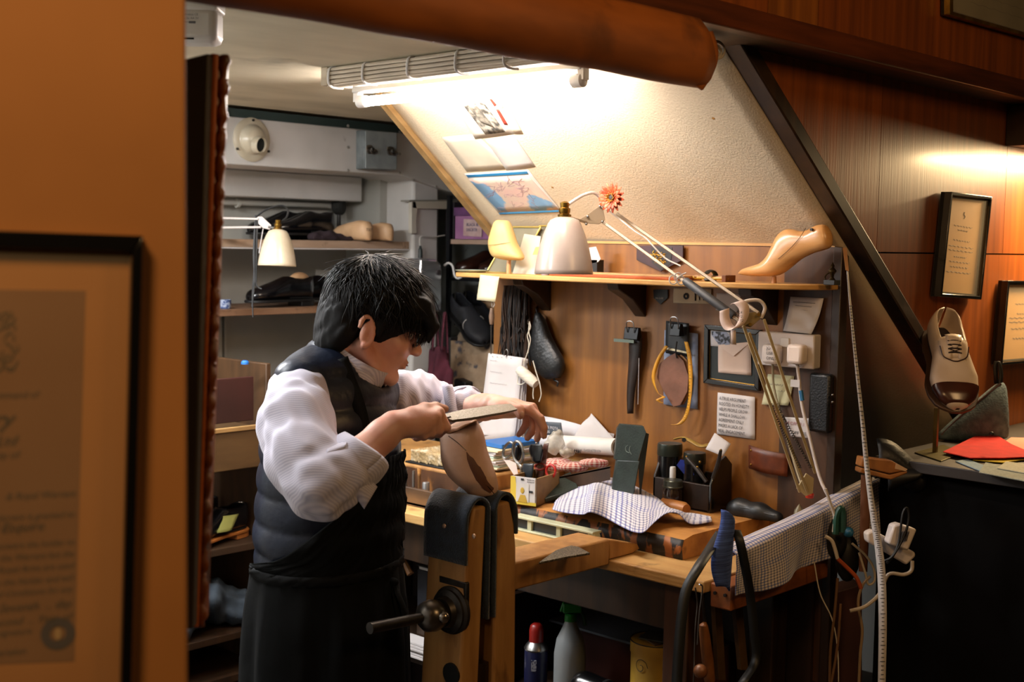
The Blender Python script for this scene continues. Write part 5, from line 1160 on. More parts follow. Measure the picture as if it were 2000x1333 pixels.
# hair: a soft mass with a layer of strands lying on it
hc = H(.014, .082); hr = A(.116, .104, .096)
Fh = Field(H(0, .06)-.21, H(0, .06)+.21, .0045)
Fh.ell(hc, hr, HB).ell(H(-.055, .02), (.048, .072, .072), HB, k=.03).ell(H(.075, .095), (.062, .05, .080), HB, k=.03)
Fh.chain([H(-.045, -.01, .05), H(-.065, -.038, .02), H(-.065, -.038, -.02), H(-.045, -.01, -.05)], [.022, .020, .020, .022], k=.02).chain([H(-.05, -.03, .035), H(-.062, -.062, .0), H(-.05, -.03, -.035)], [.02, .018, .02], k=.02)
Fh.ell(H(.120, -.045), (.094, .102, .125), HB, k=.012, sub=True)
Fh.ell(H(-.004, -.002, .10), (.022, .034, .05), HB, k=.010, sub=True).ell(H(-.004, -.002, -.10), (.022, .034, .05), HB, k=.010, sub=True)
Fh.chain([H(.022, .045, .077), H(.020, .008, .077)], [.012, .006], k=.006)
for i in range(9):
    s = -.07+.0175*i; Fh.chain([H(.095, .10, s), H(.132-.25*s*s*3, .07, s*1.02), H(.136-.25*s*s*4, .040+.008*math.sin(i*2.1), s*1.03)], [.022, .013, .003], k=.010, ki=.01)
Fh.warp(lambda X, Y, Z: .0018*np.sin(X*140+3*np.sin(Z*60))*np.sin(Y*130+Z*50)+.0012*np.sin(Y*420+X*350))
hair = obj('hair', Fh.mb(), hair_m, man, smooth=True)
crown = nrm(A(-.45, .88, .15)); m = MB(); rs_ = random.Random(3); cnt = 0
while cnt < 2600:
    d0 = nrm(A(rs_.gauss(0, 1), rs_.gauss(.35, 1), rs_.gauss(.3, 1)))
    ang = math.acos(max(-1, min(1, d0@crown)))
    if ang < .06 or d0[1] < -.35: continue
    tg_ = nrm(d0-crown*(d0@crown)); ln = rs_.uniform(.35, .75); pts = []; jit = rs_.uniform(-.25, .25); lift = rs_.uniform(.0, .010); fly = rs_.random() < .07
    side = np.cross(crown, tg_)
    for k in range(7):
        t = k/6; a = ang+ln*t; w_ = jit*t+.05*math.sin(t*5+jit*30); d = crown*math.cos(a)+(tg_*math.cos(w_)+side*math.sin(w_))*math.sin(a)
        rr_ = 1.0+lift/.1*t+(.16*t*t if fly else .0)
        p = hc+f_*hr[0]*d[0]*rr_+hu*hr[1]*d[1]*rr_+sr*hr[2]*d[2]*rr_
        if d[0] > .3 and d[1] < .2: p = p+hu*(-.01*t)+f_*.012*(d[0])
        if d[0] < -.4 and d[1] < -.1: p = p-hu*.012*t
        pts.append(p)
    q0 = pts[-1]-O_; fe, ue, se = q0@f_, q0@hu, q0@sr
    if (fe > .02 and ue < .018) or ue < -.055 or (abs(fe) < .025 and ue < .03 and abs(se) > .05): continue
    r = rs_.uniform(.0009, .0019)
    m.tube(pts, [r*.7, r, r, r, r*.8, r*.5, r*.12], 4, flat=(1, .6)); cnt += 1
obj('hair_strands', m, hair_s, hair, smooth=True, kind='stuff')
# glasses
gl_ = obj('glasses', MB().tube(curve([H(-.012, .030, .083), H(.0, .044, .083), H(.05, .045, .078), H(.110, .044, .070)], 20), .0022, 6).tube(curve([H(.050, .044, -.078), H(.110, .044, -.070)], 8), .0022, 6), black_gloss, man, kind='stuff')
for s in (-1, 1):
    rim = [H(.118-.010*(abs(math.cos(t)*.027+.036)/.07)**2, .036+.019*spow(math.sin(t), .6), s*(.036+.027*spow(math.cos(t), .6))) for t in np.linspace(0, 2*math.pi, 25)]
    obj('lens_rim', MB().tube(rim, .0026, 6), black_gloss, gl_)
    obj('lens', MB().add([sum(rim)/len(rim)]+rim[:-1], [(0, i+1, (i+1) % 24+1) for i in range(24)]), M('lens', '3a3534', .05, trans=.6, alpha=.35), gl_)
obj('bridge', MB().tube(curve([H(.119, .044, -.010), H(.124, .046, 0), H(.119, .044, .010)], 8), .0022, 6), black_gloss, gl_)
# quilted vest
lo = A(1.3, 1.55, .80); hi = A(2.2, 2.75, 1.50)
Fv = Field(lo, hi, .0055)
Fv.ell(W(648, 865, d=2.78), (.132, .180, .215), TB).ell(W(640, 1040, d=2.79), (.142, .180, .22), TB, k=.06)
Fv.chain([W(580, 752, d=2.64), W(650, 756, d=2.79), W(745, 760, d=2.93)], [.047, .074, .050], k=.05, ki=.04)
Fv.chain([W(655, 742, d=2.79), W(660, 728, d=2.79)], [.070, .066], k=.04, ki=.03)
nk = nrm(R*.50+U*.80-V*.1); Nc = W(690, 730, d=2.77)
Fv.warp(lambda X, Y, Z: -.0075*np.abs(np.sin((Z+.015*np.sin(X*9+Y*7))*math.pi/.062))**.55+.0008*np.sin(X*75+Z*31)*np.sin(Y*68-Z*43))
Fv.chain([Nc-nk*.055, Nc+nk*.16], [.070, .080], k=.006, sub=True)
Fv.cut((0, 0, W(640, 1112, d=2.79)[2]), (0, 0, -1))
vest = obj('vest', Fv.mb(), vest_m, man, smooth=True)
def on_field(F, px, py, lift=.003):
    for d in np.arange(2.3, 3.2, .004):
        p = W(px, py, d=d); i = ((p-F.lo)/F.h).astype(int)
        if (i >= 0).all() and (i < F.n).all() and F.g[tuple(i)] < 0: return W(px, py, d=d-lift)
    return W(px, py, d=2.7)
# shirt: sleeves with rolled cuffs, collar
Fs = Field(np.minimum.reduce([sh_r, el_r, wr_r])-.13, np.maximum.reduce([sh_r, el_r, wr_r])+.13, .0042)
Fs.chain([W(583, 770, d=2.63), W(578, 830, d=2.54), W(594, 900, d=2.47), W(625, 952, d=2.42)], [.062, .070, .068, .060], ki=.03)
Fs.chain([W(625, 952, d=2.42), W(665, 930, d=2.44), W(692, 908, d=2.463)], [.060, .056, .050], k=.02, ki=.02)
Fs.warp(lambda X, Y, Z: .0030*np.sin(Z*95+X*45+2*np.sin(Y*40))*np.sin(X*55-Y*30)+.0022*np.sin((X+Y)*120-Z*90))
obj('sleeve', Fs.mb(), shirt_m, man, smooth=True)
def cuff(c, ax, r0, r1, ln, name='cuff'):
    ax = nrm(ax); a = nrm(np.cross(ax, U)); b = np.cross(ax, a)
    def f(u, v):
        t = 2*math.pi*u; prof = [(r0, 0), (r0*1.06, .25), (r1*1.05, .8), (r1, 1.0), (r1*.93, .93), (r0*.90, .5)]
        k = v*5; i = min(int(k), 4); w = k-i; r = prof[i][0]*(1-w)+prof[i+1][0]*w; h = prof[i][1]*(1-w)+prof[i+1][1]*w
        wob = 1+.05*math.sin(3*t+1)+.03*math.sin(5*t)
        return c+ax*ln*(h+.10*math.sin(2*t+.6)*h)+(a*math.cos(t)+b*math.sin(t))*r*wob
    return obj(name, MB().grid(f, 40, 15), shirt_m, man, smooth=True, solid=.003)
fd = nrm(wr_r-el_r); cuff(W(668, 930, d=2.447), fd, .052, .056, .062)
kf = lambda x, y, d: W(x, y, d=d)
obj('cuff_fold', MB().quad(kf(672, 960, 2.40), kf(712, 988, 2.42), kf(736, 946, 2.44), kf(690, 925, 2.415), 12, 10, lambda u, v: -V*.014*math.sin(math.pi*v)+U*.008*math.sin(u*4)), shirt_m, man, smooth=True, solid=.004)
obj('cuff_fold', MB().quad(kf(640, 892, 2.405), kf(672, 880, 2.42), kf(682, 862, 2.44), kf(640, 876, 2.42), 10, 8, lambda u, v: -V*.012*math.sin(math.pi*v)), shirt_m, man, smooth=True, solid=.004)
Fl = Field(np.minimum.reduce([sh_l, el_l, wr_l])-.12, np.maximum.reduce([sh_l, el_l, wr_l])+.12, .0045)
Fl.chain([W(770, 770, d=2.93), W(815, 778, d=3.03), W(862, 797, d=3.08)], [.056, .058, .052], ki=.03).chain([W(862, 797, d=3.08), W(905, 797, d=3.00), W(918, 796, d=2.97)], [.052, .046, .042], k=.02, ki=.02)
Fl.warp(lambda X, Y, Z: .0028*np.sin(X*110+Z*60)*np.sin(Y*90-Z*35)+.002*np.sin((X-Y)*150))
obj('sleeve', Fl.mb(), shirt_m, man, smooth=True)
cuff(W(893, 798, d=3.02), wr_l-el_l, .048, .048, .05)
obj('cuff_fold', MB().quad(kf(876, 820, 2.94), kf(902, 826, 2.93), kf(882, 752, 2.96), kf(864, 750, 2.97), 8, 10, lambda u, v: -V*.012*math.sin(math.pi*u)), shirt_m, man, smooth=True, solid=.005)
def collar(u, v):
    t = .42+(2*math.pi-.84)*u; fr = abs(u-.5)*2
    a = nrm(ft-nk*np.dot(ft, nk)); b = np.cross(nk, a)
    r = .068*(1-v)+.088*v; drop = .046+.022*max(0, fr-.72)/.28
    return Nc+nk*(.046-.020*fr-drop*v)+(a*math.cos(t)+b*math.sin(t))*r*(1+.03*math.sin(7*u))+a*.014*fr*v
obj('collar', MB().grid(collar, 48, 8, 1, .1), shirt_m, man, smooth=True, solid=.003)
obj('collar_band', MB().grid(lambda u, v: Nc+nk*(.044-.07*v)+(nrm(ft-nk*np.dot(ft, nk))*math.cos(2*math.pi*u)+np.cross(nk, nrm(ft-nk*np.dot(ft, nk)))*math.sin(2*math.pi*u))*.0665, 36, 4), shirt_m, man, smooth=True, solid=.002)
obj('vest_collar', MB().grid(lambda u, v: Nc+nk*(-.006-.045*v)+(nrm(ft-nk*np.dot(ft, nk))*math.cos(.9+(2*math.pi-1.8)*u)+np.cross(nk, nrm(ft-nk*np.dot(ft, nk)))*math.sin(.9+(2*math.pi-1.8)*u))*(.083+.012*v), 40, 5), vest_m, man, smooth=True, solid=.010)
# apron with neck strap
zc = lambda y: W(640, y, d=2.79)[2]
def apron(u, v):
    y = 880+(1500-880)*v; th_m = rad(np.interp(y, (880, 960, 1060, 1110, 1500), (34, 48, 92, 168, 172))); t = th_m*(2*u-1)
    cx = np.interp(y, (880, 1040, 1500), (650, 641, 640)); c = W(cx, y, d=2.785)
    k = np.interp(y, (880, 1000, 1110, 1500), (1, 1, 1.02, 1.10)); fold = .006*math.sin(t*5+y*.004)*min(1, max(0, (y-1040)/200))
    yh = min(y, 1098); ch_ = W(np.interp(yh, (880, 1040, 1500), (650, 641, 640)), yh, d=2.785)
    d = ft*math.cos(t)+sa*math.sin(t); rs = np.arange(.26, .06, -.003); pts = ch_+d*rs[:, None]; ii = np.clip(((pts-Fv.lo)/Fv.h).astype(int), 0, Fv.n-1)
    hit = np.nonzero(Fv.g[ii[:, 0], ii[:, 1], ii[:, 2]] < 0)[0]; r = (rs[hit[0]] if len(hit) else .15)+.012
    below = max(0, y-1098); fold = .008*(1+math.sin(t*7+.8))*min(1, below/150)+.004*(1+math.sin(t*13))*min(1, below/90)
    return c+d*(r*(1+.00018*below)+fold)
apr = obj('apron', MB().grid(apron, 72, 44), apron_m, man, smooth=True, solid=.002)
s_pts = [on_field(Fv, x, y, .004) for x, y in ((668, 700), (682, 740), (697, 780), (708, 820), (714, 860), (722, 905))]
r, _c = ribbon(s_pts, .026, R*.8+V*.3+U*.3, 30); obj('neck_strap', r, M('strap_black', '0a0b0c', .8, spec=.2), apr, solid=.003)
obj('waist_tie', MB().grid(lambda u, v: apron(.02+.96*u, .335+.03*v)+(apron(.02+.96*u, .35)-W(641, 1098, d=2.785))*.02, 60, 2), M('tie_black', '0b0c0d', .8, spec=.2), apr, smooth=True, solid=.003)
kn_ = apron(.40, .35); ko_ = nrm(-V*.8+R*.6)
obj('tie_knot', MB().ball(W(768, 1138, d=2.735), (.012, .008, .010), 8, [R, V, U]), M('tie_black_b', '0a0b0c', .85, spec=.15), apr)
for dx, dy in ((26, 62), (14, 74)): obj('tie_end', MB().tube(curve([W(768, 1138, d=2.735), W(768+dx*.5, 1138+dy*.5, d=2.73), W(768+dx, 1138+dy, d=2.735)], 10), [.006]*3+[.009]*6+[.007], 6, flat=(1, .3)), M('tie_black_c', '0a0b0c', .85, spec=.15), apr)
for s in (-1, 1):
    hp = W(640, 1110, d=2.79)+sa*s*.075; hp[2] = .86; kn = A(hp[0]+ft[0]*.02, hp[1]+ft[1]*.02, .47); an = A(hp[0], hp[1], .10)
    obj('trouser_leg', MB().tube(curve([hp, kn, an], 14), list(np.linspace(.078, .058, 14)), 16), M('trousers', '101216', .8), man, smooth=True)
    Fo = Field(A(an[0], an[1], 0)-A(.2, .2, .02), A(an[0], an[1], .12)+A(.25, .25, .04), .006)
    Fo.chain([an+A(0, 0, -.045), an+ft*.10+A(0, 0, -.06), an+ft*.17+A(0, 0, -.066)], [.042, .038, .028], ki=.02); Fo.cut((0, 0, .002), (0, 0, -1))
    obj('boot', Fo.mb(), shoe_black, man, smooth=True)
# white cloth tucked behind the apron
obj('tucked_cloth', MB().prism([W(x, y, d=2.86) for x, y in ((488, 1200), (497, 1200), (495, 1262), (480, 1262), (481, 1250))], V*.01), paper, man)
# ------------------------------------------------------------------ leather pelmet under the header
pel_m = M('pelmet_leather', '965218', .6, c2='743d11', sc=(4, 16, 16), c3='4d270c', sc3=6, lo3=.62, hi3=.8)
prof = curve([A(0, 1.408, 2.020), A(0, 1.382, 1.990), A(0, 1.370, 1.948), A(0, 1.380, 1.912), A(0, 1.405, 1.897), A(0, 1.445, 1.908)], 22)
pv = thing('leather_pelmet', (1.4, 1.40, 1.905), 'long curled brown leather pelmet hanging under the header of the opening', 'pelmet')
obj('hide', MB().grid(lambda u, v: A(.60+1.385*u, 0, 0)+prof[round(v*(len(prof)-1))]+A(0, .004*nz((u*6, v*2, 0)), .004*nz((u*7, 3, v))), 50, len(prof)-1), pel_m, pv, solid=.006, smooth=True)
q = lambda x, y, dy=0: W(x, y, Y=1.39+dy)
obj('end_flap', MB().quad(q(1333, 152, .02), q(1372, 176, .0), q(1389, 62, .03), q(1352, 66, .0), 8, 10, lambda u, v: A(.012*math.sin(v*3), -.014*math.sin(math.pi*v)*u, 0)), pel_m, pv, solid=.006, smooth=True)
ck = thing('cable_loop', q(1405, 95, .1), 'loop of pale cables under the header at the pelmet end', 'cable')
for i, pts in enumerate(([(1385, 85), (1402, 82), (1414, 95), (1408, 112), (1380, 118)], [(1384, 92), (1398, 90), (1408, 102), (1400, 114), (1378, 108)], [(1376, 98), (1396, 97), (1404, 106)])):
    obj('strand', MB().tube(curve([q(x, y, .12) for x, y in pts]), .0035, 6), M('cable_pale', 'b0a494', .5), ck)
# ------------------------------------------------------------------ certificate on the near wall
cert_back = M('cert_mount', 'a3713a', .55, c2='966430', sc=3); cert_paper = M('cert_paper', '75502f', .6, c2='6b4727', sc=3)
ct = thing('framed_certificate', onwall(120, 1300), 'large black-framed certificate in script lettering on the tan near wall', 'certificate')
pw = lambda x, y, off=0: onwall(x, y, off)
QC = [(-420, 1480), (250, 1465), (277, 461), (-420, 436)]
_, Pc, Ic, nc = frame_on(ct, [(x, y) for x, y in QC], .003, .0135, .016, black_gloss, pw)
obj('inner_bead', MB().rings([[Ic[i]*(1-t)+(sum(Pc)/4)*t+nc*h for i in range(4)] for t, h in ((0, .012), (.006, .011), (.010, .006))], True, False), M('bead_brown', '4a2f16', .4), ct)
obj('mount', MB().prism([p for p in Pc], nc*.004), cert_back, ct)
cp = obj('document', MB().prism([pw(x, y, .0075) for x, y in ((-300, 1310), (145, 1292), (167, 568), (-300, 562))], -nc*.0008), cert_paper, ct)
exw, eyw = -wv, A(0, 0, 1)
cin = M('cert_ink', '160c06', .8)
for i, (y, sz, t, xe) in enumerate(((775, .0085, 'mmand of', 72), (832, .022, 'ry', 22), (868, .013, 'Ltd', 30), (893, .009, 'ity of', 34),
        (968, .0088, '& Royal Warrant', 146), (1008, .0082, 'Royal Warrant is granted to', 144), (1034, .0125, 'the said Esquire', 84), (1062, .0078, 'which empowers the holder to', 144),
        (1085, .0078, 'with the Warrant but the', 143), (1108, .0078, 'Royal Arms are used', 142), (1132, .0078, 'to the Holder and will', 141), (1154, .0078, 'and Conditions for any', 140),
        (1184, .011, 'Seventh  .. day', 138), (1210, .010, 'Second  .. Year of', 136), (1236, .008, 'His signature', 60), (1275, .008, 'Undertaken', 50))):
    lettering([t], cp, pw(xe, y, .0085), exw, eyw, sz, cin, shear=.45, align='RIGHT', sx=1.02)
m = MB()
rr = random.Random(5)
for i in range(16):
    cx, cy = rr.uniform(-20, 30), rr.uniform(605, 720); a0 = rr.uniform(0, 6); r0_ = rr.uniform(8, 20)
    m.tube(curve([pw(cx+r0_*(1-k/14)*math.cos(a0+k*.6), cy+r0_*1.1*(1-k/14)*math.sin(a0+k*.6), .0085) for k in range(10)], 20), .0006, 4)
obj('crest_flourish', m, M('crest_ink', '5a4020', .6), cp, kind='stuff')
sc_ = pw(113, 1238, .0085); m = MB()
m.rings([[sc_+(exw*math.cos(t)+eyw*math.sin(t))*r for t in np.linspace(0, 2*math.pi, 32, endpoint=False)] for r in (.0155, .0075)], True, False)
obj('seal_ring', m, M('seal_navy', '222338', .6), cp)
obj('seal_mark', MB().rings([[sc_+(exw*math.cos(t)*k+eyw*(math.sin(t)*1.4-.1))*r+nc*.0002 for t in np.linspace(0, 2*math.pi, 14, endpoint=False)] for r, k in ((.0042, .8), (.0003, 1))], True, False), M('seal_pale', 'a1865e', .6), cp)
obj('glazing', MB().prism([p*.96+sum(Pc)/4*.04+nc*.0105 for p in Pc], nc*.001), M('glazing', 'fff6e6', .05, alpha=.04, spec=.5), ct)
# ------------------------------------------------------------------ carved frame edge standing behind the near wall
mfr = thing('beaded_frame', W(402, 1225, d=1.62), 'tall antique wooden frame seen edge-on, with a beaded gilt edge, behind the near wall', 'frame')
q = lambda x, y, d=1.6: W(x, y, d=d)
fwood = M('frame_wood', '8a4718', .45, c2='4f260f', sc=(30, 30, 5), c3='1c0f07', sc3=(20, 20, 4), lo3=.55, hi3=.65)
b0, t0_ = q(372, 1226), q(375, 118); b1, t1_ = q(398, 1226, 1.66), q(442, 108, 1.66)
obj('back_side', MB().prism([q(340, 1230), q(376, 1230), q(408, 103), q(340, 120)], V*.04), M('frame_back', '33291f', .6), mfr, bevel=.003)
obj('mounting_batten', MB().tube([onwall(320, 600, -.085), W(330, 600, d=1.70), W(372, 600, d=1.72)], .015, 8), fwood, mfr)
obj('moulding', MB().prism([q(370, 1228, 1.63), q(391, 1226, 1.63), q(432, 105, 1.63), q(405, 101, 1.63)], V*.05), fwood, mfr, bevel=.006)
obj('moulding_fillet', MB().tube([q(381, 1224, 1.625), q(420, 108, 1.625)], .0045, 8), M('fillet', 'b35a1a', .4), mfr)
lipm = MB(); n_ = 110
lipm.tube([q(391+47*(1-t)+2.0*math.sin(t*240), 1224-1116*(1-t), 1.635) for t in np.linspace(0, 1, n_)], [.0062+.0022*math.sin(i*1.25) for i in range(n_)], 8)
obj('carved_lip', lipm, fwood, mfr, smooth=True)
bead0 = None
for i in range(46):
    t = i/45; p = q(396+47*(1-t)-1.5*math.sin(t*9), 1222-1090*(1-t), 1.638); mm = MB().ball(A(0, 0, 0), .0030, 5)
    if bead0 is None: bead0 = obj('bead', MB().ball(p, .0030, 5), M('bead_gilt', '8a5a2a', .3, .5), mfr); bp0 = p
    else:
        c_ = bead0.copy(); COL.objects.link(c_); c_.parent = mfr; c_.location = tuple(p-bp0)
# ------------------------------------------------------------------ ceiling things
sd = thing('ceiling_sensor', W(392, 15, d=2.35), 'white rounded sensor box with a printed label, hanging from the ceiling top left', 'sensor')
c = W(388, 50, d=2.35); Bc = [nrm(A(R[0], R[1], 0)), nrm(A(V[0], V[1], 0)), EZ]
obj('housing', MB().box(c-EZ*.002, (.080, .07, .066), Bc), wplast, sd, bevel=.014); obj('mount', MB().box(c+EZ*.040, (.084, .074, .036), Bc), wplast, sd, bevel=.006)
o = c-Bc[1]*.0362-Bc[0]*.022+EZ*.012
lb2 = obj('print', MB().box(c-Bc[1]*.0355+EZ*.0-Bc[0]*.003, (.012, .0006, .004), Bc), grey_ink, sd)
lettering(['a wireless CE', 'use 2x AA 3V', 'indoor only'], lb2, o, Bc[0], EZ, .0055, grey_ink, lh=1.2)
obj('slot', MB().box(c-Bc[1]*.0352-EZ*.029-Bc[0]*.01, (.02, .001, .003), Bc), black, sd)
tk = thing('cable_trunking', (2.06, 2.1, 2.03), 'wooden ceiling trunking carrying clipped bundles of cream cables, beside the tube', 'trunking')
trm = M('trunk_cream', 'c4b69f', .6, c2='aa9a82', sc=(30, 4, 30))
obj('board', MB().bx(2.03, 2.13, 1.58, 2.56, 1.992, 2.03), trm, tk, bevel=.003)
cbm = M('cable_cream', 'c9bba6', .55)
for i in range(7):
    x, z = ((2.020, 2.022), (2.020, 2.012), (2.021, 2.002), (2.022, 1.992), (2.032, 1.987), (2.044, 1.986), (2.056, 1.987))[i]
    obj('cable', MB().tube(curve([A(x+.004*nz((i, k, 0)), 1.58+.98*k/8, z+.003*nz((i*3.1, k*1.7, 2))) for k in range(9)], 30), .0042, 6), cbm, tk)
for y in (1.75, 1.93, 2.08, 2.24, 2.40, 2.53):
    obj('cable_clip', MB().tube(curve([A(2.03, y, 2.03), A(2.013, y+.002, 2.022), A(2.013, y+.005, 1.99), A(2.03, y+.007, 1.979), A(2.062, y+.008, 1.980)], 14), .003, 6), wplast, tk)
obj('end_block', MB().bx(2.016, 2.10, 2.545, 2.57, 1.984, 2.03), trm, tk, bevel=.003)
# ------------------------------------------------------------------ on the duct
p = W(490, 273, Y=3.58); cpm = M('vent_cream', 'd2c8b2', .3, c2='bfb49b', sc=12, coat=.4)
vt = thing('round_vent', p, 'round cream enamel vent with an off-centre dark hole, on the white duct', 'vent')
obj('flange', MB().lathe([(.001, .0), (.071, .0), (.073, .006), (.066, .010), (.052, .011), (.050, .013)], p, (0, -1, 0), 36), cpm, vt)
obj('dome', MB().lathe([(.050, .010), (.049, .016), (.042, .030), (.030, .040), (.014, .045), (.001, .046)], p, (0, -1, 0), 32), cpm, vt)
hp = W(507, 283, Y=3.535); hax = nrm(A(.30, -1, -.15))
obj('nozzle', MB().lathe([(.030, -.012), (.028, .006), (.025, .009), (.0225, .006), (.0225, -.004)], hp, hax, 28, caps=False), cpm, vt)
obj('hole', MB().lathe([(.001, .002), (.0228, .002)], hp, hax, 24), M('vent_dark', '3b403c', .4), vt)
for px, py in ((494, 235), (463, 291), (524, 296)): q_ = W(px, py, Y=3.57); obj('screw', MB().cyl(q_, q_-A(0, .005, 0), .0042, n=10), M('screw_dark', '35302a', .5), vt)
jp = [W(x, y, Y=3.535)*A(1, 0, 1)+A(0, 3.58, 0) for x, y in ((711, 330), (774, 333), (774, 258), (711, 254))]
jb = thing('junction_box', jp[0], 'grey metal junction box with two wing knobs on the white duct', 'junction box')
gmet = M('box_grey', '8a9395', .5, .1, c2='5a6264', sc=14)
obj('body', MB().prism(jp, (0, -.045, 0)), gmet, jb, bevel=.003)
jl = [p_+A(0, -.0455, 0) for p_ in jp]; obj('lid', MB().prism([p_*.97+sum(jl)/4*.03 for p_ in jl], (0, -.006, 0)), M('lid_grey', 'a2abad', .5, .05, c2='8b9496', sc=20), jb, bevel=.002)
for px, py in ((723, 292), (763, 295)):
    k_ = W(px, py, Y=3.525); o1 = obj('wing_knob', MB().lathe([(.001, 0), (.017, 0), (.016, .006), (.008, .010), (.006, .022), (.001, .023)], k_+A(0, .004, 0), (0, -1, 0), 14), steel, jb)
    obj('wing', MB().ball(k_+A(.012, -.008, -.008), (.018, .004, .010), 6).ball(k_+A(-.010, -.008, .006), (.017, .004, .009), 6), steel, o1, kind='stuff')
# pipe above the upper shelf
pi = thing('wall_pipe', W(540, 400, Y=3.9), 'white painted pipe along the back wall above the upper shelf', 'pipe')
obj('pipe', MB().tube([W(395, 394, Y=3.90), W(648, 401, Y=3.90)], .011, 12), grey_paint, pi)
obj('clamp', MB().lathe([(.012, -.006), (.017, -.006), (.017, .006), (.012, .006)], W(464, 397, Y=3.90), (1, 0, 0), 16).cyl(W(464, 397, Y=3.90), W(464, 382, Y=3.93), .005), grey_paint, pi)
bb_ = W(662, 403, Y=3.87)
obj('pipe_joint', MB().lathe([(.001, -.02), (.012, -.02), (.015, 0), (.015, .02), (.001, .02)], W(648, 401, Y=3.90), (1, 0, 0), 14), grey_paint, pi)
br_ = thing('round_brush', bb_, 'round dark brush standing behind the lasts on the upper shelf', 'brush')
obj('head', MB().lathe([(.001, -.02), (.026, -.02), (.033, -.012), (.034, .012), (.026, .02), (.001, .02)], bb_, (.5, -.85, 0), 22), M('brush_dark', '23231f', .8, bump=.6, bsc=200), br_)
obj('handle', MB().tube([bb_-EZ*.03, A(bb_[0], bb_[1], 1.602)], [.007, .010], 10), M('brush_handle', '2a2723', .5), br_)
# ------------------------------------------------------------------ back shelves
us = thing('upper_shelf', (2.4, 3.78, 1.57), 'upper pinkish wooden shelf on the back wall', 'shelf')
obj('board', MB().bx(1.2, 3.235, 3.62, 3.945, 1.572, 1.60).bx(3.235, 3.27, 3.62, 3.745, 1.572, 1.60), shelf_wood, us, bevel=.002, kind='stuff')
obj('front_wire', MB().tube([A(1.2, 3.618, 1.569), A(3.27, 3.618, 1.570)], .003, 6), paper, us)
ls = thing('lower_shelf', (2.4, 3.78, 1.34), 'lower brown wooden shelf on the back wall, behind the man', 'shelf')
obj('board', MB().bx(1.2, 3.2, 3.60, 3.945, 1.343, 1.365), M('shelf_low', '8d6b50', .6, c2='6c4c34', sc=(3, 20, 20), c3='49301f', sc3=16, lo3=.6, hi3=.75), ls, bevel=.002)
obj('upright', MB().bx(2.62, 2.64, 3.93, 3.95, .9, 1.343), grey_paint, ls); obj('upright', MB().bx(2.655, 2.665, 3.935, 3.95, .9, 1.343), grey_paint, ls)
wb2 = thing('shelf_bracket', W(812, 455, Y=3.6), 'white wooden bracket at the right end of the upper shelf, against the column', 'bracket')
q = lambda x, y: W(x, y, Y=3.585)
obj('arm', MB().prism([q(x, y) for x, y in ((806, 407), (884, 409), (892, 403), (893, 393), (806, 394))], (0, .015, 0)), M('bracket_white', 'c9c2b0', .55), wb2, bevel=.001)
obj('upright', MB().prism([q(x, y) for x, y in ((804, 456), (814, 456), (813, 430), (815, 410), (812, 394), (804, 394))], (0, .018, 0)), M('bracket_white_b', 'cfc9ba', .55), wb2, bevel=.001)
obj('cap_strip', MB().prism([q(x, y) for x, y in ((800, 394), (904, 393), (904, 390), (800, 391))], (0, .05, 0)), M('bracket_top', '8f8b80', .5), wb2)
q = lambda x, z=1.366, y=3.72: A(W(x, 560, Y=y)[0], y, z)
lx = nrm(A(-1, -.12, 0))
shoe('dress_shoe', q(608, y=3.70), lx, EZ, 'black derby shoe with a tan last inside, on the lower back shelf', shoe_black, filler=last_pale, L_=.30)
shoe('dress_shoe', q(672, y=3.76), nrm(A(-1, .1, 0)), EZ, 'glossy black shoe behind its mate on the lower back shelf, beside the man\'s hair', shoe_black, L_=.29)
q2 = lambda x, y=3.74, z=1.601: A(W(x, 450, Y=y)[0], y, z)
shoe('dress_shoe', q2(606, 3.875), nrm(A(-1, .05, .0)), EZ, 'black shoe lying left on the upper shelf behind the small lamp', shoe_black, L_=.27)
shoe('dress_shoe', q2(650, 3.775), nrm(A(-1, .05, .0)), EZ, 'black shoe heel-on, right of the other on the upper shelf', shoe_black, L_=.27)
for i, (px, w, lab) in enumerate(((680, 1.0, 'tan wooden last with a dark stamp, left one of two on the upper shelf'), (722, .92, 'tan wooden last, right one of two on the upper shelf'))):
    c = q2(px, 3.70); t = thing('wooden_last', c, lab, 'shoe last', 'pale lasts on the upper shelf'); m = MB()
    rs_l = []
    for y, wd_, h in ((-.07, .010, .02), (-.06, .030, .042), (-.03, .037, .055), (.02, .038, .066), (.07, .034, .074), (.11, .026, .070), (.125, .01, .05)):
        rs_l.append([c+A(wd_*w*spow(math.sin(a), .8), -y, h*w*1.0*(.5-.5*spow(math.cos(a), .8))+.001) for a in np.linspace(0, 2*math.pi, 18, endpoint=False)])
    obj('body', m.rings(rs_l), last_pale, t, smooth=True)
    if i == 0: lettering(['70EF'], t, c+A(-.020, -.126, .035), A(1, 0, 0), A(0, .15, 1), .016, M('stamp', '4b3a28', .7))
F_ = Field(q2(600, 3.64)-A(.02, .04, .02), q2(700, 3.72)+A(.02, .03, .05), .005)
a_, b_ = q2(612, 3.66), q2(686, 3.65)
F_.chain([a_+EZ*.010, a_*.6+b_*.4+EZ*.014, b_+EZ*.004], [.020, .018, .010], ki=.02); F_.warp(lambda X, Y, Z: .004*np.sin(X*110)*np.sin(Y*150+Z*90)); F_.cut((0, 0, 1.601), (0, 0, -1))
obj('dark_cloth', F_.mb(), M('plum_cloth', '2a1c22', .9, bump=.4, bsc=80), None, 'crumpled dark plum cloth on the upper shelf edge', 'cloth', smooth=True)
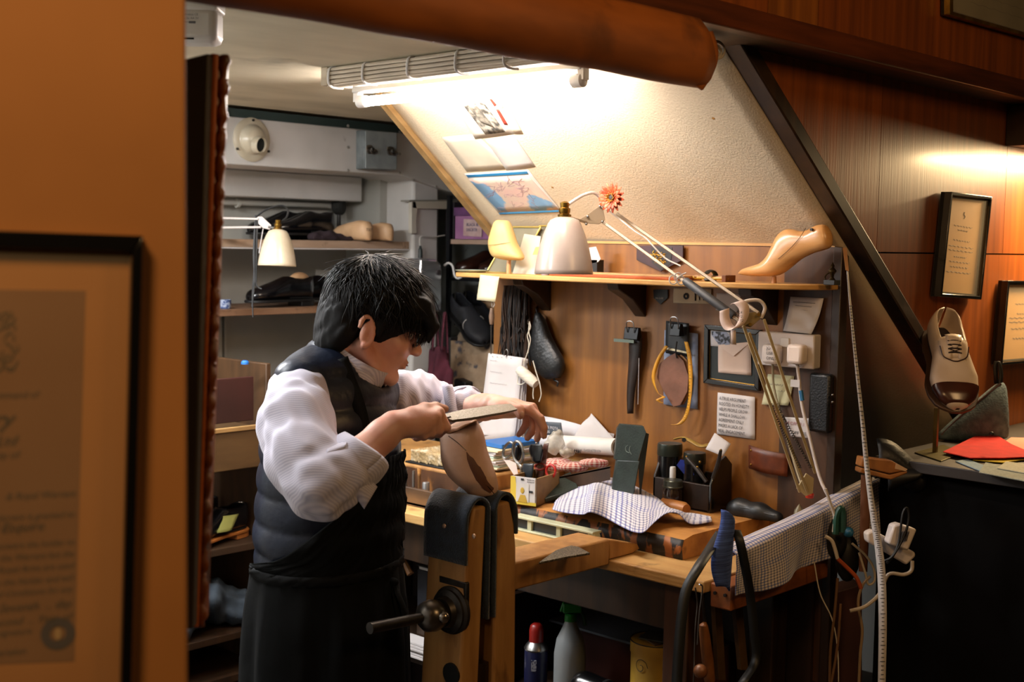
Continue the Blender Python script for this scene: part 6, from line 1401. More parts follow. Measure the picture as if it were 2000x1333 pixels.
cd_ = W(632, 560, Y=3.86); obj('white_card', MB().prism([W(x, y, Y=3.88) for x, y in ((615, 597), (648, 597), (648, 528), (617, 527))], (0, .002, 0)), M('card_grey', 'c3c6c0', .7), None, 'plain white card leaning on the back wall behind the black shoes', 'card')
cu = W(440, 597, Y=3.66); obj('patterned_cup', MB().lathe([(.001, 0), (.017, 0), (.019, .004), (.020, .03), (.018, .03), (.016, .006), (.001, .006)], (cu[0], 3.66, 1.3655), n=20), M('cup_blue', '3e4f78', .4, c2='9aa4b8', sc=90, lo=.45, hi=.55), None, 'small blue and white patterned cup at the left end of the lower back shelf', 'cup')
# small jointed lamp over the back shelf
l2 = thing('jointed_lamp', W(500, 600, d=4.05), 'small cream jointed lamp in front of the back shelves, trailing black cords', 'lamp')
d2 = 4.08; L2 = lambda x, y, d=d2: W(x, y, d=d)
make_shade(l2, L2(541, 520), nrm(U-R*-.03-V*.03), .80, M('lamp_cream', 'd8cab0', .32, c2='c6b698', sc=12, coat=.4))
m = MB(); bar(m, L2(330, 424), L2(505, 428), .007); obj('arm', m, lmet, l2, bevel=.001); m = MB(); bar(m, L2(330, 446), L2(510, 444), .007); obj('arm', m, lmet, l2, bevel=.001)
obj('head_plate', MB().prism([L2(500, 423), L2(512, 423), L2(530, 440), L2(527, 449), L2(513, 446), L2(505, 438)], V*.006), lmet, l2, bevel=.001)
obj('bracket', MB().tube([L2(524, 444), L2(545, 446)], .004, 8), steel, l2)
obj('support_wire', MB().tube(curve([L2(514, 447), L2(510, 470), L2(506, 495)]), .0015, 5), paper, l2)
obj('cord', MB().tube(curve([L2(500, 424), L2(520, 410), L2(548, 402), L2(562, 410), L2(560, 424), L2(551, 432)], 30), .0032, 6), black, l2)
for i, pts in enumerate(([(499, 420), (497, 470), (496, 530), (493, 575), (494, 620)], [(501, 420), (500, 480), (498, 540), (503, 560), (511, 565)], [(497, 450), (495, 500), (497, 550), (492, 600)], [(503, 430), (501, 500), (500, 560)])):
    obj('hanging_cord', MB().tube(curve([L2(x, y) for x, y in pts], 20), .0026, 5), black, l2)
# plug, chrome dispenser and hook on the column
cp_ = thing('cable_plug', W(821, 505, Y=3.585), 'dark hanging cable with a plug on the white column', 'cable')
q = lambda x, y: W(x, y, Y=3.585)
obj('cable', MB().tube(curve([q(868, 460), q(845, 463), q(824, 462), q(820, 470), q(821, 482)], 24), .003, 6), M('cable_white', 'c6c2bb', .5), cp_)
obj('plug', MB().tube([q(821, 480), q(821, 486), q(821, 487), q(821, 504)], [.004, .006, .008, .009], 10), M('plug_dark', '2f3634', .4), cp_)
ch = thing('chrome_dispenser', W(845, 600, Y=3.55), 'rounded chrome dispenser with a round button on the column', 'dispenser')
q = lambda x, y, Y=3.50: W(x, y, Y=Y)
obj('body', MB().prism([q(822, 610), q(864, 610), q(864, 525), q(861, 514), q(853, 507), q(822, 505)], (0, .09, 0)), M('chrome', 'c2c4c6', .18, .8), ch, bevel=.008)
obj('button', MB().lathe([(.001, 0), (.010, 0), (.010, .004), (.007, .006), (.001, .006)], q(856, 533), (0, -1, 0), 18), M('button_dark', '3a3435', .3), ch)
obj('hook_pipe', MB().tube(curve([W(868, 519, X=3.36), W(876, 514, X=3.36), W(884, 520, X=3.36), W(888, 538, X=3.36), W(894, 544, X=3.36), W(902, 541, X=3.36)], 24), .0042, 8), wplast, None, 'bent white hook pipe beside the column', 'hook')
# ------------------------------------------------------------------ shoe rack between the column and the board
RX = 3.42
q = lambda x, y, dx=0: W(x, y, X=RX+dx)
rk = thing('shoe_rack', (3.6, 3.4, 0), 'dark metal shoe rack with wooden shelves between column and board', 'shelf')
yl0, yr0 = q(876, 600)[1], 3.02
bkm = M('rack_black', '14161a', .4, .4)
for y in (yl0, yr0): obj('post', MB().bx(RX-.008, RX+.008, y-.008, y+.008, 0, 1.78), bkm, rk)
zs = [q(900, 468)[2], q(900, 544)[2], q(900, 604)[2], q(900, 760)[2], .75]
for i, z in enumerate(zs):
    if i == 2: continue
    obj('shelf_board' if i != 1 else 'shelf_bar', MB().bx(RX-(.0 if i != 2 else -.28), RX+.25, yr0, yl0, z-.018, z) if i != 1 else MB().bx(RX-.006, RX+.25, yr0, yl0, z-.010, z), (M('rack_pink', 'b79a85', .6), bkm, M('rack_brown', '8a5c34', .6), M('rack_tan', '9c7442', .6, c2='6f4f29', sc=20), bkm)[i], rk, bevel=.002)
obj('back_panel', MB().bx(RX+.26, RX+.27, yr0, 3.9, 0, 1.8), M('rack_back', 'b9c0bc', .7, c2='a8afab', sc=3), rk)
px_ = thing('purple_box', q(920, 466), 'mauve cardboard box with a torn printed label, on the rack top shelf', 'box')
y0_, y1_ = q(885, 440)[1], q(958, 440)[1]; z0_, z1_ = zs[0]+.001, q(920, 405)[2]
mv = M('mauve', 'b07aa6', .7, c2='9b6693', sc=12)
obj('carton', MB().bx(RX+.01, RX+.24, y1_, y0_, z0_, z1_-.032), mv, px_, bevel=.002); obj('lid', MB().bx(RX+.006, RX+.244, y1_-.004, y0_+.004, z1_-.032, z1_), M('mauve_dark', '74477a', .7, c2='4d2b50', sc=12), px_, bevel=.002)
lq = [q(905, 461, .005), q(941, 463, .005), q(942, 430, .005), q(906, 428, .005)]; lbx = obj('label', MB().prism(lq, (-.001, 0, 0)), M('label_paper', 'd3b7b4', .8, c2='bf9c98', sc=30), px_)
lettering(['BLACK &', 'DECKER'], lbx, q(911, 442, .003), EXB, EZ, .0165, M('label_ink', '55537a', .8), lh=1.15, sx=.95)
obj('black_carton', MB().bx(RX+.01, RX+.24, q(884, 440)[1]+.004, q(867, 440)[1], z0_, q(870, 395)[2]), M('carton_dark', '2a2128', .6), None, 'black box wedged left of the mauve box on the rack', 'box', bevel=.002)
for i, (px, c_, an, z) in enumerate(((902, shoe_brown, .1, zs[1]), (938, shoe_brown, -.05, zs[1]), (976, shoe_black, .1, zs[1]))):
    p = q(px, 540, .0); p[2] = z+.001; shoe('brown_shoe' if i < 2 else 'black_shoe', p+A(.235, 0, 0), A(-1, an, 0), EZ, ('dark brown shoe by the column on the rack below the mauve box', 'dark brown shoe in the middle of the rack below the mauve box', 'black shoe nearest the yellow last on the rack')[i], c_, L_=.24)
pipm = M('piping_white', 'c9c4bd', .6)
# slanted black shoes with pale piping, lasts and the old crate
z = zs[2]+.001
cr = thing('old_crate', q(920, 752), 'worn paint-stained wooden crate of lasts on the rack, below the black shoes', 'crate')
cy0, cy1 = q(974, 700)[1]-.12, q(887, 700)[1]; cz0, cz1 = zs[3]+.001, q(920, 668)[2]
crm = M('crate_wood', 'a58d72', .8, c2='8a7258', sc=(14, 20, 20), c3='46444a', sc3=26, lo3=.56, hi3=.66, bump=.4, bsc=60)
for nm_, bx_ in (('front_board', (RX-.02, RX-.005, cy0, cy1, cz0, cz1)), ('back_board', (RX+.19, RX+.205, cy0, cy1, cz0, cz1)), ('bottom_board', (RX-.005, RX+.2, cy0, cy1, cz0, cz0+.012)), ('end_board', (RX-.02, RX+.205, cy1, cy1+.014, cz0, cz1+.012))):
    obj(nm_, MB().bx(*bx_), crm if nm_ != 'end_board' else M('crate_black', '1f1d1d', .6), cr, bevel=.002)
obj('front_strip', MB().bx(RX-.027, RX-.02, cy0, cy1, cz0, cz0+.018), crm, cr, bevel=.002)
for i, (px, py, an, c_, lab, ln) in enumerate(((888, 616, (-.25, -.85, -.42), shoe_suede, 'black suede shoe with pale piping, nearest the column above the crate', .27), (908, 612, (-.2, -.85, -.42), shoe_suede, 'black suede shoe with pale piping, second from the column above the crate', .29), (985, 640, (-.5, -.8, .05), shoe_black, 'black laced shoe leaning by the hanging awl above the crate', .27))):
    p = q(px, py, (.025, .14, .03)[i]); shoe('suede_shoe' if i < 2 else 'black_shoe', p, A(*an), A(-.25, -.1, .95), lab, c_, L_=ln, piping=pipm if i < 2 else None, lace=black if i == 2 else None)
for i, (px, py, ang, mt, lab, s) in enumerate(((905, 655, .9, M('last_grey', 'a08a72', .6, c2='7d6a55', sc=12), 'worn grey-tan last tilted in the old crate by the column', 1), (930, 660, .6, last_pale, 'pale last tilted in the old crate, right of the grey one', .95), (955, 606, -.25, last_pale, 'pale last lying behind the hanging awl on the rack', .9))):
    c = q(px+10, py, (.05, .12, .20)[i]); t = thing('wooden_last', c, lab, 'shoe last'); ax = nrm(A(.1, -math.cos(ang), math.sin(ang))); sd_ = A(1, 0, .1); up = nrm(np.cross(ax, sd_)); up = up if up[2] > 0 else -up
    rs_l = [[c+ax*(t_-.02)*s+sd_*wd_*s*spow(math.sin(a), .8)+up*h*s*spow(math.cos(a), .8) for a in np.linspace(0, 2*math.pi, 16, endpoint=False)] for t_, wd_, h in ((-.13, .006, .006), (-.12, .024, .014), (-.07, .036, .022), (-.02, .032, .030), (.04, .028, .036), (.075, .020, .030), (.085, .005, .01))]
    obj('body', MB().rings(rs_l), mt, t, smooth=True)
mb_ = thing('maroon_bag', W(860, 760, X=3.30), 'maroon cloth bag hanging by its handles beside the column', 'bag')
q = lambda x, y, X_=3.28: W(x, y, X=X_)
mar = M('maroon', '581f2e', .9, c2='431624', sc=14, bump=.4, bsc=60)
F_ = Field(np.minimum(q(830, 800), q(886, 660))-.05, np.maximum(q(830, 800), q(886, 660))+.05, .005)
F_.chain([q(858, 690), q(858, 780)], [.030, .036], ki=.02); F_.ell(q(848, 740), (.016, .035, .09), k=.03).ell(q(870, 745), (.016, .034, .085), k=.03)
F_.warp(lambda X, Y, Z: .004*np.sin(Y*120)+.002*np.sin(Y*200+Z*60)+0*X); F_.cut(q(858, 676), (0, .3, 1))
obj('body', F_.mb(), mar, mb_, smooth=True)
for x0_ in (848, 866): r, _ = ribbon([q(x0_-4, 685, 3.25), q(x0_-1, 640, 3.25), q(x0_+3, 610, 3.26), q(x0_+6, 645, 3.27), q(x0_+8, 690, 3.27)], .018, (.3, .9, 0), 20); obj('handle', r, mar, mb_, solid=.003)
obj('black_case', MB().prism([W(x, y, X=3.36) for x, y in ((886, 768), (908, 770), (909, 748), (890, 740), (886, 742))], (.1, 0, 0)), black, None, 'small black case on the rack board left of the calendar', 'case', bevel=.004)
# ------------------------------------------------------------------ papers on the slope, the flower
def SLP(px, py, off=.008):
    a, b = 2.0, 6.0
    for _ in range(40):
        d = (a+b)/2; p = W(px, py, d=d)
        if p[2] > slz(p[0], p[1])-off: b = d
        else: a = d
    return W(px, py, d=a)
# the slope is above the sight line at first and crosses it further on
def SLP(px, py, off=.008):
    prev = None
    for d in np.arange(2.2, 5.0, .01):
        p = W(px, py, d=d); h = slz(p[0], p[1])-off-p[2]
        if h < 0: return W(px, py, d=d-.01*(-h)/(prev-h) if prev is not None else d)
        prev = h
    return W(px, py, d=4)
sn_ = nrm(A(-.78, 0, -1))
def poster(name, px4, mat, label, off=.0088, parent=None, nu=6, nv=6):
    P = [SLP(x, y, off) for x, y in px4]
    return obj(name, MB().quad(*P, nu, nv, lambda u, v: sn_*.0004*math.sin(3*u+2*v)), mat, parent, label, 'paper' if parent is None else None, solid=.0006)
pa = poster('picture_sheet', [(928, 272), (1004, 262), (956, 192), (884, 200)], M('sheet_white', 'dcd6c8', .7), 'white sheet with a grey printed picture, high on the papered slope')
poster('picture', [(948, 263), (987, 258), (944, 200), (905, 206)], M('sheet_print', 'a8a294', .7, c2='3e3d38', sc=(60, 60, 60), lo=.38, hi=.6, det=6), None, off=.0098, parent=pa)
poster('dark_roof', [(940, 240), (966, 250), (930, 205), (914, 208)], M('sheet_dark', '4c4a43', .7, c2='8e897c', sc=80), None, off=.0106, parent=pa)
ps = poster('seal_sheet', [(1004, 262), (1022, 262), (985, 192), (956, 192)], M('sheet_cream', 'e0d7c0', .7), 'narrow cream sheet with a red stripe and yellow seal, on the slope')
poster('red_stripe', [(985, 244), (992, 244), (975, 214), (969, 214)], M('stripe_red', 'b5382a', .6), None, off=.0098, parent=ps); poster('red_stripe', [(966, 208), (970, 205), (960, 193), (956, 194)], M('stripe_red_b', 'b5382a', .6), None, off=.0098, parent=ps)
sp_ = SLP(977, 207, .0102); obj('yellow_seal', MB().ball(sp_, (.0105, .009, .0012), 8, [nrm(np.cross(sn_, A(0, 1, 0))), A(0, 1, 0), sn_]), M('seal_yellow', 'd9c48a', .6), ps)
poster('blank_sheet', [(990, 334), (1046, 326), (1003, 264), (948, 272)], M('sheet_grey', 'd6d1cb', .7), 'plain pale grey sheet below the picture sheet, on the slope')
poster('large_sheet', [(912, 336), (1000, 330), (930, 262), (862, 268)], M('sheet_faint', 'd9cfba', .75), 'large faint cream sheet above the map, on the slope', off=.0080)
mp = poster('wall_map', [(977, 420), (1099, 415), (1031, 332), (906, 339)], M('map_sheet', 'e3dfd6', .6), 'pastel pink and blue printed map with a blue header, low on the slope', off=.0096)
mland = M('map_land', 'dcb9ae', .6, c2='d8c7b2', sc=22, c3='7fa9cc', sc3=8, lo3=.54, hi3=.58)
poster('map_print', [(977, 415), (1092, 410), (1031, 343), (915, 350)], mland, None, off=.0104, parent=mp)
poster('header_bar', [(914, 347), (1032, 340), (1029, 335), (910, 342)], M('map_bar', '2f86bd', .5), None, off=.0110, parent=mp)
poster('footer_bar', [(976, 419), (1094, 414), (1091, 411), (974, 416)], M('map_bar_b', '3f8fc2', .5), None, off=.0110, parent=mp)
m = MB()
for i in range(26):
    u, v_ = random.uniform(.15, .8), random.uniform(.1, .85); x0 = 915*(1-u)+1031*u+60*(1-v_)*.95; y0 = 348-7*u+66*(1-v_)
    m.tube(curve([SLP(x0+random.uniform(-7, 7)*k, y0+random.uniform(-5, 5)*k, .0110) for k in range(4)], 9), .0006, 4)
obj('map_lines', m, M('map_line', 'a5848a', .7), mp, kind='stuff')
for px, py, r in ((1078, 366, .007), (1392, 231, .007)):
    c = SLP(px, py, .007); obj('stain', MB().ball(c, (r, r*.7, .0008), 6, [A(0, 1, .2), nrm(np.cross(sn_, A(0, 1, .2))), sn_]), M('stain_ochre', '9a6a22', .7), slope)
fw = thing('paper_flower', W(1200, 385, d=3.26), 'orange gerbera flower fixed to the head of the big lamp', 'flower')
fc = W(1196, 386, d=3.27); fnn = nrm(-V*.75-R*.62-U*.05); fa = nrm(np.cross(fnn, U)); fb = np.cross(fa, fnn)
pet = M('petal_orange', 'cf5a2b', .55, c2='a83d1c', sc=30); pet2 = M('petal_coral', 'd97a52', .55, c2='bf5330', sc=30)
for k in range(30):
    a = k*2*math.pi/15+(.21 if k >= 15 else 0); L_ = .034 if k < 15 else .027; d_ = fa*math.cos(a)+fb*math.sin(a); s_ = np.cross(fnn, d_); lift = .55 if k < 15 else .8
    def pf(u, v): w = .0055*math.sin(math.pi*min(.15+.8*v, 1))**.7; return fc+d_*(.006+L_*v)+s_*w*(2*u-1)+fnn*(lift*L_*v*(1-.45*v)+.002*(2*u-1)**2-.006*(1 if k < 15 else 0))
    obj('petal', MB().grid(pf, 2, 5), pet if k % 3 else pet2, fw, solid=.0008, smooth=True)
obj('centre', MB().ball(fc+fnn*.004, (.008, .008, .005), 8, [fa, fb, fnn]), M('flower_centre', '3b3a36', .8), fw)
m = MB()
for i in range(40): a = i*2.4; r = .006+.003*(i % 3)/2; p = fc+(fa*math.cos(a)+fb*math.sin(a))*r+fnn*.003; m.tube([p, p+fnn*.010+(fa*math.cos(a)+fb*math.sin(a))*.003], .0008, 4)
obj('stamens', m, M('stamen', 'c9963c', .7), fw, kind='stuff')
obj('stem', MB().tube(curve([fc, fc-fnn*.02, W(1186, 412, d=3.30)], 10), .003, 6), M('stem_brown', '7a5a30', .6), fw)
# ------------------------------------------------------------------ frames and counter on the shop side
PW = lambda x, y, off=0: W(x, y, Y=1.536-off)
def small_frame(label, q4, off, plane, mframe, w, d, mount, lines, tilt=0):
    t = thing('framed_picture', plane(*q4[0]), label, 'picture frame')
    _, P, I, nn = frame_on(t, q4, off, w, d, mframe, plane)
    c = sum(P)/4; obj('backing', MB().prism(P, nn*d*.35), black, t)
    doc = obj('document', MB().prism([p*.90+c*.10 for p in P], nn*(d*.35+.002)), mount, t)
    ex, ey = nrm(P[1]-P[0]), nrm(P[3]-P[0]); o = P[0]; wd_, h_ = np.linalg.norm(P[1]-P[0]), np.linalg.norm(P[3]-P[0]); m = MB()
    for v, w_ in lines:
        scribble(m, o+ex*wd_*(.5-w_/2)+ey*h_*v+nn*(d*.35+.0025), ex, ey, wd_*w_, .0006, .0022, 30, int(v*100))
    m.tube(curve([o+ex*wd_*(.5+.02*math.sin(k*2))+ey*h_*(.78+.02*k)+nn*(d*.35+.0025) for k in range(4)], 10), .0016, 5)
    obj('handwriting', m, M('doc_ink', '3a2a16', .7), doc, kind='stuff')
    obj('glazing', MB().prism([p*.93+c*.07+nn*d*.7 for p in P], nn*.0008), M('glazing_b', 'fff6e6', .06, alpha=.10), t)
doc_m = M('doc_tan', 'bd9050', .6, c2='ab7f42', sc=3)
small_frame('narrow black frame with printed tan certificate, higher on the wood panel', [(1817, 579), (1897, 585), (1918, 385), (1838, 375)], .006, PW, black_gloss, .009, .030, doc_m, ((.7, .45), (.66, .25), (.56, .4), (.5, .6), (.46, .6), (.4, .3), (.35, .5), (.30, .45), (.25, .6)))
small_frame('black framed certificate cut by the right picture edge, above the denim pouch', [(1936, 712), (2028, 704), (2040, 549), (1950, 548)], .006, PW, black_gloss, .009, .030, doc_m, ((.72, .4), (.6, .3), (.55, .6), (.5, .6), (.42, .5), (.3, .4)))
small_frame('gold-moulded frame on the frieze at the top right corner', [(1838, 30), (2060, 92), (2060, -170), (1838, -170)], .004, lambda x, y, off=0: W(x, y, Y=1.425-off), gold, .016, .022, M('doc_grey', '5d5538', .6, c2='4d462c', sc=4), ((.3, .5), (.2, .6)))
ctop = 1.077
co = thing('shop_counter', (3.5, 1.1, 0), 'black shop counter with a thin dark top against the wood panels', 'counter')
obj('body', MB().bx(3.0, 4.3, .55, 1.53, 0, 1.05), M('counter_black', '060505', .9, c2='040303', sc=4, spec=.1), co, bevel=.003)
obj('top', MB().prism([A(x, y, 1.05) for x, y in ((2.975, 1.534), (2.955, 1.15), (2.94, .5), (4.3, .5), (4.3, 1.534))], (0, 0, .027)), M('counter_top', '281d14', .55, c2='1c130c', sc=(20, 4, 20)), co, bevel=.002)
C = lambda x, y, z=ctop+.0005: W(x, y, Z=z)
# spectator shoe on a brass stand
sd2 = thing('shoe_stand', C(1832, 886), 'brass display stand with a square post and flat plate on the counter', 'stand')
obj('plate', MB().prism([C(x, y) for x, y in ((1786, 886), (1838, 903), (1884, 886), (1842, 871))], EZ*.003), M('stand_plate', '5a5128', .4, .7, c2='4a421f', sc=20), sd2, bevel=.0008)
pb_ = C(1826, 886); pt_ = pb_+EZ*.118
obj('post', MB().bx(pb_[0]-.005, pb_[0]+.005, pb_[1]-.005, pb_[1]+.005, ctop+.003, pt_[2]), M('stand_post', '7a6230', .35, .8, c2='5f4b22', sc=20), sd2)
txd = nrm(-U*.72-V*.66-R*.06); nzd = nrm(-V*.74+U*.66)
ho_ = W(1846, 628, d=3.34)+V*.035-nzd*.05
shs = shoe('spectator_shoe', ho_, txd, nzd, 'white and brown laced spectator shoe tilted toe-down on the brass stand', M('shoe_white', 'd4c0ad', .45, c2='c4ae9a', sc=12), cap=M('cap_brown', '4a2214', .28, c2='35170d', coat=.4, sc=14), sole_m=M('sole_brown', '4b3322', .5), lining=M('lining', '2a2028', .6), lace=M('lace_dark', '2a1a14', .6), L_=.285, wid=1.3)
obj('facing_edge', MB().tube(curve([ho_+txd*.285*x+np.cross(nzd, txd)*y+nzd*(.024+itp(x, ZT)+.003-.25*y*y*10) for x, y in ((.47, -.036), (.56, -.030), (.60, -.012), (.61, 0), (.60, .012), (.56, .030), (.47, .036))], 30), .0016, 5), M('edge_brown', '3c2116', .4), shs)
# denim pouch, felt swatches
k = lambda x, y: W(x, y, d=3.53)
dp = thing('denim_pouch', C(1900, 862), 'grey denim zip pouch standing on the counter', 'pouch')
obj('body', loft([(1832, 848, 1833, 858, .012), (1850, 832, 1850, 861, .026), (1880, 806, 1878, 863, .040), (1915, 777, 1914, 862, .046), (1945, 752, 1950, 860, .040), (1960, 748, 1966, 856, .024), (1966, 760, 1969, 850, .008)], k, nrm(A(V[0], V[1], 0)), 24, p=.95), M('denim', '5a6a72', .9, c2='46545c', sc=60, bump=.5, bsc=200), dp, smooth=True)
obj('zip', MB().tube(curve([k(1836, 850)-V*.012, k(1880, 808)-V*.012, k(1920, 775)-V*.014, k(1952, 750)-V*.010], 24), .0035, 6), M('zip_maroon', '3e1f24', .6), dp)
r, _ = ribbon([k(1952, 756), k(1955, 735), k(1952, 712), k(1947, 706), k(1944, 718), k(1946, 750)], .012, R, 16); obj('strap', r, black, dp, solid=.002)
def swatch(label, pts, mat, z, name='felt_swatch', lift=None):
    P = [C(x, y, ctop+z) for x, y in pts]
    if lift: P = [p+EZ*l for p, l in zip(P, lift)]
    return obj(name, MB().prism(P, EZ*.002), mat, None, label, 'fabric swatch', 'fabric swatches on the counter')
swatch('yellow felt swatch edge under the red one', [(1900, 900), (1960, 905), (2010, 898), (2010, 880), (1920, 884)], M('felt_yellow', 'c0a41f', .9), .003)
swatch('pale pink felt swatch behind the red one', [(1940, 878), (2020, 884), (2030, 858), (1975, 856)], M('felt_pink', 'c58d78', .9), .006)
rd = swatch('bright red felt swatch with a black eyelet, on the counter', [(1842, 884), (1895, 896), (1960, 896), (2030, 893), (1975, 872), (1930, 848)], M('felt_red', 'c4160d', .9, c2='b0120a', sc=30), .010, lift=[0, 0, 0, 0, .004, .010])
obj('eyelet', MB().ball(C(1935, 872, ctop+.018)+A(-.06, 0, .025)*0+W(1937, 848, d=3.22)-C(1935, 872, ctop+.018), .006, 6), black, rd)
swatch('pale blue checked swatch at the counter\'s front edge', [(1866, 902), (1918, 923), (1925, 912), (1890, 899)], M('felt_blue', '7f9199', .9, c2='6f828b', sc=200), .0015)
swatch('grey-green woven swatch, largest at the counter\'s front edge', [(1912, 924), (2020, 945), (2030, 926), (1925, 905)], M('felt_grey', '96998a', .9, c2='80857a', sc=200, bump=.5, bsc=500), .004)
swatch('pale beige swatch overlapping the grey-green one at the picture edge', [(1948, 916), (2025, 930), (2030, 912), (1965, 903)], M('felt_beige', 'aaa68f', .9, c2='989580', sc=200), .007)
# wooden mallet hung at the counter's end, dark leather behind it
ml_ = thing('wooden_mallet', W(1697, 1120, d=3.06), 'two-layer wooden mallet with a tapered head, beside the white tape measure', 'mallet')
k = lambda x, y, d=3.06: W(x, y, d=d)
mw = M('mallet_wood', '9c6430', .45, c2='7d4a20', sc=(20, 20, 20))
obj('head', MB().prism([k(1681, 912), k(1738, 926), k(1774, 919), k(1742, 900), k(1684, 893)], V*.05), mw, ml_, bevel=.003)
obj('lower_layer', MB().prism([k(1680, 924), k(1740, 938), k(1773, 925), k(1772, 920), k(1738, 928), k(1681, 914)], V*.05), mw, ml_, bevel=.003)
obj('end_grain', MB().prism([k(1748, 916), k(1768, 921), k(1772, 917), k(1750, 905)], -V*.002), M('end_grain', 'c9a47e', .6), ml_)
obj('handle', MB().tube([k(1697, 930)+V*.02, k(1690, 1120)+V*.02], [.013, .010], 10, flat=(1, .6)), M('mallet_handle', '5e3518', .5), ml_)
lf = thing('black_leather_roll', W(1760, 950, d=3.16), 'folded black leather hanging over the counter corner', 'leather')
k = lambda x, y, d=3.14: W(x, y, d=d)
obj('sheet', MB().quad(k(1708, 935, 3.2), k(1798, 955, 3.2), k(1806, 905, 3.2), k(1712, 858, 3.2), 10, 8, lambda u, v: -V*.03*math.sin(math.pi*v)+U*.012*math.sin(u*5)), M('leather_black', '0c0c0d', .5, c2='121213', sc=20, bump=.3, bsc=80), lf, solid=.004, smooth=True)
obj('fold', MB().quad(k(1735, 960, 3.16), k(1795, 935, 3.16), k(1805, 910, 3.2), k(1722, 890, 3.2), 8, 6, lambda u, v: -V*.02*math.sin(math.pi*v)), M('leather_black_b', '0b0b0c', .5), lf, solid=.004, smooth=True)
# socket strip with an adaptor, hanging by its lead
sk = thing('extension_socket', W(1745, 1090, d=3.0), 'white extension socket with a black-corded adaptor, hanging by the counter side', 'socket')
k = lambda x, y, d=3.0: W(x, y, d=d)
obj('strip', MB().prism([k(1695, 1060), k(1771, 1105), k(1789, 1088), k(1788, 1080), k(1706, 1036), k(1693, 1042)], V*.035), M('strip_white', 'cdbfb4', .4), sk, bevel=.005)
obj('adaptor', MB().prism([k(1725, 1058), k(1764, 1072), k(1781, 1030), k(1747, 1019), k(1735, 1022)], -V*.04), M('adaptor_white', 'cfc4be', .4), sk, bevel=.005)
m = MB()
for i in range(5): a_ = k(1757+i*3.2, 1058-i*.0, 2.956); m.tube([a_, a_+(k(1764, 1034)-k(1757, 1058))*.8], .0011, 4)
obj('vent_marks', m, ink, sk, kind='stuff')
obj('black_cord', MB().tube(curve([k(1732, 1100, 2.97), k(1742, 1090, 2.95), k(1765, 1050, 2.95), k(1775, 1015, 2.95), k(1772, 993, 2.95), k(1763, 1005, 2.95), k(1755, 1060, 2.95), k(1740, 1090, 2.95), k(1716, 1098, 2.96)], 50), .003, 6), black, sk)
obj('white_lead', MB().tube(curve([k(1782, 1096), k(1780, 1115), k(1765, 1123), k(1735, 1123), k(1718, 1160), k(1690, 1185), k(1660, 1194)], 40), .0045, 8), M('lead_cream_b', 'b9a993', .5), sk)
# long white tape measure hanging from the board's end post
tmw = thing('white_tape_measure', W(1650, 482, d=3.14), 'long white tape measure hanging from the end of the partition board', 'tape measure')
k = lambda x, y: W(x, y, d=3.10-.00032*max(0, y-480))
tc2 = [k(x, y) for x, y in ((1655, 530), (1662, 610), (1671, 700), (1684, 820), (1694, 920), (1706, 1010), (1716, 1070), (1722, 1130), (1724, 1230), (1722, 1345), (1721, 1500), (1720, 1660))]
c_ = curve(tc2, 80); m = MB()
m.rings([[p-(R*.8+V*.5*math.cos(i*.07))*(.0026+.0075*min(1, i/45)), p+(R*.8+V*.5*math.cos(i*.07))*(.0026+.0075*min(1, i/45))] for i, p in enumerate(c_)], closed=False, caps=False)
tmo = obj('tape', m, M('tape_white', 'a9a39f', .6, c2='99938f', sc=40), tmw, solid=.0008)
m = MB()
for i in range(6, len(c_)-1):
    for s in (0, .5):
        p = c_[i]*(1-s)+c_[i+1]*s-V*.003; m.box(p, (.006 if (i*2+int(2*s)) % 4 else .011, .0005, .0016), [R, V, U])
obj('tick_marks', m, M('tick_grey', '4c4a4c', .7), tmo, kind='stuff')
obj('end_tab', MB().prism([k(1646, 484), k(1654, 484), k(1658, 530), k(1652, 528)], V*.003), M('tab_wood', 'a5703e', .5), tmw)
# ------------------------------------------------------------------ bench end: bracket, draped towel, straps, cables
be = thing('bench_end_bracket', W(1400, 1190, Y=1.60), 'thick orange-brown wooden bracket block under the towel at the bench end', 'bracket')
xa, xb_ = W(1368, 1165, Y=1.60)[0], 2.80; zb_, zt_ = W(1400, 1186, Y=1.60)[2], .848
obj('block', MB().bx(2.375, xb_, 1.555, 1.612, zb_-.0, zt_-.002), M('bracket_wood', '8f4f20', .5, c2='6e3a16', sc=(4, 30, 30), c3='3c1f0d', sc3=12, lo3=.62, hi3=.75), be, bevel=.004)
m = MB()
for y in (1.57, 1.597): m.cyl(A(2.374, y, .825), A(2.370, y, .825), .004, n=8)
obj('screws', m, iron, be, kind='stuff')
tow2 = M_check('towel_check_b', 'cfc5c2', '454d74', '3f5aa0', p=.0105, w=.40)
def drape(u, v):
    x = 2.36+(3.02-2.36)*u; top = np.interp(u, (0, .2, .45, .62, .8, 1), (.922, .936, .956, .966, .984, 1.004))
    bot = np.interp(u, (0, .15, .5, 1), (.832, .826, .838, .868))
    if v < .62: t = v/.62; return A(x+.004*nz((u*6, v*6, 1)), 1.540-.012*math.sin(u*9)*(1-t)+.010*math.sin(u*17)*(1-t)-.004, bot+(top-bot)*t+.003*nz((u*9, v*4, 3)))
    t = (v-.62)/.38; a = min(1, t*2)*math.pi; y = 1.562-.026*math.cos(a); z = top+.010*math.sin(a)-(.03*(t-.5)*2 if t > .5 else 0)
    return A(x, y+.004*math.sin(u*11), z)
twl = obj('draped_towel', MB().grid(drape, 60, 36, .66, .30), tow2, None, 'blue and white checked towel draped over the bench end bracket', 'towel', solid=.0025, smooth=True, sub=1)
k = lambda x, y, Y=1.535: W(x, y, Y=Y)
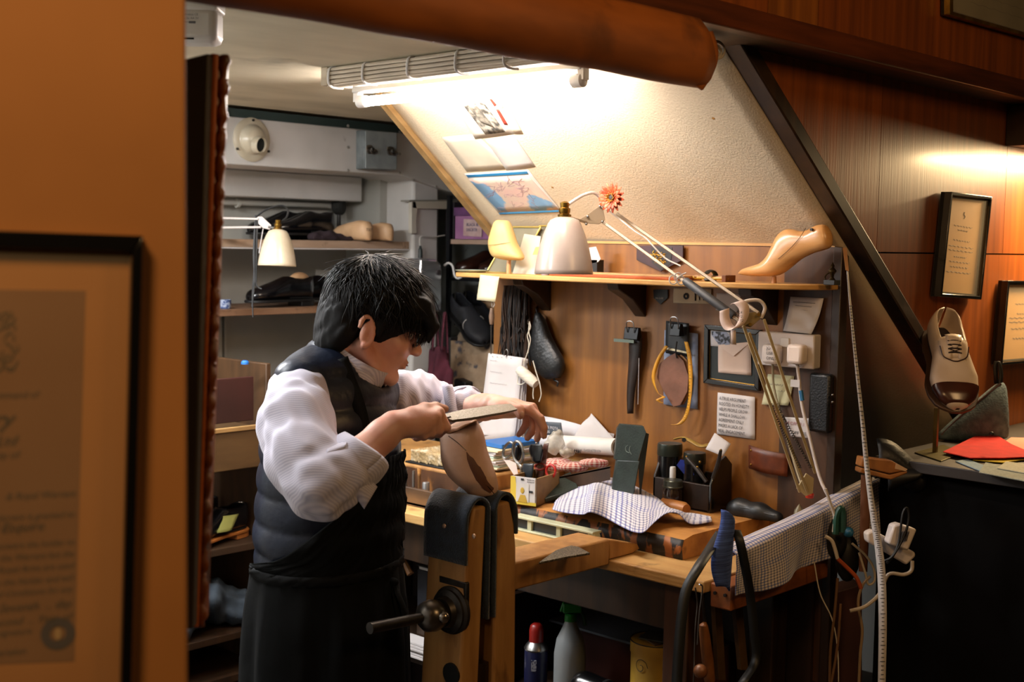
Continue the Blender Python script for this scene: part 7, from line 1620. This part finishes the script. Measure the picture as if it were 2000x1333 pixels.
obj('blue_hem', MB().quad(k(1398, 1146), k(1424, 1152, 1.53), k(1434, 1018, 1.53), k(1399, 998, 1.545), 6, 18, lambda u, v: A(-.018*math.sin(v*5)*(1-u), -.012*math.sin(math.pi*u), .004*math.sin(u*5))), M('hem_blue', '3d5596', .9, c2='2a3a6c', sc=(8, 8, 160), bump=.6, bsc=(8, 8, 300)), twl, solid=.004, smooth=True)
st_ = thing('black_strap', k(1340, 1330, 1.5), 'long black leather strap looped over the towel and bench corner', 'strap')
sm_ = M('strap_leather', '131515', .5, c2='0c0d0e', sc=20)
r, _ = ribbon([k(x, y, Y) for x, y, Y in ((1318, 1420, 1.52), (1322, 1330, 1.52), (1330, 1220, 1.52), (1340, 1155, 1.52), (1362, 1112, 1.515), (1380, 1084, 1.53), (1396, 1058, 1.56), (1408, 1040, 1.575))], .022, nrm(R*.9-U*.1-V*.3), 40); obj('strap', r, sm_, st_, solid=.003)
r, _ = ribbon([k(x, y, Y) for x, y, Y in ((1438, 1036, 1.525), (1446, 1062, 1.508), (1458, 1120, 1.503), (1466, 1170, 1.51), (1472, 1230, 1.51), (1476, 1290, 1.51), (1450, 1335, 1.5))], .020, nrm(R*.9-V*.3), 40); obj('strap', r, sm_, st_, solid=.003)
ht = thing('wooden_handle_tool', k(1385, 1320, 1.6), 'wooden-handled tool hanging at the bench end beside the strap', 'tool')
obj('handle', MB().tube([k(x, y, 1.62) for x, y in ((1386, 1330), (1382, 1290), (1376, 1240), (1374, 1222), (1377, 1216))], [.013, .0135, .012, .010, .004], 10), M('tool_wood', '8a5426', .5, c2='6b3d18', sc=20), ht)
obj('shank', MB().tube([k(1377, 1218, 1.62), k(1371, 1160, 1.62)], .004, 6), iron, ht)
obj('ball_handle', MB().ball(k(1368, 1312, 1.58), .016, 8), M('ball_wood', '7a4a28', .4), None, 'round wooden tool knob hanging below the bench end', 'tool')
for i, pts in enumerate(([(1358, 1148), (1362, 1180), (1358, 1230), (1356, 1300), (1354, 1345)], [(1366, 1142), (1372, 1150), (1366, 1200), (1362, 1260)])):
    obj('hanging_wire', MB().tube(curve([k(x, y, 1.60) for x, y in pts], 20), .0018, 6), steel, None, ('thin steel wire hooked over the bench end, left one', 'thin steel wire hooked over the bench end, right one')[i], 'wire', 'wires at the bench end')
for i, (x0, x1_, y1) in enumerate(((1396, 1404, 1330), (1436, 1448, 1310))):
    obj('timber_offcut', MB().prism([k(x0, 1180, 1.66), k(x0+14, 1180, 1.66), k(x1_+14, y1, 1.66), k(x1_, y1, 1.66)], (.0, .012, 0)), M('offcut_wood%d' % i, '5a4022', .6, c2='463018', sc=20), None, ('narrow timber strip standing behind the hanging tool handle', 'wider timber strip standing behind the black strap')[i], 'timber', bevel=.001)
cbl = [('thin pale cord hanging down from the towel\'s right end', 'b9b0a0', .0016, [(1590, 1098), (1602, 1160), (1625, 1210), (1636, 1270), (1638, 1345)]),
       ('brown cord left of the white tape measure, near the dark red box', '6b4c30', .0035, [(1636, 1130), (1630, 1200), (1622, 1270), (1620, 1345)]),
       ('second brown cord beside the dark red box', '75543a', .0032, [(1642, 1180), (1636, 1260), (1622, 1345)]),
       ('beige cord curling below the plug leads', '8b7355', .0035, [(1700, 1126), (1684, 1145), (1676, 1180), (1684, 1230), (1680, 1280), (1677, 1345)]),
       ('pale lead looping behind the tape measure', 'a39680', .003, [(1664, 1062), (1690, 1085), (1706, 1110), (1708, 1135), (1696, 1142), (1690, 1120), (1678, 1080)]),
       ('orange-sheathed cable rising to the towel end', 'a8491c', .005, [(1682, 1150), (1672, 1128), (1655, 1110), (1636, 1092)]),
       ('white cable stub bending out of the towel end', 'c9bca8', .0045, [(1636, 1092), (1630, 1070), (1624, 1056), (1612, 1048)]),
       ('white lamp lead passing behind the towel end', 'c0b4a8', .004, [(1612, 955), (1622, 985), (1630, 1010), (1628, 1040)])]
for lab, c_, r_, pts in cbl:
    obj('cable', MB().tube(curve([W(x, y, d=3.05) for x, y in pts], 36), r_, 7), M('cord_'+c_, c_, .55), None, lab, 'cable')
k = lambda x, y, d=3.05: W(x, y, d=d)
gh = thing('green_pliers', k(1640, 1040), 'dark green plier handle poking out at the bench end', 'pliers')
obj('handle', MB().tube(curve([k(1632, 1044), k(1634, 1010), k(1641, 994), k(1646, 1002), k(1646, 1040)], 20), .008, 8), M('plier_green', '1f4a3c', .4), gh)
obj('blue_ball', MB().ball(k(1657, 1040), .013, 8), M('ball_blue', '1f5a78', .35), None, 'small blue ball handle beside the green pliers', 'handle')
obj('tool_clump', MB().ball(k(1630, 1052, 3.12), (.03, .03, .05), 8).ball(k(1655, 1090, 3.14), (.028, .03, .06), 8), M('clump_dark', '14120f', .6), None, 'dark bunch of tools hanging behind the cords at the bench end', 'tools', kind='stuff')
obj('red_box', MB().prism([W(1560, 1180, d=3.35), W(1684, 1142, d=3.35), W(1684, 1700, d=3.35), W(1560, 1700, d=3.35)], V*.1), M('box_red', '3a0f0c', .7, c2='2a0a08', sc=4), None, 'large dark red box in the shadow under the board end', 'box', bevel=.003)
obj('red_lamp_knob', MB().lathe([(.001, 0), (.010, 0), (.011, .008), (.007, .014), (.001, .015)], W(1581, 972, d=3.13), U-V*.2, 16), M('knob_red', 'c2301a', .35), la)
# ------------------------------------------------------------------ under the bench
US = .42
def onshelf(px, py, X_): c = W(px, py, X=X_); c[2] = US+.001; return c
c = onshelf(1282, 1330, 2.56)
rb = thing('round_tub', A(c[0], c[1], .421), 'round yellow tub with a scroll pattern and lid rim, under the bench right end', 'tub')
yb = M('tub_yellow', 'b08a2e', .5, c2='94722a', sc=12); ztop_ = W(1282, 1268, X=2.50)[2]
obj('body', MB().lathe([(.001, .0), (.066, .0), (.066, ztop_-.42-.03), (.068, ztop_-.42-.03), (.068, ztop_-.42), (.064, ztop_-.42), (.001, ztop_-.42-.002)], ORI[rb.name], n=40), yb, rb)
m = MB(); ub = ORI[rb.name]
def oncyl(a, z, r=.0685): d_ = A(-V[0], -V[1], 0); d_ = nrm(d_); s_ = nrm(A(R[0], R[1], 0)); return ub+(d_*math.cos(a)+s_*math.sin(a))*r+EZ*z
hh_ = ztop_-.42
for a0 in (-.75, .3): m.tube(curve([oncyl(a0+.30*(1-k/14)*math.cos(k*.7), hh_-.055+.022*(1-k/14)*math.sin(k*.7)) for k in range(13)], 40), .0008, 4)
obj('scroll_print', m, ink, rb, kind='stuff')
obj('rim_line', MB().tube([oncyl(a, hh_+.0005, .068) for a in np.linspace(0, 6.283, 40)], .0014, 5), black, rb)
ru = thing('leather_offcuts', A(c[0], c[1], ztop_), 'brown and grey leather offcuts lying on the yellow tub', 'leather')
for i, (pts, c_) in enumerate((([(-.05, -.03), (.05, -.04), (.06, .02), (-.01, .05)], '5c4330'), ([(-.02, -.05), (.06, -.01), (.03, .05), (-.04, .03)], '4a4a42'))):
    obj('piece', MB().prism([A(c[0]+x, c[1]+y, ztop_+.001+.004*i) for x, y in pts], EZ*.003), M('offc%d' % i, c_, .6), ru)
sb_ = thing('spray_bottle', onshelf(1112, 1330, 2.50), 'translucent white spray bottle with a green trigger head, under the bench', 'bottle')
c = onshelf(1112, 1330, 2.50); ht_ = W(1108, 1212, X=2.50)[2]-US
obj('body', MB().lathe([(.001, 0), (.040, 0), (.042, .01), (.042, ht_*.55), (.036, ht_*.75), (.020, ht_*.92), (.014, ht_)], c, n=26), M('spray_white', '8d9090', .35, c2='7d8080', sc=6), sb_)
gm2 = M('spray_green', '1c7a2c', .35); t_ = c+EZ*ht_
obj('collar', MB().lathe([(.001, 0), (.016, 0), (.016, .016), (.012, .020), (.001, .02)], t_, n=18), gm2, sb_)
obj('trigger_head', MB().box(t_+EZ*.034+R*.004, (.05, .02, .026), [R, V, U]).prism([t_+EZ*.022-R*.03, t_+EZ*.022-R*.016, t_+EZ*.048-R*.012, t_+EZ*.048-R*.022], V*.014), gm2, sb_, bevel=.004, kind='stuff')
obj('trigger', MB().tube(curve([t_+EZ*.030+R*.022, t_+EZ*.012+R*.034, t_-EZ*.012+R*.038], 10), .005, 8), M('trigger_dark', '14401e', .4), sb_)
ac = thing('spray_can', onshelf(1048, 1330, 2.47), 'navy aerosol can with a red cap and silver rim, beside the vise', 'can')
c = onshelf(1046, 1330, 2.47); hz_ = W(1046, 1262, X=2.47)[2]-US
obj('body', MB().lathe([(.001, 0), (.030, 0), (.031, .004), (.031, hz_-.012), (.029, hz_-.006), (.020, hz_+.006), (.001, hz_+.006)], c, n=26), M('can_navy', '15183a', .35, c2='101230', sc=12), ac)
obj('rim', MB().lathe([(.031, hz_-.010), (.0325, hz_-.006), (.027, hz_+.004), (.020, hz_+.012), (.001, hz_+.012)], c, n=26), steel, ac)
obj('cap', MB().lathe([(.001, hz_+.012), (.019, hz_+.012), (.019, hz_+.042), (.016, hz_+.055), (.010, hz_+.060), (.001, hz_+.061)], c, n=20), M('cap_red', '8a1a12', .35), ac)
d_ = nrm(A(-V[0], -V[1], 0)); obj('label_panel', MB().box(c+d_*.031+EZ*(hz_-.045)-nrm(A(R[0], R[1], 0))*.006, (.014, .002, .03), [nrm(A(R[0], R[1], 0)), d_, EZ]), M('can_label', 'a9a9b4', .5, c2='34365a', sc=160, lo=.45, hi=.55), ac)
bx_ = thing('stacked_boxes', A(2.74, 2.05, US), 'dark red carton under the bench with a pale sheet lying on top', 'box')
obj('carton', MB().bx(2.66, 2.84, 1.84, 2.30, US+.001, W(1110, 1215, X=2.66)[2]), M('carton_red', '4a1d15', .7, c2='3a150f', sc=5), bx_, bevel=.002)
zc_ = W(1110, 1215, X=2.66)[2]+.001; obj('pale_sheet', MB().bx(2.62, 2.84, 1.92, 2.32, zc_, zc_+.006), M('sheet_blue', '6f7684', .7), bx_)
F_ = Field(A(2.40, 1.86, US-.01), A(2.62, 2.16, .60), .006); F_.chain([A(2.47, 1.90, US+.045), A(2.47, 2.05, US+.05)], [.034, .040], ki=.02); F_.cut((0, 0, US+.001), (0, 0, -1))
bt_ = thing('black_torch', A(2.47, 2.0, US), 'glossy black cylinder lying on the bench shelf beside the yellow tub', 'torch')
obj('body', F_.mb(), black_gloss, bt_, smooth=True); obj('ring', MB().lathe([(.036, -.006), (.0385, -.004), (.0385, .004), (.036, .006)], (2.47, 1.98, US+.047), (0, 1, .02), 24), M('ring_dark', '2a2b2d', .3), bt_)
# left of the vise, under the bench
k = lambda x, y, X_=2.47: W(x, y, X=X_)
bkz = [(1172, 1112, '1b1c22', 'black-covered book with a white page edge, under the bench left of the vise')]
b1 = thing('book', k(835, 1180), bkz[0][3], 'book')
yl, yr = k(815, 1150)[1], 2.31; zt = k(830, 1108)[2]; zb2 = k(830, 1170)[2]
obj('shelf_block', MB().bx(2.47, 2.80, yr, yl, US+.001, zb2-.03), dark_wood, b1)
obj('cover', MB().bx(2.47, 2.70, yr, yl, zb2-.03, zt-.012), M('book_black', '17181e', .5), b1, bevel=.002); obj('pages', MB().bx(2.474, 2.70, yr, yl-.003, zt-.012, zt-.003), paper, b1); obj('top_cover', MB().bx(2.47, 2.70, yr, yl, zt-.003, zt), M('book_black_b', '17181e', .5), b1)
wr2 = thing('paper_stack', k(820, 1300, 2.44), 'white paper stack with a dark tape reel on it, behind the vise handle', 'papers')
zq = max(k(820, 1252, 2.44)[2], US+.046); yq = k(786, 1270, 2.44)[1]; yq1 = 2.30
for i in range(6): obj('paper_sheet', MB().bx(2.40+.004*(i % 3), 2.463, yq1, yq-.01*(i % 2), zq-.042+.007*i, zq-.037+.007*i), paper, wr2)
obj('tape_reel', MB().lathe([(.018, 0), (.05, 0), (.052, .006), (.052, .022), (.05, .028), (.018, .028), (.016, .02), (.016, .008), (.018, 0)], (2.405, 2.50, zq+.001), n=30, caps=False), M('reel_dark', '1e1f22', .4), wr2)
obj('reel_roll', MB().lathe([(.020, .028), (.040, .028), (.038, .060), (.022, .062), (.020, .028)], (2.405, 2.50, zq+.001), n=26, caps=False), M('roll_grey', '8a8780', .7), wr2)
wt = thing('wedge_tool', k(800, 1100, 2.46), 'grey metal wedge tool with a wooden end, under the plank left of the vise', 'tool')
obj('blade', MB().prism([k(x, y, 2.44) for x, y in ((781, 1085), (790, 1076), (832, 1048), (838, 1056), (800, 1090))], (.02, 0, 0)), M('wedge_grey', '5c5850', .5, .3), wt, bevel=.002)
obj('handle', MB().tube([k(786, 1090, 2.45), k(802, 1122, 2.45)], [.008, .011], 8), M('wedge_wood', '7a4e22', .5), wt)
obj('wood_batten', MB().bx(2.43, 2.47, 2.40, k(833, 1088, 2.45)[1], k(840, 1094, 2.45)[2], k(840, 1080, 2.45)[2]), M('batten', '7c5b30', .6), wt, bevel=.002)
# ------------------------------------------------------------------ shelving behind the man on the left
YS = 3.25
k = lambda x, y, Y_=YS: W(x, y, Y=Y_)
lsh = thing('left_cabinet', A(2.0, 3.5, 0), 'old open brown cabinet with drawers and shelves behind the man on the left', 'cabinet')
cbw = M('cabinet_wood', '4f351c', .6, c2='382411', sc=(20, 20, 5), c3='2a1a0d', sc3=10, lo3=.6, hi3=.75); 
xL, xR = 1.45, k(529, 800)[0]; zT = k(500, 712)[2]
obj('side_panel', MB().bx(xR-.018, xR, YS, YS+.34, 0, zT), cbw, lsh, bevel=.003)
obj('back_panel', MB().bx(xL, xR, YS+.33, YS+.345, 0, zT), M('cabinet_back', '2c1c10', .7), lsh)
obj('top_rail', MB().bx(xL, xR-.018, YS+.30, YS+.33, zT-.05, zT-.004), cbw, lsh, bevel=.002)
x2 = k(488, 800)[0]
obj('front_panel', MB().bx(xL, x2, YS-.02, YS-.005, k(450, 824)[2], k(450, 738)[2]), M('panel_maroon', '3a1713', .55, c2='2c100d', sc=5), lsh, bevel=.002)
dz0, dz1 = k(450, 912)[2], k(450, 836)[2]
dr_ = obj('drawer', MB().bx(xL, k(494, 880)[0], YS-.06, YS+.25, dz0, dz1), M('drawer_wood', '5e4424', .6, c2='4a3318', sc=(4, 20, 20)), lsh, bevel=.003)
obj('drawer_lip', MB().bx(xL, k(494, 880)[0], YS-.064, YS-.045, dz1-.002, dz1+.010), M('lip_wood', 'a37e4c', .6), dr_, bevel=.001)
for i, y in enumerate((1066, 1235)):
    z = k(455, y)[2]; obj('shelf_board', MB().bx(xL, xR-.018, YS-.01, YS+.33, z-.022, z), dark_wood if i == 1 else M('cab_shelf', '3f2b19', .6), lsh, bevel=.002)
obj('lower_board', MB().bx(xL, xR-.018, YS-.01, YS+.33, k(455, 1330)[2], k(455, 1330)[2]+.02), dark_wood, lsh)
obj('blue_bottle_cap', MB().lathe([(.001, 0), (.012, 0), (.012, .006), (.008, .011), (.001, .012)], A(k(502, 716)[0]-.0, YS+.02, zT-.0+.0005)*A(1, 1, 1)-A(.03, 0, 0)+A(.03-.009+.0, 0, 0)*0, n=16), M('cap_blue', '2f74c9', .4), None, 'small bright blue cap on the cabinet edge behind the man', 'cap')
sz = k(455, 1066)[2]+.001
p = k(478, 1060, YS+.10); p[2] = sz; shoe('dress_shoe', p, A(-1, -.25, 0), EZ, 'black shoe with an orange sole edge in the left cabinet, below the drawer', shoe_black, sole_m=M('sole_orange', 'a8642a', .5), L_=.28)
p = k(425, 1060, YS+.23); p[2] = sz; shoe('dress_shoe', p, A(-.8, .2, 0), EZ, 'black shoe at the back of the left cabinet, behind the sticky note', shoe_black, L_=.26)
obj('sticky_note', MB().quad(k(424, 1042, YS+.015), k(452, 1036, YS+.02), k(466, 1004, YS+.05), k(420, 1010, YS+.04), 5, 5, lambda u, v: A(0, -.006*math.sin(3*u), 0)), M('note_lime', 'a5a65a', .8, c2='97984c', sc=8), None, 'lime yellow sticky note on the shoes in the left cabinet', 'note', solid=.0008)
F_ = Field(A(1.45, YS-.05, k(455, 1235)[2]-.01), A(xR, YS+.3, k(455, 1100)[2]+.05), .007)
zz = k(455, 1235)[2]
for i in range(7): F_.ell(A(xR-.08-.07*i, YS+.10+.03*math.sin(i*2), zz+.05+.03*(i % 3)), (.075, .10, .05+.012*(i % 2)), k=.04)
F_.warp(lambda X, Y, Z: .008*np.sin(X*60+Z*40)*np.sin(Y*45+Z*50)+.004*np.sin(X*120-Y*90)); F_.cut((0, 0, zz+.001), (0, 0, -1)); F_.cut((xR-.02, 0, 0), (1, 0, 0))
obj('rag', F_.mb(), M('rag_blue', '3a4550', .9, c2='2c353e', sc=10, bump=.4, bsc=60), None, 'crumpled blue-grey rag on a shelf of the left cabinet', 'cloth', smooth=True)
